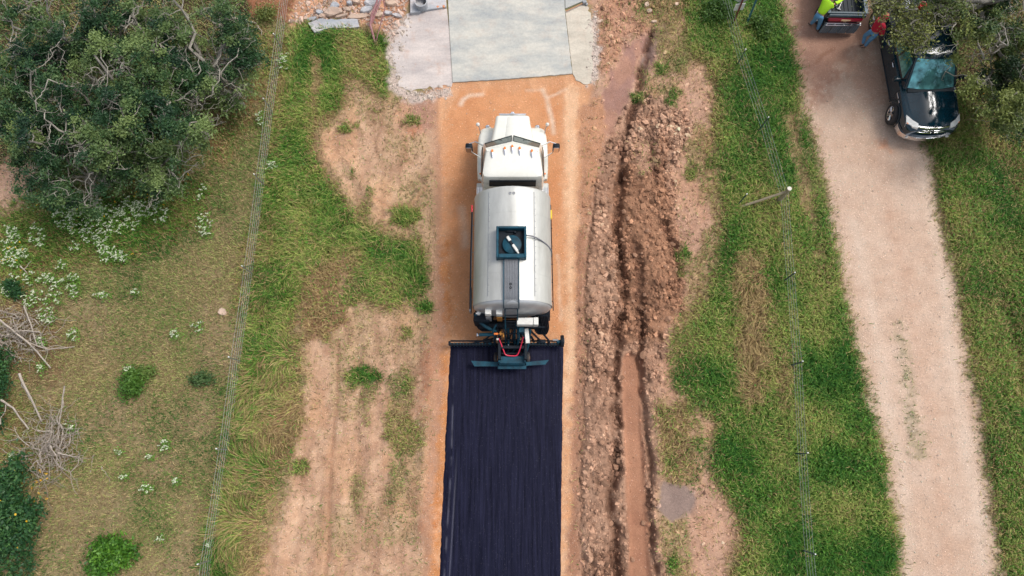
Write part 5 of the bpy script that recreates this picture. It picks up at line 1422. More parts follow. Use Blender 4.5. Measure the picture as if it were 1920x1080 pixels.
# ------------------------------------------------------------------ road signs at the top edge
M_SIGNB = mat('sign_back_aluminium', (.50, .54, .55), .45, metal=.2, var=.08, scale=5)
M_RUSTP = mat('rusty_sign_post', (.16, .035, .035), .7, var=.35, scale=12)
M_GRNP = mat('green_sign_post', (.05, .17, .19), .5, var=.25, scale=10, dirt=(.3, .3, .28), dirt_amt=.3)
x, y = G(1375, 44, 0)
SG = thing('sign_post', 'rust red post carrying a pale diamond sign and a small white plate', 'road sign', (x, y, 0))
hx, hy = G(1393, 0, 1.55)
d = Vector((hx - x, hy - y, 1.55)); up = d.normalized()
bm = B(); tube(bm, [up * -.2, up * 2.6], .032, 5); lp(SG, 'post', bm, M_RUSTP)
side = Vector((.98, .12, 0)).normalized(); nrm = side.cross(up).normalized()
if nrm.y > 0: nrm = -nrm
def panel(c, w, h, n=4, rotd=45, th=.006):
    bm = B(); pts = []
    if n == 4 and rotd == 45: q = [(-w / 2, -h / 2), (w / 2, -h / 2), (w / 2, h / 2), (-w / 2, h / 2)]
    else: q = [(w / 2 * math.cos(R(rotd + 360 * k / n)), h / 2 * math.sin(R(rotd + 360 * k / n))) for k in range(n)]
    loft(bm, [[c + side * a + up * b + nrm * (t) for a, b in q] for t in (-th, th)])
    return bm
o = lp(SG, 'sign_plate', panel(up * 1.05 - nrm * .045, .36, .42), M_CAP, smooth=False)
bm = panel(up * 1.74 - nrm * .045, 1.0, .92, 4, 0)
lp(SG, 'sign_panel', bm, M_SIGNB, smooth=False)
x, y = G(1399, 47, 0)
SG2 = thing('sign_post', 'blue green sign post just right of the rusty sign post', 'road sign', (x, y, 0))
hx, hy = G(1418, 0, 1.3); d = Vector((hx - x, hy - y, 1.3)); up = d.normalized()
side = Vector((1, .05, 0)).normalized(); nrm = side.cross(up).normalized()
if nrm.y > 0: nrm = -nrm
bm = B()
for s in (-1, 1): tube(bm, [side * .024 * s + up * -.2, side * .024 * s + up * 2.7], .016, 5)
tube(bm, [nrm * -.02 + up * -.2, nrm * -.02 + up * 2.7], .018, 5); lp(SG2, 'post', bm, M_GRNP)
lp(SG2, 'sign_panel', panel(up * 2.15 - nrm * .05, .75, .6), M_SIGNB, smooth=False)

# ------------------------------------------------------------------ rubble, pipes, culvert at the top edge
M_RUB = concrete_mat('broken_concrete', lin((214, 208, 206), k=K), lin((176, 184, 192), k=K), .5, .4)
M_RUB2 = concrete_mat('stained_limestone', lin((226, 196, 172), k=K), lin((200, 176, 158), k=K), .8, .4)
M_RUSTY = mat('rusty_pipe_paint', (.28, .12, .12), .6, var=.35, scale=9, dirt=(.45, .33, .34), dirt_amt=.5)
def rock(name, px, py, sx, sy, sz, m, rot=0, seed=0, lab=None, cat=None, group=None, flat=True, zoff=0.0, tilt=0):
    r = random.Random(seed * 7 + 1)
    n = 9
    poly = []
    for k in range(n):
        a = 2 * math.pi * k / n + r.uniform(-.2, .2); q = r.uniform(.75, 1.08)
        poly.append((sx * q * math.cos(a), sy * q * math.sin(a)))
    bm = B()
    loft(bm, [[(u * .9, v * .9, -sz) for u, v in poly], [(u, v, -.1 * sz) for u, v in poly], [(u * .97, v * .97, sz * r.uniform(.55, .7)) for u, v in poly], [(u * .82, v * .82, sz * (1 + r.uniform(-.15, .15))) for u, v in poly]])
    bmesh.ops.triangulate(bm, faces=[f for f in bm.faces if len(f.verts) > 4])
    for v in bm.verts: v.co += Vector((r.gauss(0, .03) * sx, r.gauss(0, .03) * sy, r.gauss(0, .08) * sz))
    o = obj(name, bm, m, smooth=False)
    x, y = G(px, py)
    o.location = (x, y, gh(x, y) + sz * .35 + zoff); o.rotation_euler = (R(r.uniform(-tilt, tilt)), R(r.uniform(-tilt, tilt)), R(rot))
    return tag(o, lab, cat, group)
# the big tipped grey slab in the grass edge
W_ = [G(*p) for p in [(580, 48), (600, 40), (640, 41), (672, 41), (676, 55), (662, 57), (640, 57), (618, 58), (604, 62), (592, 66), (586, 58)]]
cx0 = sum(p[0] for p in W_) / len(W_); cy0 = sum(p[1] for p in W_) / len(W_)
bm = B(); prism(bm, ragged([(p[0] - cx0, p[1] - cy0) for p in W_], .015, 7, 5), -.15, .12)
bmesh.ops.triangulate(bm, faces=[f for f in bm.faces if len(f.verts) > 4])
o = obj('concrete_slab', bm, M_RUB, smooth=False); o.location = (cx0, cy0, .05)
tag(o, 'long blue grey broken slab lying along the top of the green grass', 'broken concrete')
RUB = [(585, 38, .22, .10, .08, 0, 8, 'pale concrete chunk at the left end of the long grey slab'), (606, 35, .16, .11, .10, 1, 20, 'square pale block just above the long grey slab'),
       (600, 26, .15, .10, .10, 0, -15, 'small whitish block above the square pale block'), (626, 26, .38, .22, .10, 1, 12, 'large cream slab piece in the middle of the rubble'), (628, 14, .24, .14, .10, 0, 30, 'blue white chunk above the large cream piece'),
       (640, 33, .30, .08, .08, 1, 14, 'narrow cream slab piece lying above the long grey slab'), (672, 34, .46, .10, .07, 1, 6, 'long thin cream slab with a dark undercut edge'), (688, 22, .26, .14, .12, 0, 20, 'white chunk left of the rusty pipes'),
       (652, 20, .20, .10, .08, 1, -20, 'tan chunk between the cream pieces and white chunk'), (728, 26, .16, .09, .09, 0, 0, 'pale block right of the rusty pipes'), (745, 30, .22, .08, .08, 0, -18, 'flat pale shard by the patch of bright grass'),
       (670, 6, .18, .16, .12, 1, 10, 'square cream block at the very top of the rubble'), (700, 6, .36, .22, .12, 0, 25, 'wide blue grey piece behind the rusty pipes'), (657, 10, .12, .12, .12, 0, 40, 'small blue white block beside the square cream block'),
       (712, 30, .2, .1, .08, 1, 15, 'cream piece tucked between the two rusty pipes'), (735, 8, .24, .14, .1, 1, -10, 'tan slab piece left of the culvert wall')]
for i, (px, py, sx, sy, sz, k, rot, lab) in enumerate(RUB):
    rock('concrete_rubble', px, py, sx, sy, sz, (M_RUB, M_RUB2)[k], rot, i + 3, lab, 'broken concrete', 'broken concrete pieces along the top edge', tilt=8)
rock('stone_block', 1124, 41, .17, .07, .06, M_RUB2, 28, 50, 'pink brick sized stone beside the pale concrete shoulder', 'stone')
rock('stone_block', 1217, 22, .13, .10, .08, M_RUB2, 10, 51, 'pale stone lying above the brown wheel track', 'stone')
rock('stone_block', 1212, 10, .12, .10, .08, M_RUB2, 60, 52, 'rounded tan stone at the top edge above the wheel track', 'stone')
rock('stone_block', 1268, 10, .10, .08, .08, M_RUB2, 60, 53, 'small tan stone near the top edge left of the tall grass', 'stone')
rock('limestone_rock', 418, 586, .15, .14, .09, M_RUB2, 0, 54, 'round pale rock alone in the pasture left of the fence', 'rock')
rock('stone_block', 1226, 42, .14, .05, .05, M_RUB2, 5, 57, 'thin white flake at the head of the grey wheel track', 'stone')
def pipe(name, pts, r, lab, m=M_RUSTY):
    P3 = [Vector((*G(px, py, z), z)) for px, py, z in pts]
    c = P3[-1].copy(); c.z = 0
    bm = B(); tube(bm, [p - c for p in P3], r, 8)
    o = obj(name, bm, m); o.location = c
    tag(o, lab, 'pipe')
pipe('bent_pipe', [(716, -40, .9), (706, 6, .75), (697, 28, .6), (694, 46, .45), (700, 68, .22), (704, 84, .03)], .045, 'pale rusty pipe bent sharply over the bright grass')
pipe('bent_pipe', [(722, -30, .8), (712, 4, .7), (702, 28, .55), (697, 44, .42)], .04, 'second rusty pipe lying along the bent one')
pipe('thin_rod', [(712, -30, 1.3), (722, 14, .9), (718, 30, .7), (708, 66, .3), (704, 84, .03)], .018, 'thin rusty rod leaning right of the bent pipe')
# culvert wing walls
def wall(pxs, z0, z1, lab, m):
    W = [G(px, py, z1) for px, py in pxs]
    c = (sum(p[0] for p in W) / len(W), sum(p[1] for p in W) / len(W))
    bm = B(); prism(bm, [(p[0] - c[0], p[1] - c[1]) for p in W], z0, z1)
    bmesh.ops.bevel(bm, geom=bm.edges[:], offset=.012, segments=1, affect='EDGES')
    o = obj('culvert_wall', bm, m, smooth=False); o.location = (c[0], c[1], 0)
    tag(o, lab, 'concrete wall')
wall([(769, -60), (794, -60), (794, 14), (786, 22), (769, 24)], -.2, .16, 'pale culvert wall with a round mouth beside the red earth', M_RUB)
wall([(796, -60), (833, -60), (837, 12), (822, 15), (796, 19)], -.2, .10, 'blue grey culvert apron next to the driveway slab', M_RUB)
# round mouth of the pipe
x, y = G(789, 2, .4)
bm = B(); lathe(bm, [(.20, 0), (.24, 0), (.24, .3), (.20, .3)], 'Z', (0, 0, 0), 24, cap=False); o = obj('drain_pipe', bm, M_RUB); o.location = (x, y, .1); tag(o, 'round grey pipe end standing in the culvert wall', 'pipe')
for i, (px, py, lab) in enumerate([(786, 22, 'orange brick scrap at the foot of the culvert wall'), (821, 14, 'orange brick scrap left of its pair by the driveway'), (832, 13, 'orange brick scrap touching the driveway slab')]):
    x, y = G(px, py, .05); bm = B(); bx(bm, (0, 0, .05), (.10, .09, .08), .015); o = obj('brick_scrap', bm, mat('fired_clay%d' % i, lin((224, 150, 110), k=K), .9, var=.2)); o.location = (x, y, .02); o.rotation_euler = (0, 0, i * .7); tag(o, lab, 'brick')
p0, p1 = Vector((*G(1061, 21, .08), .08)), Vector((*G(1095, 5, .08), .08))
bm = B(); tube(bm, [Vector((0, 0, 0)), p1 - p0], .022, 4); o = obj('form_board', bm, mat('form_lumber', lin((200, 148, 116), k=K), .8, var=.2)); o.location = p0; tag(o, 'thin tan form board along the corner of the driveway slab', 'board')
x, y = G(1096, 4, .1)
bm = B(); bx(bm, (0, 0, .08), (.16, .12, .14), .02, Matrix.Rotation(R(20), 4, 'Z')); bx(bm, (.08, -.06, .05), (.10, .10, .08), .02); o = obj('form_bracket', bm, M_GREY); o.location = (x, y, 0); tag(o, 'grey metal form bracket at the slab corner', 'bracket')

# ------------------------------------------------------------------ loose clods and stones
M_CLOD = attr_leaf_mat('loose_clods', 'col', trans=0, rough=.95, spec=.2)
ico_v = None
def ico(sub):
    bm = B(); bmesh.ops.create_icosphere(bm, subdivisions=sub, radius=1)
    v = np.array([p.co[:] for p in bm.verts]); f = np.array([[q.index for q in p.verts] for p in bm.faces]); bm.free(); return v, f
IV, IF = ico(1)
def scatter_stones(name, px, py, size, col, lab=None, sink=.3):
    n = len(px)
    V = IV[None] * (1 + rng.normal(0, .30, (n, len(IV), 1)))
    S = size[:, None] * np.stack([rng.uniform(.7, 1.3, n), rng.uniform(.7, 1.3, n), rng.uniform(.5, .9, n)], -1)
    V = V * S[:, None, :]
    a = rng.uniform(0, 6.28, n); c, s = np.cos(a)[:, None], np.sin(a)[:, None]
    X = V[..., 0] * c - V[..., 1] * s; Y = V[..., 0] * s + V[..., 1] * c
    Z = V[..., 2] + samp(HT, px, py)[:, None] + (S[:, 2] * (1 - sink * 2))[:, None] * .5
    VV = np.stack([X + px[:, None], Y + py[:, None], Z], -1).reshape(-1, 3)
    F = (IF[None] + (np.arange(n) * len(IV))[:, None, None]).reshape(-1)
    C = np.repeat(col, len(IV), 0)
    o = npobj(name, VV, F, np.full(n * len(IF), 3), M_CLOD, col={'col': C})
    tag(o, kind='stuff')
    return o
def pick(weight, n, x0=-20, x1=20, y0=-4.5, y1=18.5):
    """n random ground points with probability given by a weight map"""
    X = []; Y = []; got = 0
    while got < n:
        x = rng.uniform(x0, x1, n * 4); y = rng.uniform(y0, y1, n * 4)
        k = rng.random(n * 4) < samp(weight, x, y)
        # inside the camera's ground trapezoid plus a margin
        hw = np.interp(y, [-3.33, 17.1], [15.7, 19.5]) + 1.0
        k &= np.abs(x) < hw
        X.append(x[k]); Y.append(y[k]); got += k.sum()
    return np.concatenate(X)[:n], np.concatenate(Y)[:n]
soil = lambda x, y, f0=.8, f1=1.25: np.clip(samp(P[..., :3], x, y) * rng.uniform(f0, f1, (len(x), 1)), 0, .6)
w = np.clip(P[..., 6], 0, 1) ** 1.3 * (1 - slab_zone)
x, y = pick(np.clip(w * CLV, 0, 1), 14500, 1.5, 8); sz = np.clip(rng.lognormal(math.log(.022), .62, len(x)), .009, .09)
scatter_stones('clods', x, y, sz, soil(x, y, .6, 1.7))['label'] = 'small crumbled clods of brown earth'
w = np.clip(P[..., 7], 0, 1) * (1 - CLD) * (1 - slab_zone) * (1 - asp_zone)
x, y = pick(w, 9000); sz = np.clip(rng.lognormal(math.log(.012), .4, len(x)), .007, .035)
c_ = np.clip(soil(x, y, .9, 1.6) * .6 + np.array([.26, .23, .20]) * .6, 0, .6)
scatter_stones('pebbles', x, y, sz, c_)['label'] = 'pale pebbles scattered on the bare earth'
rb = poly_mask([(724, 55), (765, 22), (775, 50), (752, 110), (760, 160), (800, 168), (850, 160), (850, 178), (790, 188), (750, 186), (730, 150), (732, 100)], .1, .03) + poly_mask([(1106, 10), (1120, 12), (1124, 80), (1118, 160), (1100, 162)], .06, .03)
x, y = pick(np.clip(rb, 0, 1), 900); sz = np.clip(rng.lognormal(math.log(.022), .5, len(x)), .010, .07)
scatter_stones('limestone_chips', x, y, sz, np.clip(np.array([[.46, .39, .33]]) * rng.uniform(.6, 1.3, (len(x), 1)), 0, .62))['label'] = 'whitish limestone chips round the old slab'
rb = poly_mask([(560, 0), (765, -20), (760, 30), (740, 60), (690, 45), (580, 42), (545, 50)], .1, .05)
x, y = pick(np.clip(rb, 0, 1), 700); sz = np.clip(rng.lognormal(math.log(.04), .45, len(x)), .02, .10)
scatter_stones('rubble_gravel', x, y, sz, np.clip(np.array([[.48, .35, .28]]) * rng.uniform(.6, 1.3, (len(x), 1)), 0, .62))['label'] = 'pinkish broken rubble gravel'
# bigger clods, each one a thing
big = pick(np.clip(CLD, 0, 1), 70, 1.5, 8)
protos = []
for i in range(8):
    bm = B(); bmesh.ops.create_icosphere(bm, subdivisions=2, radius=1)
    r = random.Random(i + 40)
    dirs = [Vector((r.uniform(-1, 1), r.uniform(-1, 1), r.uniform(-1, 1))).normalized() for _ in range(7)]
    for v in bm.verts:
        n = v.co.normalized(); m_ = min([1.0] + [.72 / max(.2, n.dot(d)) for d in dirs])
        v.co = n * m_ * (1 + r.gauss(0, .03))
    me = bpy.data.meshes.new('earth_clod'); bm.to_mesh(me); bm.free()
    mc = mat('clod_earth_%d' % i, tuple(np.array(lin((178, 136, 108), k=K)) * r.uniform(.7, 1.15)), .95, var=.25, scale=6, bump=.7)
    me.materials.append(mc); protos.append(me)
for i, (x, y) in enumerate(zip(*big)):
    o = bpy.data.objects.new('earth_clod', protos[i % 8]); link(o)
    s = float(np.clip(rng.lognormal(math.log(.085), .3), .06, .17))
    o.scale = (s * rng.uniform(.8, 1.3), s * rng.uniform(.8, 1.3), s * rng.uniform(.6, .9)); o.rotation_euler = (rng.uniform(-.3, .3), rng.uniform(-.3, .3), rng.uniform(0, 6.28))
    o.location = (x, y, gh(x, y) + s * .25)
    tag(o, 'fist to head sized clod of brown earth in the churned ditch bank', 'clod', 'earth clods along the ditch')

# ------------------------------------------------------------------ grass blades
M_GRASS = attr_leaf_mat('grass_blades', 'col', trans=.25, rough=.6, spec=.25)
def blades(name, n, weight, lab, lenk=1.0, wk=1.0, cols=None, region=(-20.5, 20.5, -4.6, 19)):
    x, y = pick(weight, n, *region)
    g = samp(P[..., 3:], x, y)
    L_ = (.05 + g[:, 1]) * rng.uniform(.5, 1.35, n) * lenk
    dry = g[:, 2]; coh = g[:, 5]
    th = (fbm(x, y, .35, 3, 300) * 6.28 * 2.0) * .5 + (fbm(x, y, 1.6, 3, 310) - .5) * 6
    th = th + rng.normal(0, 1, n) * (2.2 - 1.7 * coh)
    lean = rng.uniform(.35, 1.25, n); lean = np.clip(lean + coh * .25, 0, 1.4)
    wid = (.0065 + .004 * rng.random(n)) * wk * (1 + .25 * (L_ < .12))
    dx, dy = np.cos(th), np.sin(th); px, py = -dy, dx
    z0 = samp(HT, x, y)
    hor = L_ * np.sin(lean); ver = L_ * np.cos(lean)
    base = np.stack([x, y, z0 - .01], -1)
    side = np.stack([px, py, np.zeros(n)], -1) * wid[:, None]
    tw = rng.normal(0, .35, n)
    side[:, 2] = wid * tw
    mid = base + np.stack([dx * hor * .38, dy * hor * .38, ver * .72 + .01], -1)
    tip = base + np.stack([dx * hor, dy * hor, ver * .92 + .01], -1)
    V = np.stack([base - side, base + side, mid + side * .85, mid - side * .85, tip], 1).reshape(-1, 3)
    o5 = (np.arange(n) * 5)[:, None]
    F = np.concatenate([o5 + np.array([[0, 1, 2, 3]]), o5 + np.array([[3, 2, 4]])], 1).ravel()
    lt = np.tile([4, 3], n)
    rnd = rng.random(n)
    patch = .5 + (fbm(x, y, .7, 4, 320) - .5) * 1.5
    isdry = rng.random(n) < np.clip(dry + (patch - .5) * .3, 0.02, .99)
    gA, gB, gC = np.array(lin((46, 102, 34))), np.array(lin((98, 142, 54))), np.array(lin((170, 178, 96)))
    sA, sB, sC = np.array(lin((200, 176, 124))), np.array(lin((164, 144, 96))), np.array(lin((150, 118, 92)))
    t = np.clip(rnd * .8 + (patch - .45) * 1.2 + dry * .45, 0, 1)[:, None]
    green = np.where(t < .5, gA + (gB - gA) * t * 2, gB + (gC - gB) * (t - .5) * 2)
    t2 = rng.random(n)[:, None]
    straw = np.where(t2 < .6, sA + (sB - sA) * t2 / .6, sB + (sC - sB) * (t2 - .6) / .4)
    C = np.where(isdry[:, None], straw, green) * rng.uniform(.6, 1.35, (n, 1)) * .95
    gm = np.clip((.16 - g[:, 1]) / .04, 0, 1)[:, None] * .15
    C = C * (1 - gm) + C.mean(1, keepdims=True) * np.array([1.25, 1.2, .92]) * gm
    C = np.repeat(C, 5, 0)
    o = npobj(name, V, F, lt, M_GRASS, col={'col': C})
    tag(o, lab, kind='stuff')
    return o
dens = P[..., 3] * (1 - slab_zone) * (1 - asp_zone)
tall = dens * np.clip((P[..., 4] - .13) / .06, 0, 1)
short = dens * (1 - np.clip((P[..., 4] - .13) / .06, 0, 1))
blades('long_grass', 215000, np.clip(tall, 0, 1), 'long green and straw coloured grass on the verges', wk=1.15)
blades('pasture_grass', 150000, np.clip(short, 0, 1), 'short olive and dry grass of the pasture', lenk=1.0, wk=1.0)

# ------------------------------------------------------------------ leaf masses, trees and bushes
M_LEAF = attr_leaf_mat('oak_leaves', 'col', trans=.22, rough=.5, spec=.35)
M_BARK = mat('lichen_grey_bark', lin((166, 160, 148), k=.8), .9, var=.3, scale=9, bump=.6, dirt=lin((110, 100, 86), k=.8), dirt_amt=.5)
M_DEADW = mat('bleached_dead_wood', lin((186, 174, 160), k=.8), .9, var=.25, scale=12, bump=.5, dirt=lin((120, 100, 84), k=.8), dirt_amt=.5)
M_STEM = mat('green_stem', (.09, .14, .05), .7, var=.2)

def leaf_mesh(name, cen, size, col, par=None, flat=.5, ratio=.5, mt=None):
    n = len(cen)
    u = rng.normal(0, 1, (n, 3)); u[:, 2] *= flat; u /= np.linalg.norm(u, axis=1, keepdims=True)
    r = rng.normal(0, 1, (n, 3)); r[:, 2] *= flat
    v = r - (r * u).sum(1, keepdims=True) * u; v /= np.linalg.norm(v, axis=1, keepdims=True)
    s = size[:, None]
    V = np.stack([cen - u * s, cen + v * s * ratio - u * s * .1, cen + u * s, cen - v * s * ratio - u * s * .1], 1).reshape(-1, 3)
    o = npobj(name, V, np.arange(n * 4), np.full(n, 4), mt or M_LEAF, par, col={'col': np.repeat(col, 4, 0)})
    return o

def np_tubes(paths, seg=4):
    """many thin tubes as one vertex / face set; paths: list of (points Nx3, radii N)"""
    Vs = []; Fs = []; off = 0
    ang = np.arange(seg) * 2 * np.pi / seg
    for p, r in paths:
        p = np.asarray(p, float); r = np.asarray(r, float); n = len(p)
        t = np.gradient(p, axis=0); t /= np.maximum(np.linalg.norm(t, axis=1, keepdims=True), 1e-6)
        ref = np.array([.3, .2, 1.0]) if abs(t[0, 2]) < .9 else np.array([1.0, .2, 0])
        a = np.cross(t, ref); a /= np.maximum(np.linalg.norm(a, axis=1, keepdims=True), 1e-6)
        b = np.cross(t, a)
        V = p[:, None] + (a[:, None] * np.cos(ang)[None, :, None] + b[:, None] * np.sin(ang)[None, :, None]) * r[:, None, None]
        Vs.append(V.reshape(-1, 3))
        i = np.arange(n - 1)[:, None] * seg; k = np.arange(seg)[None]; k2 = (k + 1) % seg
        Fs.append((np.stack([i + k, i + k2, i + seg + k2, i + seg + k], -1).reshape(-1, 4) + off)); off += n * seg
    return np.concatenate(Vs), np.concatenate(Fs)

def tube_obj(name, paths, m, par=None, seg=4, smooth=True):
    V, F = np_tubes(paths, seg)
    return npobj(name, V, F.ravel(), np.full(len(F), 4), m, par, smooth=smooth)

def wander(a, b, k, amp, r):
    """crooked path from a to b"""
    a, b = np.array(a, float), np.array(b, float)
    t = np.linspace(0, 1, k)[:, None]
    L_ = np.linalg.norm(b - a)
    off = np.cumsum(r.normal(0, 1, (k, 3)), 0); off -= off[0]; off -= t * off[-1]
    return a * (1 - t) + b * t + off * amp * L_ / k

def tree(lab, px, py, Ht, Rad, nleaf, seed, tint=0.0, group='oak trees at the upper left', cat='tree', trunk=None, leaf=.044, bare=.25, sq=1.0, zc=.62, cl=.16, twigs=5, palette=None):
    r = np.random.default_rng(seed)
    cx, cy = G(px, py, Ht * .8)
    bx0, by0 = trunk if trunk else (cx, cy)
    root = thing('oak_tree', lab, cat, (bx0, by0, 0), group=group)
    O = np.array([bx0, by0, 0]); C = np.array([cx - bx0, cy - by0, Ht * zc])
    fork = np.array([C[0] * .35, C[1] * .35, Ht * .30])
    tr = [(wander((0, 0, -.2), fork, 6, .25, r), np.linspace(.20, .13, 6) * Ht / 4.5)]
    paths = []; tips = []; tipw = []
    nl = 9
    for i in range(nl):
        a = 6.283 * (i + r.uniform(-.35, .35)) / nl
        rad = Rad * r.uniform(.45, .85); zz = r.uniform(-.1, .30) * Ht
        end = C + np.array([math.cos(a) * rad, math.sin(a) * rad * sq, zz])
        limb = wander(fork, end, 9, .55, r); limb[:, 2] = np.maximum(limb[:, 2], .4)
        paths.append((limb, np.linspace(.085, .022, 9) * Ht / 4.5))
        for j in range(7):
            t0 = limb[int(r.integers(3, 9))]
            out = np.array([t0[0] - C[0], t0[1] - C[1], 0]); out /= max(np.linalg.norm(out), .01)
            e = t0 + (out * .5 + r.normal(0, .75, 3) * np.array([1, 1, .45]) + [0, 0, .25]) * Rad * .38
            dd = (e - C) / np.array([Rad, Rad * sq, Ht * (1 - zc) * 1.0]); q = np.linalg.norm(dd)
            if q > 1: e = C + (e - C) / q
            e[2] = max(e[2], Ht * .22)
            sub = wander(t0, e, 7, .6, r); paths.append((sub, np.linspace(.022, .007, 7)))
            for k in range(twigs):
                s0 = sub[int(r.integers(2, 7))]
                e2 = s0 + r.normal(0, .24, 3) * np.array([1, 1, .6]) + [0, 0, .05]
                tw = wander(s0, e2, 5, .6, r); paths.append((tw, np.linspace(.0075, .003, 5)))
                tips.append(e2); tipw.append(0.0 if r.random() < bare else r.uniform(.4, 1.5))
    tube_obj('trunk', tr, M_BARK, root, 9)
    tube_obj('limbs', paths, M_BARK, root, 4)
    tips = np.array(tips); tipw = np.array(tipw)
    gap = fbm(tips[:, 0] + bx0, tips[:, 1] + by0, .9, 2, 400 + seed)
    tipw = tipw * np.clip((gap - .43) * 10, 0, 1) + 1e-5
    ci = r.choice(len(tips), nleaf, p=tipw / tipw.sum())
    dirs = r.normal(0, 1, (nleaf, 3)); 
    cen = tips[ci] + dirs * np.array([cl, cl, cl * .45]) * r.uniform(.3, 1.05, (nleaf, 1))
    cen[:, 2] = np.maximum(cen[:, 2], .15)
    tone = np.clip((fbm(tips[:, 0] + bx0, tips[:, 1] + by0, 1.1, 3, 440 + seed) - .5) * 2.2 + .35 + r.random(len(tips)) * .35, 0, 1)[ci]
    if palette: c0, c1, c2 = [np.array(lin(c)) for c in palette]
    else: c0, c1, c2 = np.array(lin((20, 50, 38))), np.array(lin((56, 90, 52))), np.array(lin((130, 150, 88)))
    t = np.clip(tone * .8 + r.random(nleaf) * .25 + tint, 0, 1)[:, None]
    col = np.where(t < .5, c0 + (c1 - c0) * t * 2, c1 + (c2 - c1) * (t - .5) * 2) * .9
    o = leaf_mesh('crown', cen, leaf * r.uniform(.6, 1.3, nleaf), col, root)
    return root

LT = [('dark crowned oak filling the top left corner', 55, 50, 4.6, 2.3, 26000, 1, 0), ('oak with pale bare limbs near the top edge right of the corner oak', 215, 55, 4.8, 2.2, 26000, 2, .08), ('oak with long white forked branches in the middle of the top group', 335, 60, 4.8, 2.2, 24000, 3, .05),
      ('oak left of centre of the grove with yellowish shoots', 40, 200, 4.2, 2.0, 20000, 4, 0), ('dense dark oak in the heart of the grove', 175, 180, 4.6, 2.2, 26000, 5, 0), ('oak in the heart of the grove right of the densest crown', 295, 160, 4.4, 1.9, 21000, 6, .05),
      ('low oak at the lower left of the grove beside the pale bare patch', 120, 290, 3.2, 1.8, 17000, 7, .1), ('thin crowned tree with dead twigs at the lower tip of the grove', 265, 275, 3.0, 2.0, 18000, 8, .15)]
for lab, px, py, h, rad, n, sd_, tn in LT:
    tree(lab, px, py, h, rad * .93, int(n * 1.15), sd_, tn, bare=.26 if sd_ < 7 else .36)
tree('feathery thin crowned tree at the right edge of the grove near the fence', 405, 70, 3.0, 1.4, 4800, 20, .15, bare=.4)
tree('small feathery tree between the grove and the wire fence', 420, 150, 2.2, .9, 2600, 21, .2, bare=.45, twigs=4)
RPAL = [(24, 50, 34), (60, 88, 46), (136, 146, 74)]
tree('oak leaning over the hood of the black pickup from the right edge', 1935, 105, 4.4, 1.95, 38000, 11, 0, 'oak trees at the upper right', palette=RPAL, trunk=(18.2, 14.0))
tree('oak in the top right corner with yellow shoots', 1872, -10, 5.0, 1.75, 20000, 12, .05, 'oak trees at the upper right', palette=RPAL, trunk=(17.2, 16.5))
tree('low dark oak below the corner oak on the right verge', 1905, 190, 2.6, 1.15, 8000, 14, 0, 'oak trees at the upper right', palette=RPAL, trunk=(18.5, 13.2))
# a long bough reaching over the black pickup and the man in red: its tree stands beyond the right edge of the pickup
def bough(lab, base, pts, spread, nleaf, seed, tint, start=.6):
    r = np.random.default_rng(seed)
    root = thing('oak_tree', lab, 'tree', (base[0], base[1], 0), group='oak trees at the upper right')
    O = np.array([base[0], base[1], 0])
    A = np.array([[*G(px, py, z), z] for px, py, z in pts]) - O
    A = np.vstack([[0, 0, -.2], [0.0, 0, 1.8], A])
    main = np.array([list(p) for p in smooth_path([Vector(a) for a in A], 5)])
    tube_obj('trunk', [(main, np.linspace(.17, .02, len(main)))], M_BARK, root, 8)
    paths = []; tips = []
    for i in range(60):
        k = int(r.integers(len(main) * start, len(main))); s0 = main[k]
        e = s0 + r.normal(0, 1, 3) * np.array([spread, spread, .22])
        p = wander(s0, e, 7, .6, r); paths.append((p, np.linspace(.022, .007, 7)))
        for j in range(5):
            q0 = p[int(r.integers(2, 7))]; e2 = q0 + r.normal(0, .2, 3) * [1, 1, .5]
            paths.append((wander(q0, e2, 4, .5, r), np.linspace(.009, .004, 4)))
            if r.random() > .12: tips.append(e2)
    tube_obj('limbs', paths, M_BARK, root, 4)
    tips = np.array(tips); ci = r.integers(0, len(tips), nleaf)
    cen = tips[ci] + r.normal(0, 1, (nleaf, 3)) * [.17, .17, .10]
    c0, c1, c2 = [np.array(lin(c)) for c in ((64, 80, 42), (112, 122, 62), (160, 160, 88))]
    t = np.clip(r.random(len(tips))[ci] * .55 + r.random(nleaf) * .4 + tint, 0, 1)[:, None]
    leaf_mesh('crown', cen, .045 * r.uniform(.6, 1.3, nleaf), np.where(t < .5, c0 + (c1 - c0) * t * 2, c1 + (c2 - c1) * (t - .5) * 2) * .9, root)
bough('tree whose pale green bough hangs over the door side of the black pickup', (16.9, 15.6), [(1790, 20, 3.1), (1752, 12, 3.1), (1722, 30, 3.0), (1712, 55, 2.8), (1706, 78, 2.6)], .25, 3400, 31, .12, start=.66)
bough('tree whose bough reaches left over the red shirted person', (17.0, 16.9), [(1800, -30, 3.2), (1750, -14, 3.2), (1700, -4, 3.1), (1670, 0, 2.9), (1645, 4, 2.7)], .18, 2000, 32, .1, start=.72)
bough('tree with yellow tipped twigs above the cab of the black pickup', (17.3, 15.9), [(1850, 0, 3.3), (1810, 2, 3.3), (1785, 10, 3.1), (1768, 18, 3.0)], .22, 1600, 33, .1, start=.6)

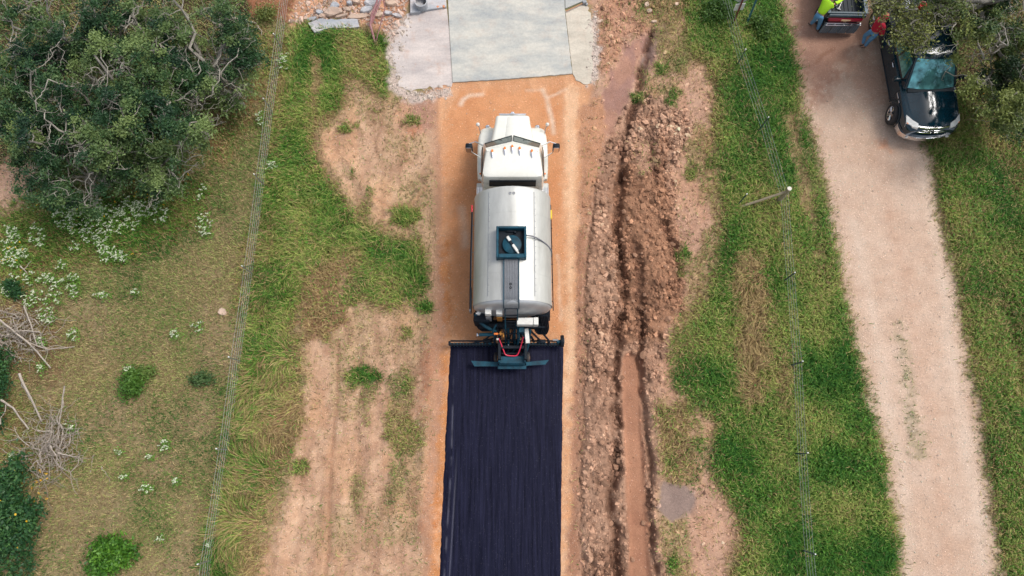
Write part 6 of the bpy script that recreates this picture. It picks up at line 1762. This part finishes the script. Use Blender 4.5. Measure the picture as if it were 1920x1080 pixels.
def bush(name, lab, cat, px, py, rx, ry, h, n, pal, seed, leaf=.05, group=None, flow=None):
    """low leafy mound: stems from the ground, leaves round their tips"""
    r = np.random.default_rng(seed)
    x, y = G(px, py, h * .5); z0 = gh(x, y)
    root = thing(name, lab, cat, (x, y, z0), group=group)
    ns = max(8, int(rx * ry * 70)); paths = []; tips = []
    for i in range(ns):
        a = r.uniform(0, 6.28); q = math.sqrt(r.random()) * (.72 + .30 * math.sin(2 * a + seed) + .22 * math.sin(5 * a + seed * 2))
        e = np.array([rx * q * math.cos(a), ry * q * math.sin(a), h * (1 - .5 * q * q) * r.uniform(.6, 1.1)])
        paths.append((wander((e[0] * .35, e[1] * .35, -.03), e, 4, .3, r), np.linspace(.008, .004, 4)))
        tips.append(e)
    tube_obj('stems', paths, M_STEM, root, 3)
    tips = np.array(tips); ci = r.integers(0, ns, n)
    sp = min(.16, rx * .35)
    cen = tips[ci] + r.normal(0, 1, (n, 3)) * [sp, sp, sp * .7]; cen[:, 2] = np.abs(cen[:, 2]) * .9 + .02
    c0, c1, c2 = [np.array(lin(c)) for c in pal]
    t = np.clip(r.random(ns)[ci] * .5 + r.random(n) * .5, 0, 1)[:, None]
    fo_ = leaf_mesh('foliage', cen, leaf * r.uniform(.6, 1.3, n), np.where(t < .5, c0 + (c1 - c0) * t * 2, c1 + (c2 - c1) * (t - .5) * 2) * .9, root, flat=.7)
    tag(fo_, kind='stuff')
    if flow:
        k, fc = flow; cf = tips[r.integers(0, ns, k)] + r.normal(0, 1, (k, 3)) * [sp, sp, .03]; cf[:, 2] += .08
        fo_ = leaf_mesh('flowers', cf, .035 * r.uniform(.7, 1.4, k), np.tile(np.array(lin(fc)), (k, 1)) * r.uniform(.8, 1.05, (k, 1)), root, flat=.25, ratio=.8); tag(fo_, kind='stuff')
    return root
DG = [(30, 66, 40), (52, 92, 52), (84, 124, 62)]; LG = [(60, 100, 34), (92, 136, 44), (134, 168, 62)]
bush('dark_bush', 'large dark blue green bush at the lower left corner', 'bush', 12, 975, 1.25, 1.9, 1.0, 9500, DG, 41, .06, flow=(10, (226, 180, 40)))
bush('dark_bush', 'dark green bush on the left edge above the dead branch pile', 'bush', -6, 715, .55, 1.2, .8, 3200, DG, 42, .05)
bush('green_weed', 'round bright green weed clump in the middle of the pasture', 'weed', 250, 722, .42, .42, .30, 2400, [(58, 96, 36), (82, 122, 46), (108, 142, 60)], 43, .045)
bush('green_weed', 'pale fringe of weeds touching the round green weed clump', 'weed', 272, 700, .28, .2, .22, 600, [(84, 112, 50), (104, 130, 60), (128, 146, 76)], 44, .04)
bush('leafy_bush', 'lush leafy bush at the bottom edge of the pasture', 'bush', 210, 1042, .50, .62, .55, 3600, [(44, 84, 28), (76, 124, 38), (112, 158, 52)], 45, .06)
bush('green_weed', 'bluish green weed right of the round clump', 'weed', 382, 712, .32, .16, .22, 700, [(60, 92, 52), (80, 108, 60), (104, 128, 76)], 46, .045)
bush('dark_bush', 'small dark green shrub among the white flowers on the left edge', 'bush', 28, 540, .30, .32, .4, 1100, DG, 47, .05)
bush('yellow_shrub', 'yellow leaved sapling in the dark gap of the grove', 'shrub', 45, 150, .42, .30, 1.6, 700, [(120, 130, 30), (170, 170, 40), (206, 196, 60)], 48, .05)
bush('yellow_shrub', 'yellow flowered shrub under the trees on the right edge', 'shrub', 1893, 150, .40, .30, 1.2, 500, [(110, 118, 40), (180, 170, 40), (214, 196, 50)], 49, .05)
bush('green_weed', 'trailing green weeds at the right end of the grove above the grass', 'weed', 455, 60, .5, .5, .4, 1200, [(70, 94, 44), (96, 116, 56), (130, 140, 80)], 50, .04)
bush('green_weed', 'olive weed thicket growing over the brown earth at the top edge', 'weed', 500, 28, .4, .35, .35, 1000, [(84, 104, 50), (112, 124, 62), (146, 148, 84)], 51, .04)
bush('green_weed', 'coarse leafy weeds at the foot of the sign posts', 'weed', 1345, 22, .5, .6, .5, 2200, [(44, 76, 30), (72, 106, 42), (110, 138, 60)], 52, .05)
bush('green_weed', 'leafy weeds right of the blue green sign post', 'weed', 1425, 50, .45, .5, .4, 1700, [(44, 76, 30), (72, 106, 42), (104, 132, 60)], 53, .05)

# frostweed: white flower heads over green leaves
def flower_patch(pts, n, heads, seed):
    r = np.random.default_rng(seed); out = []
    for px, py, rx, ry, wgt in pts:
        k = max(3, int(n * wgt))
        a = r.uniform(0, 6.28, k); q = np.sqrt(r.random(k))
        X = px + rx * q * np.cos(a); Y = py + ry * q * np.sin(a)
        out += [G(u, v, .3) for u, v in zip(X, Y)]
    return np.array(out)
M_PETAL = attr_leaf_mat('white_petals', 'col', trans=.2, rough=.6)
def flowers(name, pts, lab, seed, green=16, petals=7, hz=.34, whitef=1.0, single=None, cat=None, group=None):
    r = np.random.default_rng(seed); n = len(pts)
    z0 = samp(HT, pts[:, 0], pts[:, 1])
    stem = np.stack([pts[:, 0], pts[:, 1], z0 + hz * r.uniform(.7, 1.2, n)], -1)
    o0 = np.array([*pts.mean(0), 0]) if single else np.zeros(3)
    g = np.repeat(stem, green, 0) + r.normal(0, 1, (n * green, 3)) * [.075, .075, .05] - [0, 0, .10]
    gc = np.array(lin((104, 146, 60))) * r.uniform(.5, 1.4, (n * green, 1)) * [1, 1, .9]
    sp_ = r.uniform(-.5, 1.2, n); sv_ = np.repeat(np.stack([np.cos(sp_), np.sin(sp_), np.zeros(n)], -1), petals, 0)
    h = np.repeat(stem, petals, 0) + sv_ * r.uniform(-.06, .06, (n * petals, 1)) + r.normal(0, 1, (n * petals, 3)) * [.012, .012, .008]
    hc = np.array(lin((216, 222, 192))) * r.uniform(.75, 1.0, (n * petals, 1))
    par = None
    if single: par = thing(name, lab, cat, tuple(o0), group=group)
    a = leaf_mesh('leaves' if single else name + '_leaves', g - o0, .035 * r.uniform(.6, 1.4, len(g)), gc, par, flat=.5, ratio=.42)
    b = leaf_mesh('flower_heads' if single else name, h - o0, .024 * r.uniform(.6, 1.3, len(h)), hc, par, flat=.4, ratio=.75, mt=M_PETAL)
    if single: tag(a, kind='stuff'); tag(b, kind='stuff')
    if not single:
        tag(a, 'green leaves under the white wildflowers', kind='stuff'); tag(b, lab, kind='stuff')
DR1 = [(130, 375, 35, 20, 1.2), (170, 395, 40, 25, 1.4), (120, 410, 25, 20, 1), (215, 410, 30, 28, 1.4), (245, 400, 22, 32, 1.3), (270, 390, 22, 18, .7), (180, 440, 25, 18, .9), (200, 470, 18, 22, .8), (225, 480, 15, 10, .5), (150, 430, 20, 12, .4),
       (300, 395, 16, 24, .6), (285, 350, 18, 14, .4), (325, 350, 22, 10, .5), (305, 335, 14, 16, .4), (20, 450, 16, 30, .9), (35, 478, 20, 12, .6), (70, 440, 18, 22, .6), (100, 520, 20, 22, .7), (50, 520, 30, 14, .4), (60, 560, 22, 16, .5), (85, 590, 16, 20, .5),
       (20, 490, 18, 14, .4), (130, 545, 14, 14, .4), (140, 460, 14, 10, .2), (95, 560, 18, 20, .4), (10, 540, 12, 16, .3), (160, 375, 20, 18, .5), (120, 495, 10, 10, .15), (105, 360, 25, 8, .4)]
flowers('white_wildflowers', flower_patch(DR1, 42, 0, 60), 'drifts of white wildflowers below the oak grove', 61)
SOLO = [(383, 420, 14, 22, 16, 'white flower clump below the grove halfway to the fence'), (378, 358, 10, 18, 10, 'narrow white flower clump under the tip of the feathery tree'), (428, 190, 14, 12, 12, 'white flower clump beside the fallen pale branch'), (530, 110, 14, 18, 16, 'white flowering clump growing through the top of the fence'),
        (382, 432, 16, 8, 10, 'low row of white flowers under the halfway clump'), (136, 520, 10, 8, 9, 'white flower tuft right of the densest left drift'), (190, 550, 14, 10, 9, 'pale flower tuft above the open pasture'), (255, 548, 9, 7, 6, 'small white flower tuft in the open pasture left of the rock'), (328, 626, 9, 8, 9, 'compact white flower clump left of the pale rock, lower one'),
        (372, 612, 12, 9, 9, 'white flower clump nearest to the pale rock'), (135, 628, 9, 12, 10, 'white flowers right of the fallen dead tree'), (75, 640, 10, 8, 7, 'white flowers growing between the dead branches'), (305, 835, 10, 10, 12, 'white flower clump in the lower pasture, the densest there'), (278, 855, 6, 4, 5, 'small white tuft below the dense lower clump'),
        (222, 848, 6, 4, 4, 'tiny white tuft left of the dense lower clump'), (275, 914, 12, 8, 10, 'white and yellow green clump near the lower bush'), (230, 893, 6, 4, 5, 'tiny white tuft near the loose twigs'), (330, 900, 6, 6, 6, 'yellowish flower tuft left of the lower fence'), (240, 690, 6, 5, 5, 'white tuft at the upper left of the round weed clump'), (72, 690, 8, 6, 6, 'white tuft above the long dead pole'),
        (510, 310, 12, 10, 12, 'white flower clump right of the fence in the green grass'), (488, 222, 8, 12, 10, 'white flower clump at the fence below the second post'), (20, 860, 8, 12, 9, 'white flowers between the branch pile and the dark bush'), (130, 800, 8, 5, 6, 'white flowers right of the leaning poles'), (390, 1026, 5, 10, 6, 'white flowers on the lowest stretch of fence'), (300, 980 + 28, 6, 5, 4, 'dry tan flower tuft right of the lower bush')]
for i, (px, py, rx, ry, n, lab) in enumerate(SOLO):
    flowers('wildflower_clump', flower_patch([(px, py, rx, ry, 1)], n, 0, 100 + i), lab, 200 + i, green=16, single=True, cat='wildflowers', group='clumps of white wildflowers')
# scattered yellow blossoms
r = np.random.default_rng(77)
yp = []
for px, py, rx, ry, k in [(30, 960, 45, 90, 8), (75, 940, 30, 20, 6), (60, 900, 40, 20, 8), (250, 330, 120, 80, 18), (30, 470, 20, 30, 12), (150, 400, 60, 50, 12), (280, 360, 30, 40, 10), (1850, 20, 60, 40, 10), (1885, 170, 40, 40, 10)]:
    for _ in range(k):
        yp.append(G(px + r.normal(0, .5) * rx, py + r.normal(0, .5) * ry, .3))
yp = np.array(yp); cen = np.repeat(np.stack([yp[:, 0], yp[:, 1], samp(HT, yp[:, 0], yp[:, 1]) + .35], -1), 4, 0) + r.normal(0, .02, (len(yp) * 4, 3))
o = leaf_mesh('yellow_blossoms', cen, np.full(len(cen), .022), np.tile(np.array(lin((232, 178, 40))), (len(cen), 1)), None, flat=.3, ratio=.8); tag(o, 'scattered small yellow blossoms', kind='stuff')

# broad leaved weeds mixed into the long grass
x, y = pick(np.clip(tall, 0, 1) * np.clip((fbm(*(np.meshgrid(gx, gy)), .8, 3, 500) - .45) * 6, 0, 1), 16000)
cen = np.stack([x, y, samp(HT, x, y) + rng.uniform(.08, .26, len(x))], -1)
cw = np.array(lin((84, 132, 44))) * rng.uniform(.6, 1.5, (len(x), 1)) * [1, 1, .9]
o = leaf_mesh('verge_weeds', cen, .035 * rng.uniform(.6, 1.5, len(x)), cw, None, flat=.5, ratio=.45); tag(o, 'broad leaved weeds mixed into the long grass', kind='stuff')

# ------------------------------------------------------------------ dead branches
def branch_part(par, pts, r0, r1, seed, nm='branch', m=None, fork=3, amp=.35):
    r = np.random.default_rng(seed); paths = []
    base = []
    for a, b in zip(pts[:-1], pts[1:]): base.append(wander(a, b, 6, amp, r)[:-1])
    base = np.vstack(base + [[pts[-1]]])
    paths.append((base, np.linspace(r0, r1, len(base))))
    for i in range(fork):
        s0 = base[int(r.integers(2, len(base)))]; d = (base[-1] - base[0]); L_ = np.linalg.norm(d)
        e = s0 + d * r.uniform(.1, .3) + r.normal(0, .22, 3) * L_ * [1, 1, .4]; e[2] = max(e[2], .04)
        paths.append((wander(s0, e, 5, .4, r), np.linspace(r0 * .45, r1 * .6, 5)))
    return tube_obj(nm, paths, m or M_DEADW, par, 5)
def pw(px, py, z, O): x, y = G(px, py, z); return (x - O[0], y - O[1], z)
def heap(lab, px, py, rx, ry, n, seed, poles=(), tw=260, group=None):
    O = (*G(px, py, 0), 0); r = np.random.default_rng(seed)
    root = thing('dead_branch_pile', lab, 'branch pile', O, group=group)
    for i in range(n):
        a = r.uniform(0, 6.28); q = r.random() ** .5 * .8; x, y = px + rx * q * math.cos(a), py + ry * q * math.sin(a)
        b = r.uniform(0, 6.28); l = r.uniform(.4, 1.0)
        p0 = pw(x, y, r.uniform(.05, .5), O); p1 = pw(x + rx * l * math.cos(b), y + ry * l * math.sin(b), r.uniform(.05, .5), O)
        branch_part(root, [p0, p1], r.uniform(.014, .028), .007, seed * 100 + i, amp=.25)
    paths = []
    for i in range(tw):
        a = r.uniform(0, 6.28); q = r.random() ** .8 * 1.25; x, y = px + rx * q * math.cos(a), py + ry * q * math.sin(a)
        p0 = np.array(pw(x, y, r.uniform(.02, .45), O)); e = p0 + r.normal(0, .32, 3) * [1, 1, .4]; e[2] = max(.02, e[2])
        paths.append((wander(p0, e, 5, .5, r), np.linspace(.010, .004, 5)))
    tag(tube_obj('twigs', paths, M_DEADW, root, 3), kind='stuff')
    for k, (pts, rr) in enumerate(poles):
        branch_part(root, [pw(*p, O) for p in pts], rr * .8, rr * .5, seed * 100 + 80 + k, 'pole', fork=1, amp=.06)
heap('heap of bleached dead branches with two leaning poles at the lower left', 92, 835, 50, 58, 34, 81, poles=[([(36, 700, 1.1), (52, 735, .9), (78, 790, .3)], .055), ([(121, 724, .9), (117, 750, .7), (106, 830, .2)], .035), ([(2, 750, .5), (25, 765, .5), (54, 805, .3)], .05)])
heap('fallen dead tree crown with grey twigs on the left edge', 30, 625, 62, 42, 26, 82, poles=[([(45, 575, .7), (60, 615, .5), (70, 650, .3)], .035), ([(0, 600, .6), (50, 640, .5), (95, 690, .2)], .045), ([(48, 640, .4), (90, 655, .3), (140, 650, .1)], .03)], tw=200)
def stick(lab, pts, r0, seed, fork=2, name='fallen_branch'):
    O = (*G(pts[0][0], pts[0][1], 0), 0)
    P3 = [pw(*p, O) for p in pts]
    r = np.random.default_rng(seed); base = np.vstack([wander(a, b, 5, .3, r)[:-1] for a, b in zip(P3[:-1], P3[1:])] + [[P3[-1]]])
    paths = [(base, np.linspace(r0, r0 * .4, len(base)))]
    for i in range(fork):
        s0 = base[int(r.integers(1, len(base)))]; e = s0 + r.normal(0, .16, 3) * [1, 1, .2]; e[2] = max(.03, e[2]); paths.append((wander(s0, e, 4, .3, r), np.linspace(r0 * .5, r0 * .25, 4)))
    o = tube_obj(name, paths, M_DEADW, None, 5); o.location = O; tag(o, lab, 'branch')
stick('pale crooked dead branch reaching out of the grove towards the fence', [(352, 176, .25), (378, 183, .2), (398, 180, .2), (414, 184, .15)], .035, 1, 3)
stick('thin dead stick right of the branch heap, the upright one', [(178, 852, .06), (172, 868, .05), (169, 886, .04)], .02, 2, 1)
stick('thin dead stick slanting in the lower pasture', [(190, 874, .06), (199, 888, .05), (206, 906, .04)], .02, 3, 0)
stick('grey fallen log at the top right end of the grove', [(437, 34, .1), (462, 38, .1), (481, 44, .1)], .06, 4, 1, 'fallen_log')
stick('grey branch stub continuing from the fallen log', [(481, 48, .1), (491, 58, .06)], .04, 5, 1)
stick('thin bare twig standing in the white flowers', [(38, 498, .3), (52, 515, .1)], .03, 6, 1)

# straw thrown over the fence line
r = np.random.default_rng(99)
w = poly_mask([(445, 520), (500, 480), (520, 560), (470, 640), (440, 640)], .3, .1) + .7 * poly_mask([(470, 60), (550, 60), (540, 230), (500, 240)], .3, .15) + .6 * poly_mask([(1290, 720), (1370, 700), (1400, 760), (1300, 820)], .3, .1)

# ------------------------------------------------------------------ people
M_SKIN = mat('skin', (.42, .22, .15), .6, var=.08)
M_DENIM = mat('blue_denim', (.10, .26, .44), .85, var=.18, scale=10, bump=.5)
M_HIVIS = mat('lime_safety_shirt', (.42, .78, .02), .8, var=.08, scale=8, bump=.4)
M_REDSH = mat('dark_red_shirt', (.42, .008, .03), .85, var=.15, scale=8, bump=.4)
M_BOOT = mat('dusty_work_boot', (.10, .075, .055), .8, var=.3, scale=14)
M_GLOVE = M_SKIN
def skin(name, pts, edges, rad, m, par, sub=2):
    me = bpy.data.meshes.new(name); me.from_pydata([tuple(p) for p in pts], edges, [])
    o = bpy.data.objects.new(name, me); link(o, par)
    sk = o.modifiers.new('skin', 'SKIN'); 
    if not me.skin_vertices: me.skin_vertices.new() if hasattr(me.skin_vertices, 'new') else None
    for i, r_ in enumerate(rad):
        rr = r_ if isinstance(r_, tuple) else (r_, r_)
        me.skin_vertices[0].data[i].radius = rr
        me.skin_vertices[0].data[i].use_root = (i == 0)
    sk.use_smooth_shade = True
    ss = o.modifiers.new('sub', 'SUBSURF'); ss.levels = sub; ss.render_levels = sub
    me.materials.append(m)
    return o
def person(lab, loc, rz, J, shirt, cap):
    """J: joints in local metres, +Y forward"""
    root = thing('person', lab, 'person', loc, rz)
    V = lambda k: Vector(J[k])
    pts = [V('pelvis'), V('waist'), V('chest'), V('neck'), V('head'), V('crown')]; rad = [.095, .08, .095, .050, .088, .070]
    E = [(0, 1), (1, 2), (2, 3), (3, 4), (4, 5)]
    nose = V('head') + (V('face') - V('head')).normalized() * .095; pts.append(nose); rad.append(.018); E.append((4, 6))
    def chain(start, ks, rs):
        i = start
        for k, r_ in zip(ks, rs):
            pts.append(V(k)); rad.append(r_); E.append((i, len(pts) - 1)); i = len(pts) - 1
        return i
    for s in 'lr':
        chain(0, ['hip' + s, 'knee' + s, 'ankle' + s, 'toe' + s], [.085, .055, .038, .030])
        w_ = chain(2, ['sh' + s, 'el' + s, 'wr' + s], [.052, .040, .027])
        d = (V('wr' + s) - V('el' + s)).normalized(); sd_ = d.cross(Vector((0, 0, 1))); sd_ = sd_.normalized() if sd_.length > .1 else Vector((1, 0, 0)); up_ = sd_.cross(d)
        wr = V('wr' + s); palm = wr + d * .05
        pts.append(palm); rad.append((.030, .018)); E.append((w_, len(pts) - 1)); pi_ = len(pts) - 1
        for q, (o_, ln) in enumerate(((-.03, .062), (-.010, .072), (.010, .068), (.03, .055))):
            a = palm + d * .045 + sd_ * o_; b = a + d * ln * .55 - up_ * .008; c = b + d * ln * .4 - up_ * .022
            i0 = len(pts); pts.extend([a, b, c]); rad.extend([.010, .009, .007]); E.extend([(pi_, i0), (i0, i0 + 1), (i0 + 1, i0 + 2)])
        a = wr + d * .03 + sd_ * (.035 if s == 'l' else -.035); b = a + d * .035 + sd_ * (.015 if s == 'l' else -.015)
        i0 = len(pts); pts.extend([a, b]); rad.extend([.011, .009]); E.extend([(w_, i0), (i0, i0 + 1)])
    skin('body', pts, E, rad, M_SKIN, root)
    # clothes follow the same joints, slightly larger
    mid = lambda a, b, t: V(a).lerp(V(b), t)
    P3 = [V('pelvis') + Vector((0, 0, .02)), V('waist'), V('chest'), mid('chest', 'neck', .6)]; Rr = [(.165, .14), (.165, .14), (.19, .155), .095]; Ee = [(0, 1), (1, 2), (2, 3)]
    for s in 'lr':
        i0 = len(P3); P3 += [V('sh' + s), mid('sh' + s, 'el' + s, .5), V('el' + s), mid('el' + s, 'wr' + s, .88)]; Rr += [.088, .070, .060, .046]; Ee += [(2, i0), (i0, i0 + 1), (i0 + 1, i0 + 2), (i0 + 2, i0 + 3)]
    skin('shirt', P3, Ee, Rr, shirt, root)
    P4 = [V('pelvis')]; R4 = [(.135, .125)]; E4 = []
    P4.append(mid('pelvis', 'waist', .35)); R4.append((.13, .115)); E4.append((0, 1))
    for s in 'lr':
        i0 = len(P4); P4 += [V('hip' + s), mid('hip' + s, 'knee' + s, .5), V('knee' + s), mid('knee' + s, 'ankle' + s, .5), mid('knee' + s, 'ankle' + s, .97)]; R4 += [.105, .090, .074, .068, .062]
        E4 += [(0, i0)] + [(i0 + k, i0 + k + 1) for k in range(4)]
    skin('jeans', P4, E4, R4, M_DENIM, root)
    for s in 'lr':
        a, t = V('ankle' + s), V('toe' + s); h = a - (t - a).normalized() * .03
        skin('boot', [Vector((a.x, a.y, .12)), Vector((h.x, h.y, .05)), (a + t) / 2 * 1.0 - Vector((0, 0, ((a + t) / 2).z - .05)), Vector((t.x, t.y, .04))], [(0, 1), (1, 2), (2, 3)], [.05, .045, .048, .042], M_BOOT, root)
    bm = B(); c = V('head') + (V('crown') - V('head')) * .5
    lathe(bm, [(.105, -.02), (.108, .02), (.09, .07), (.05, .10), (.001, .108)], 'Z', tuple(c), 18)
    f = (V('face') - V('head')); f.z = 0; f.normalize(); sdv = Vector((f.y, -f.x, 0))
    br = [c + f * .09 - sdv * .075, c + f * .16 - sdv * .05, c + f * .18, c + f * .16 + sdv * .05, c + f * .09 + sdv * .075]
    loft(bm, [[p + Vector((0, 0, 0.0)) for p in br], [p + Vector((0, 0, .012)) for p in br]])
    obj('cap', bm, cap, root)
    return root
# hi-vis shirt: stands at the near corner of the utility vehicle and leans both arms into its bed (faces +X+Y)
fl, fr = G(1521, 46), G(1534, 57)
c0 = ((fl[0] + fr[0]) / 2, (fl[1] + fr[1]) / 2)
rz = R(-42)
def loc_(wx, wy, z):
    dx, dy = wx - c0[0], wy - c0[1]; c, s = math.cos(-rz), math.sin(-rz)
    return (dx * c - dy * s, dx * s + dy * c, z)
def lw(px, py, z): return loc_(*G(px, py, z), z)
J = dict(pelvis=lw(1537, 27, .98), waist=lw(1543, 19, 1.12), chest=lw(1551, 9, 1.33), neck=lw(1562, -1, 1.50), head=lw(1570, -8, 1.62), crown=lw(1573, -11, 1.72), face=lw(1580, -16, 1.58),
         hipl=lw(1532, 30, .90), hipr=lw(1540, 33, .90), kneel=lw(1527, 38, .50), kneer=lw(1537, 44, .50), anklel=lw(1521, 44, .10), ankler=lw(1533, 55, .10), toel=lw(1516, 42, .04), toer=lw(1537, 60, .04),
         shl=lw(1547, -2, 1.40), shr=lw(1561, 9, 1.38), ell=lw(1562, -12, 1.22), elr=lw(1572, 4, 1.20), wrl=lw(1576, -14, 1.12), wrr=lw(1584, -4, 1.12))
person('person in a lime safety shirt and blue jeans leaning on the utility vehicle', (c0[0], c0[1], 0), rz, J, M_HIVIS, M_CAP)
fl, fr = G(1614, 86), G(1622, 90)
c0 = ((fl[0] + fr[0]) / 2, (fl[1] + fr[1]) / 2); rz = R(-60)
J = dict(pelvis=lw(1639, 59, .98), waist=lw(1643, 53, 1.12), chest=lw(1650, 46, 1.35), neck=lw(1656, 38, 1.52), head=lw(1660, 32, 1.64), crown=lw(1661, 30, 1.75), face=lw(1668, 22, 1.62),
         hipl=lw(1634, 59, .92), hipr=lw(1641, 66, .92), kneel=lw(1622, 66, .52), kneer=lw(1630, 76, .50), anklel=lw(1618, 82, .10), ankler=lw(1622, 86, .10), toel=lw(1612, 84, .04), toer=lw(1614, 88, .04),
         shl=lw(1645, 40, 1.42), shr=lw(1657, 51, 1.40), ell=lw(1648, 34, 1.25), elr=lw(1654, 66, 1.12), wrl=lw(1656, 38, 1.20), wrr=lw(1648, 60, 1.02))
person('person in a dark red shirt and blue jeans leaning against the black pickup', (c0[0], c0[1], 0), rz, J, M_REDSH, mat('red_white_cap', (.62, .05, .08), .7, var=.5, scale=14))
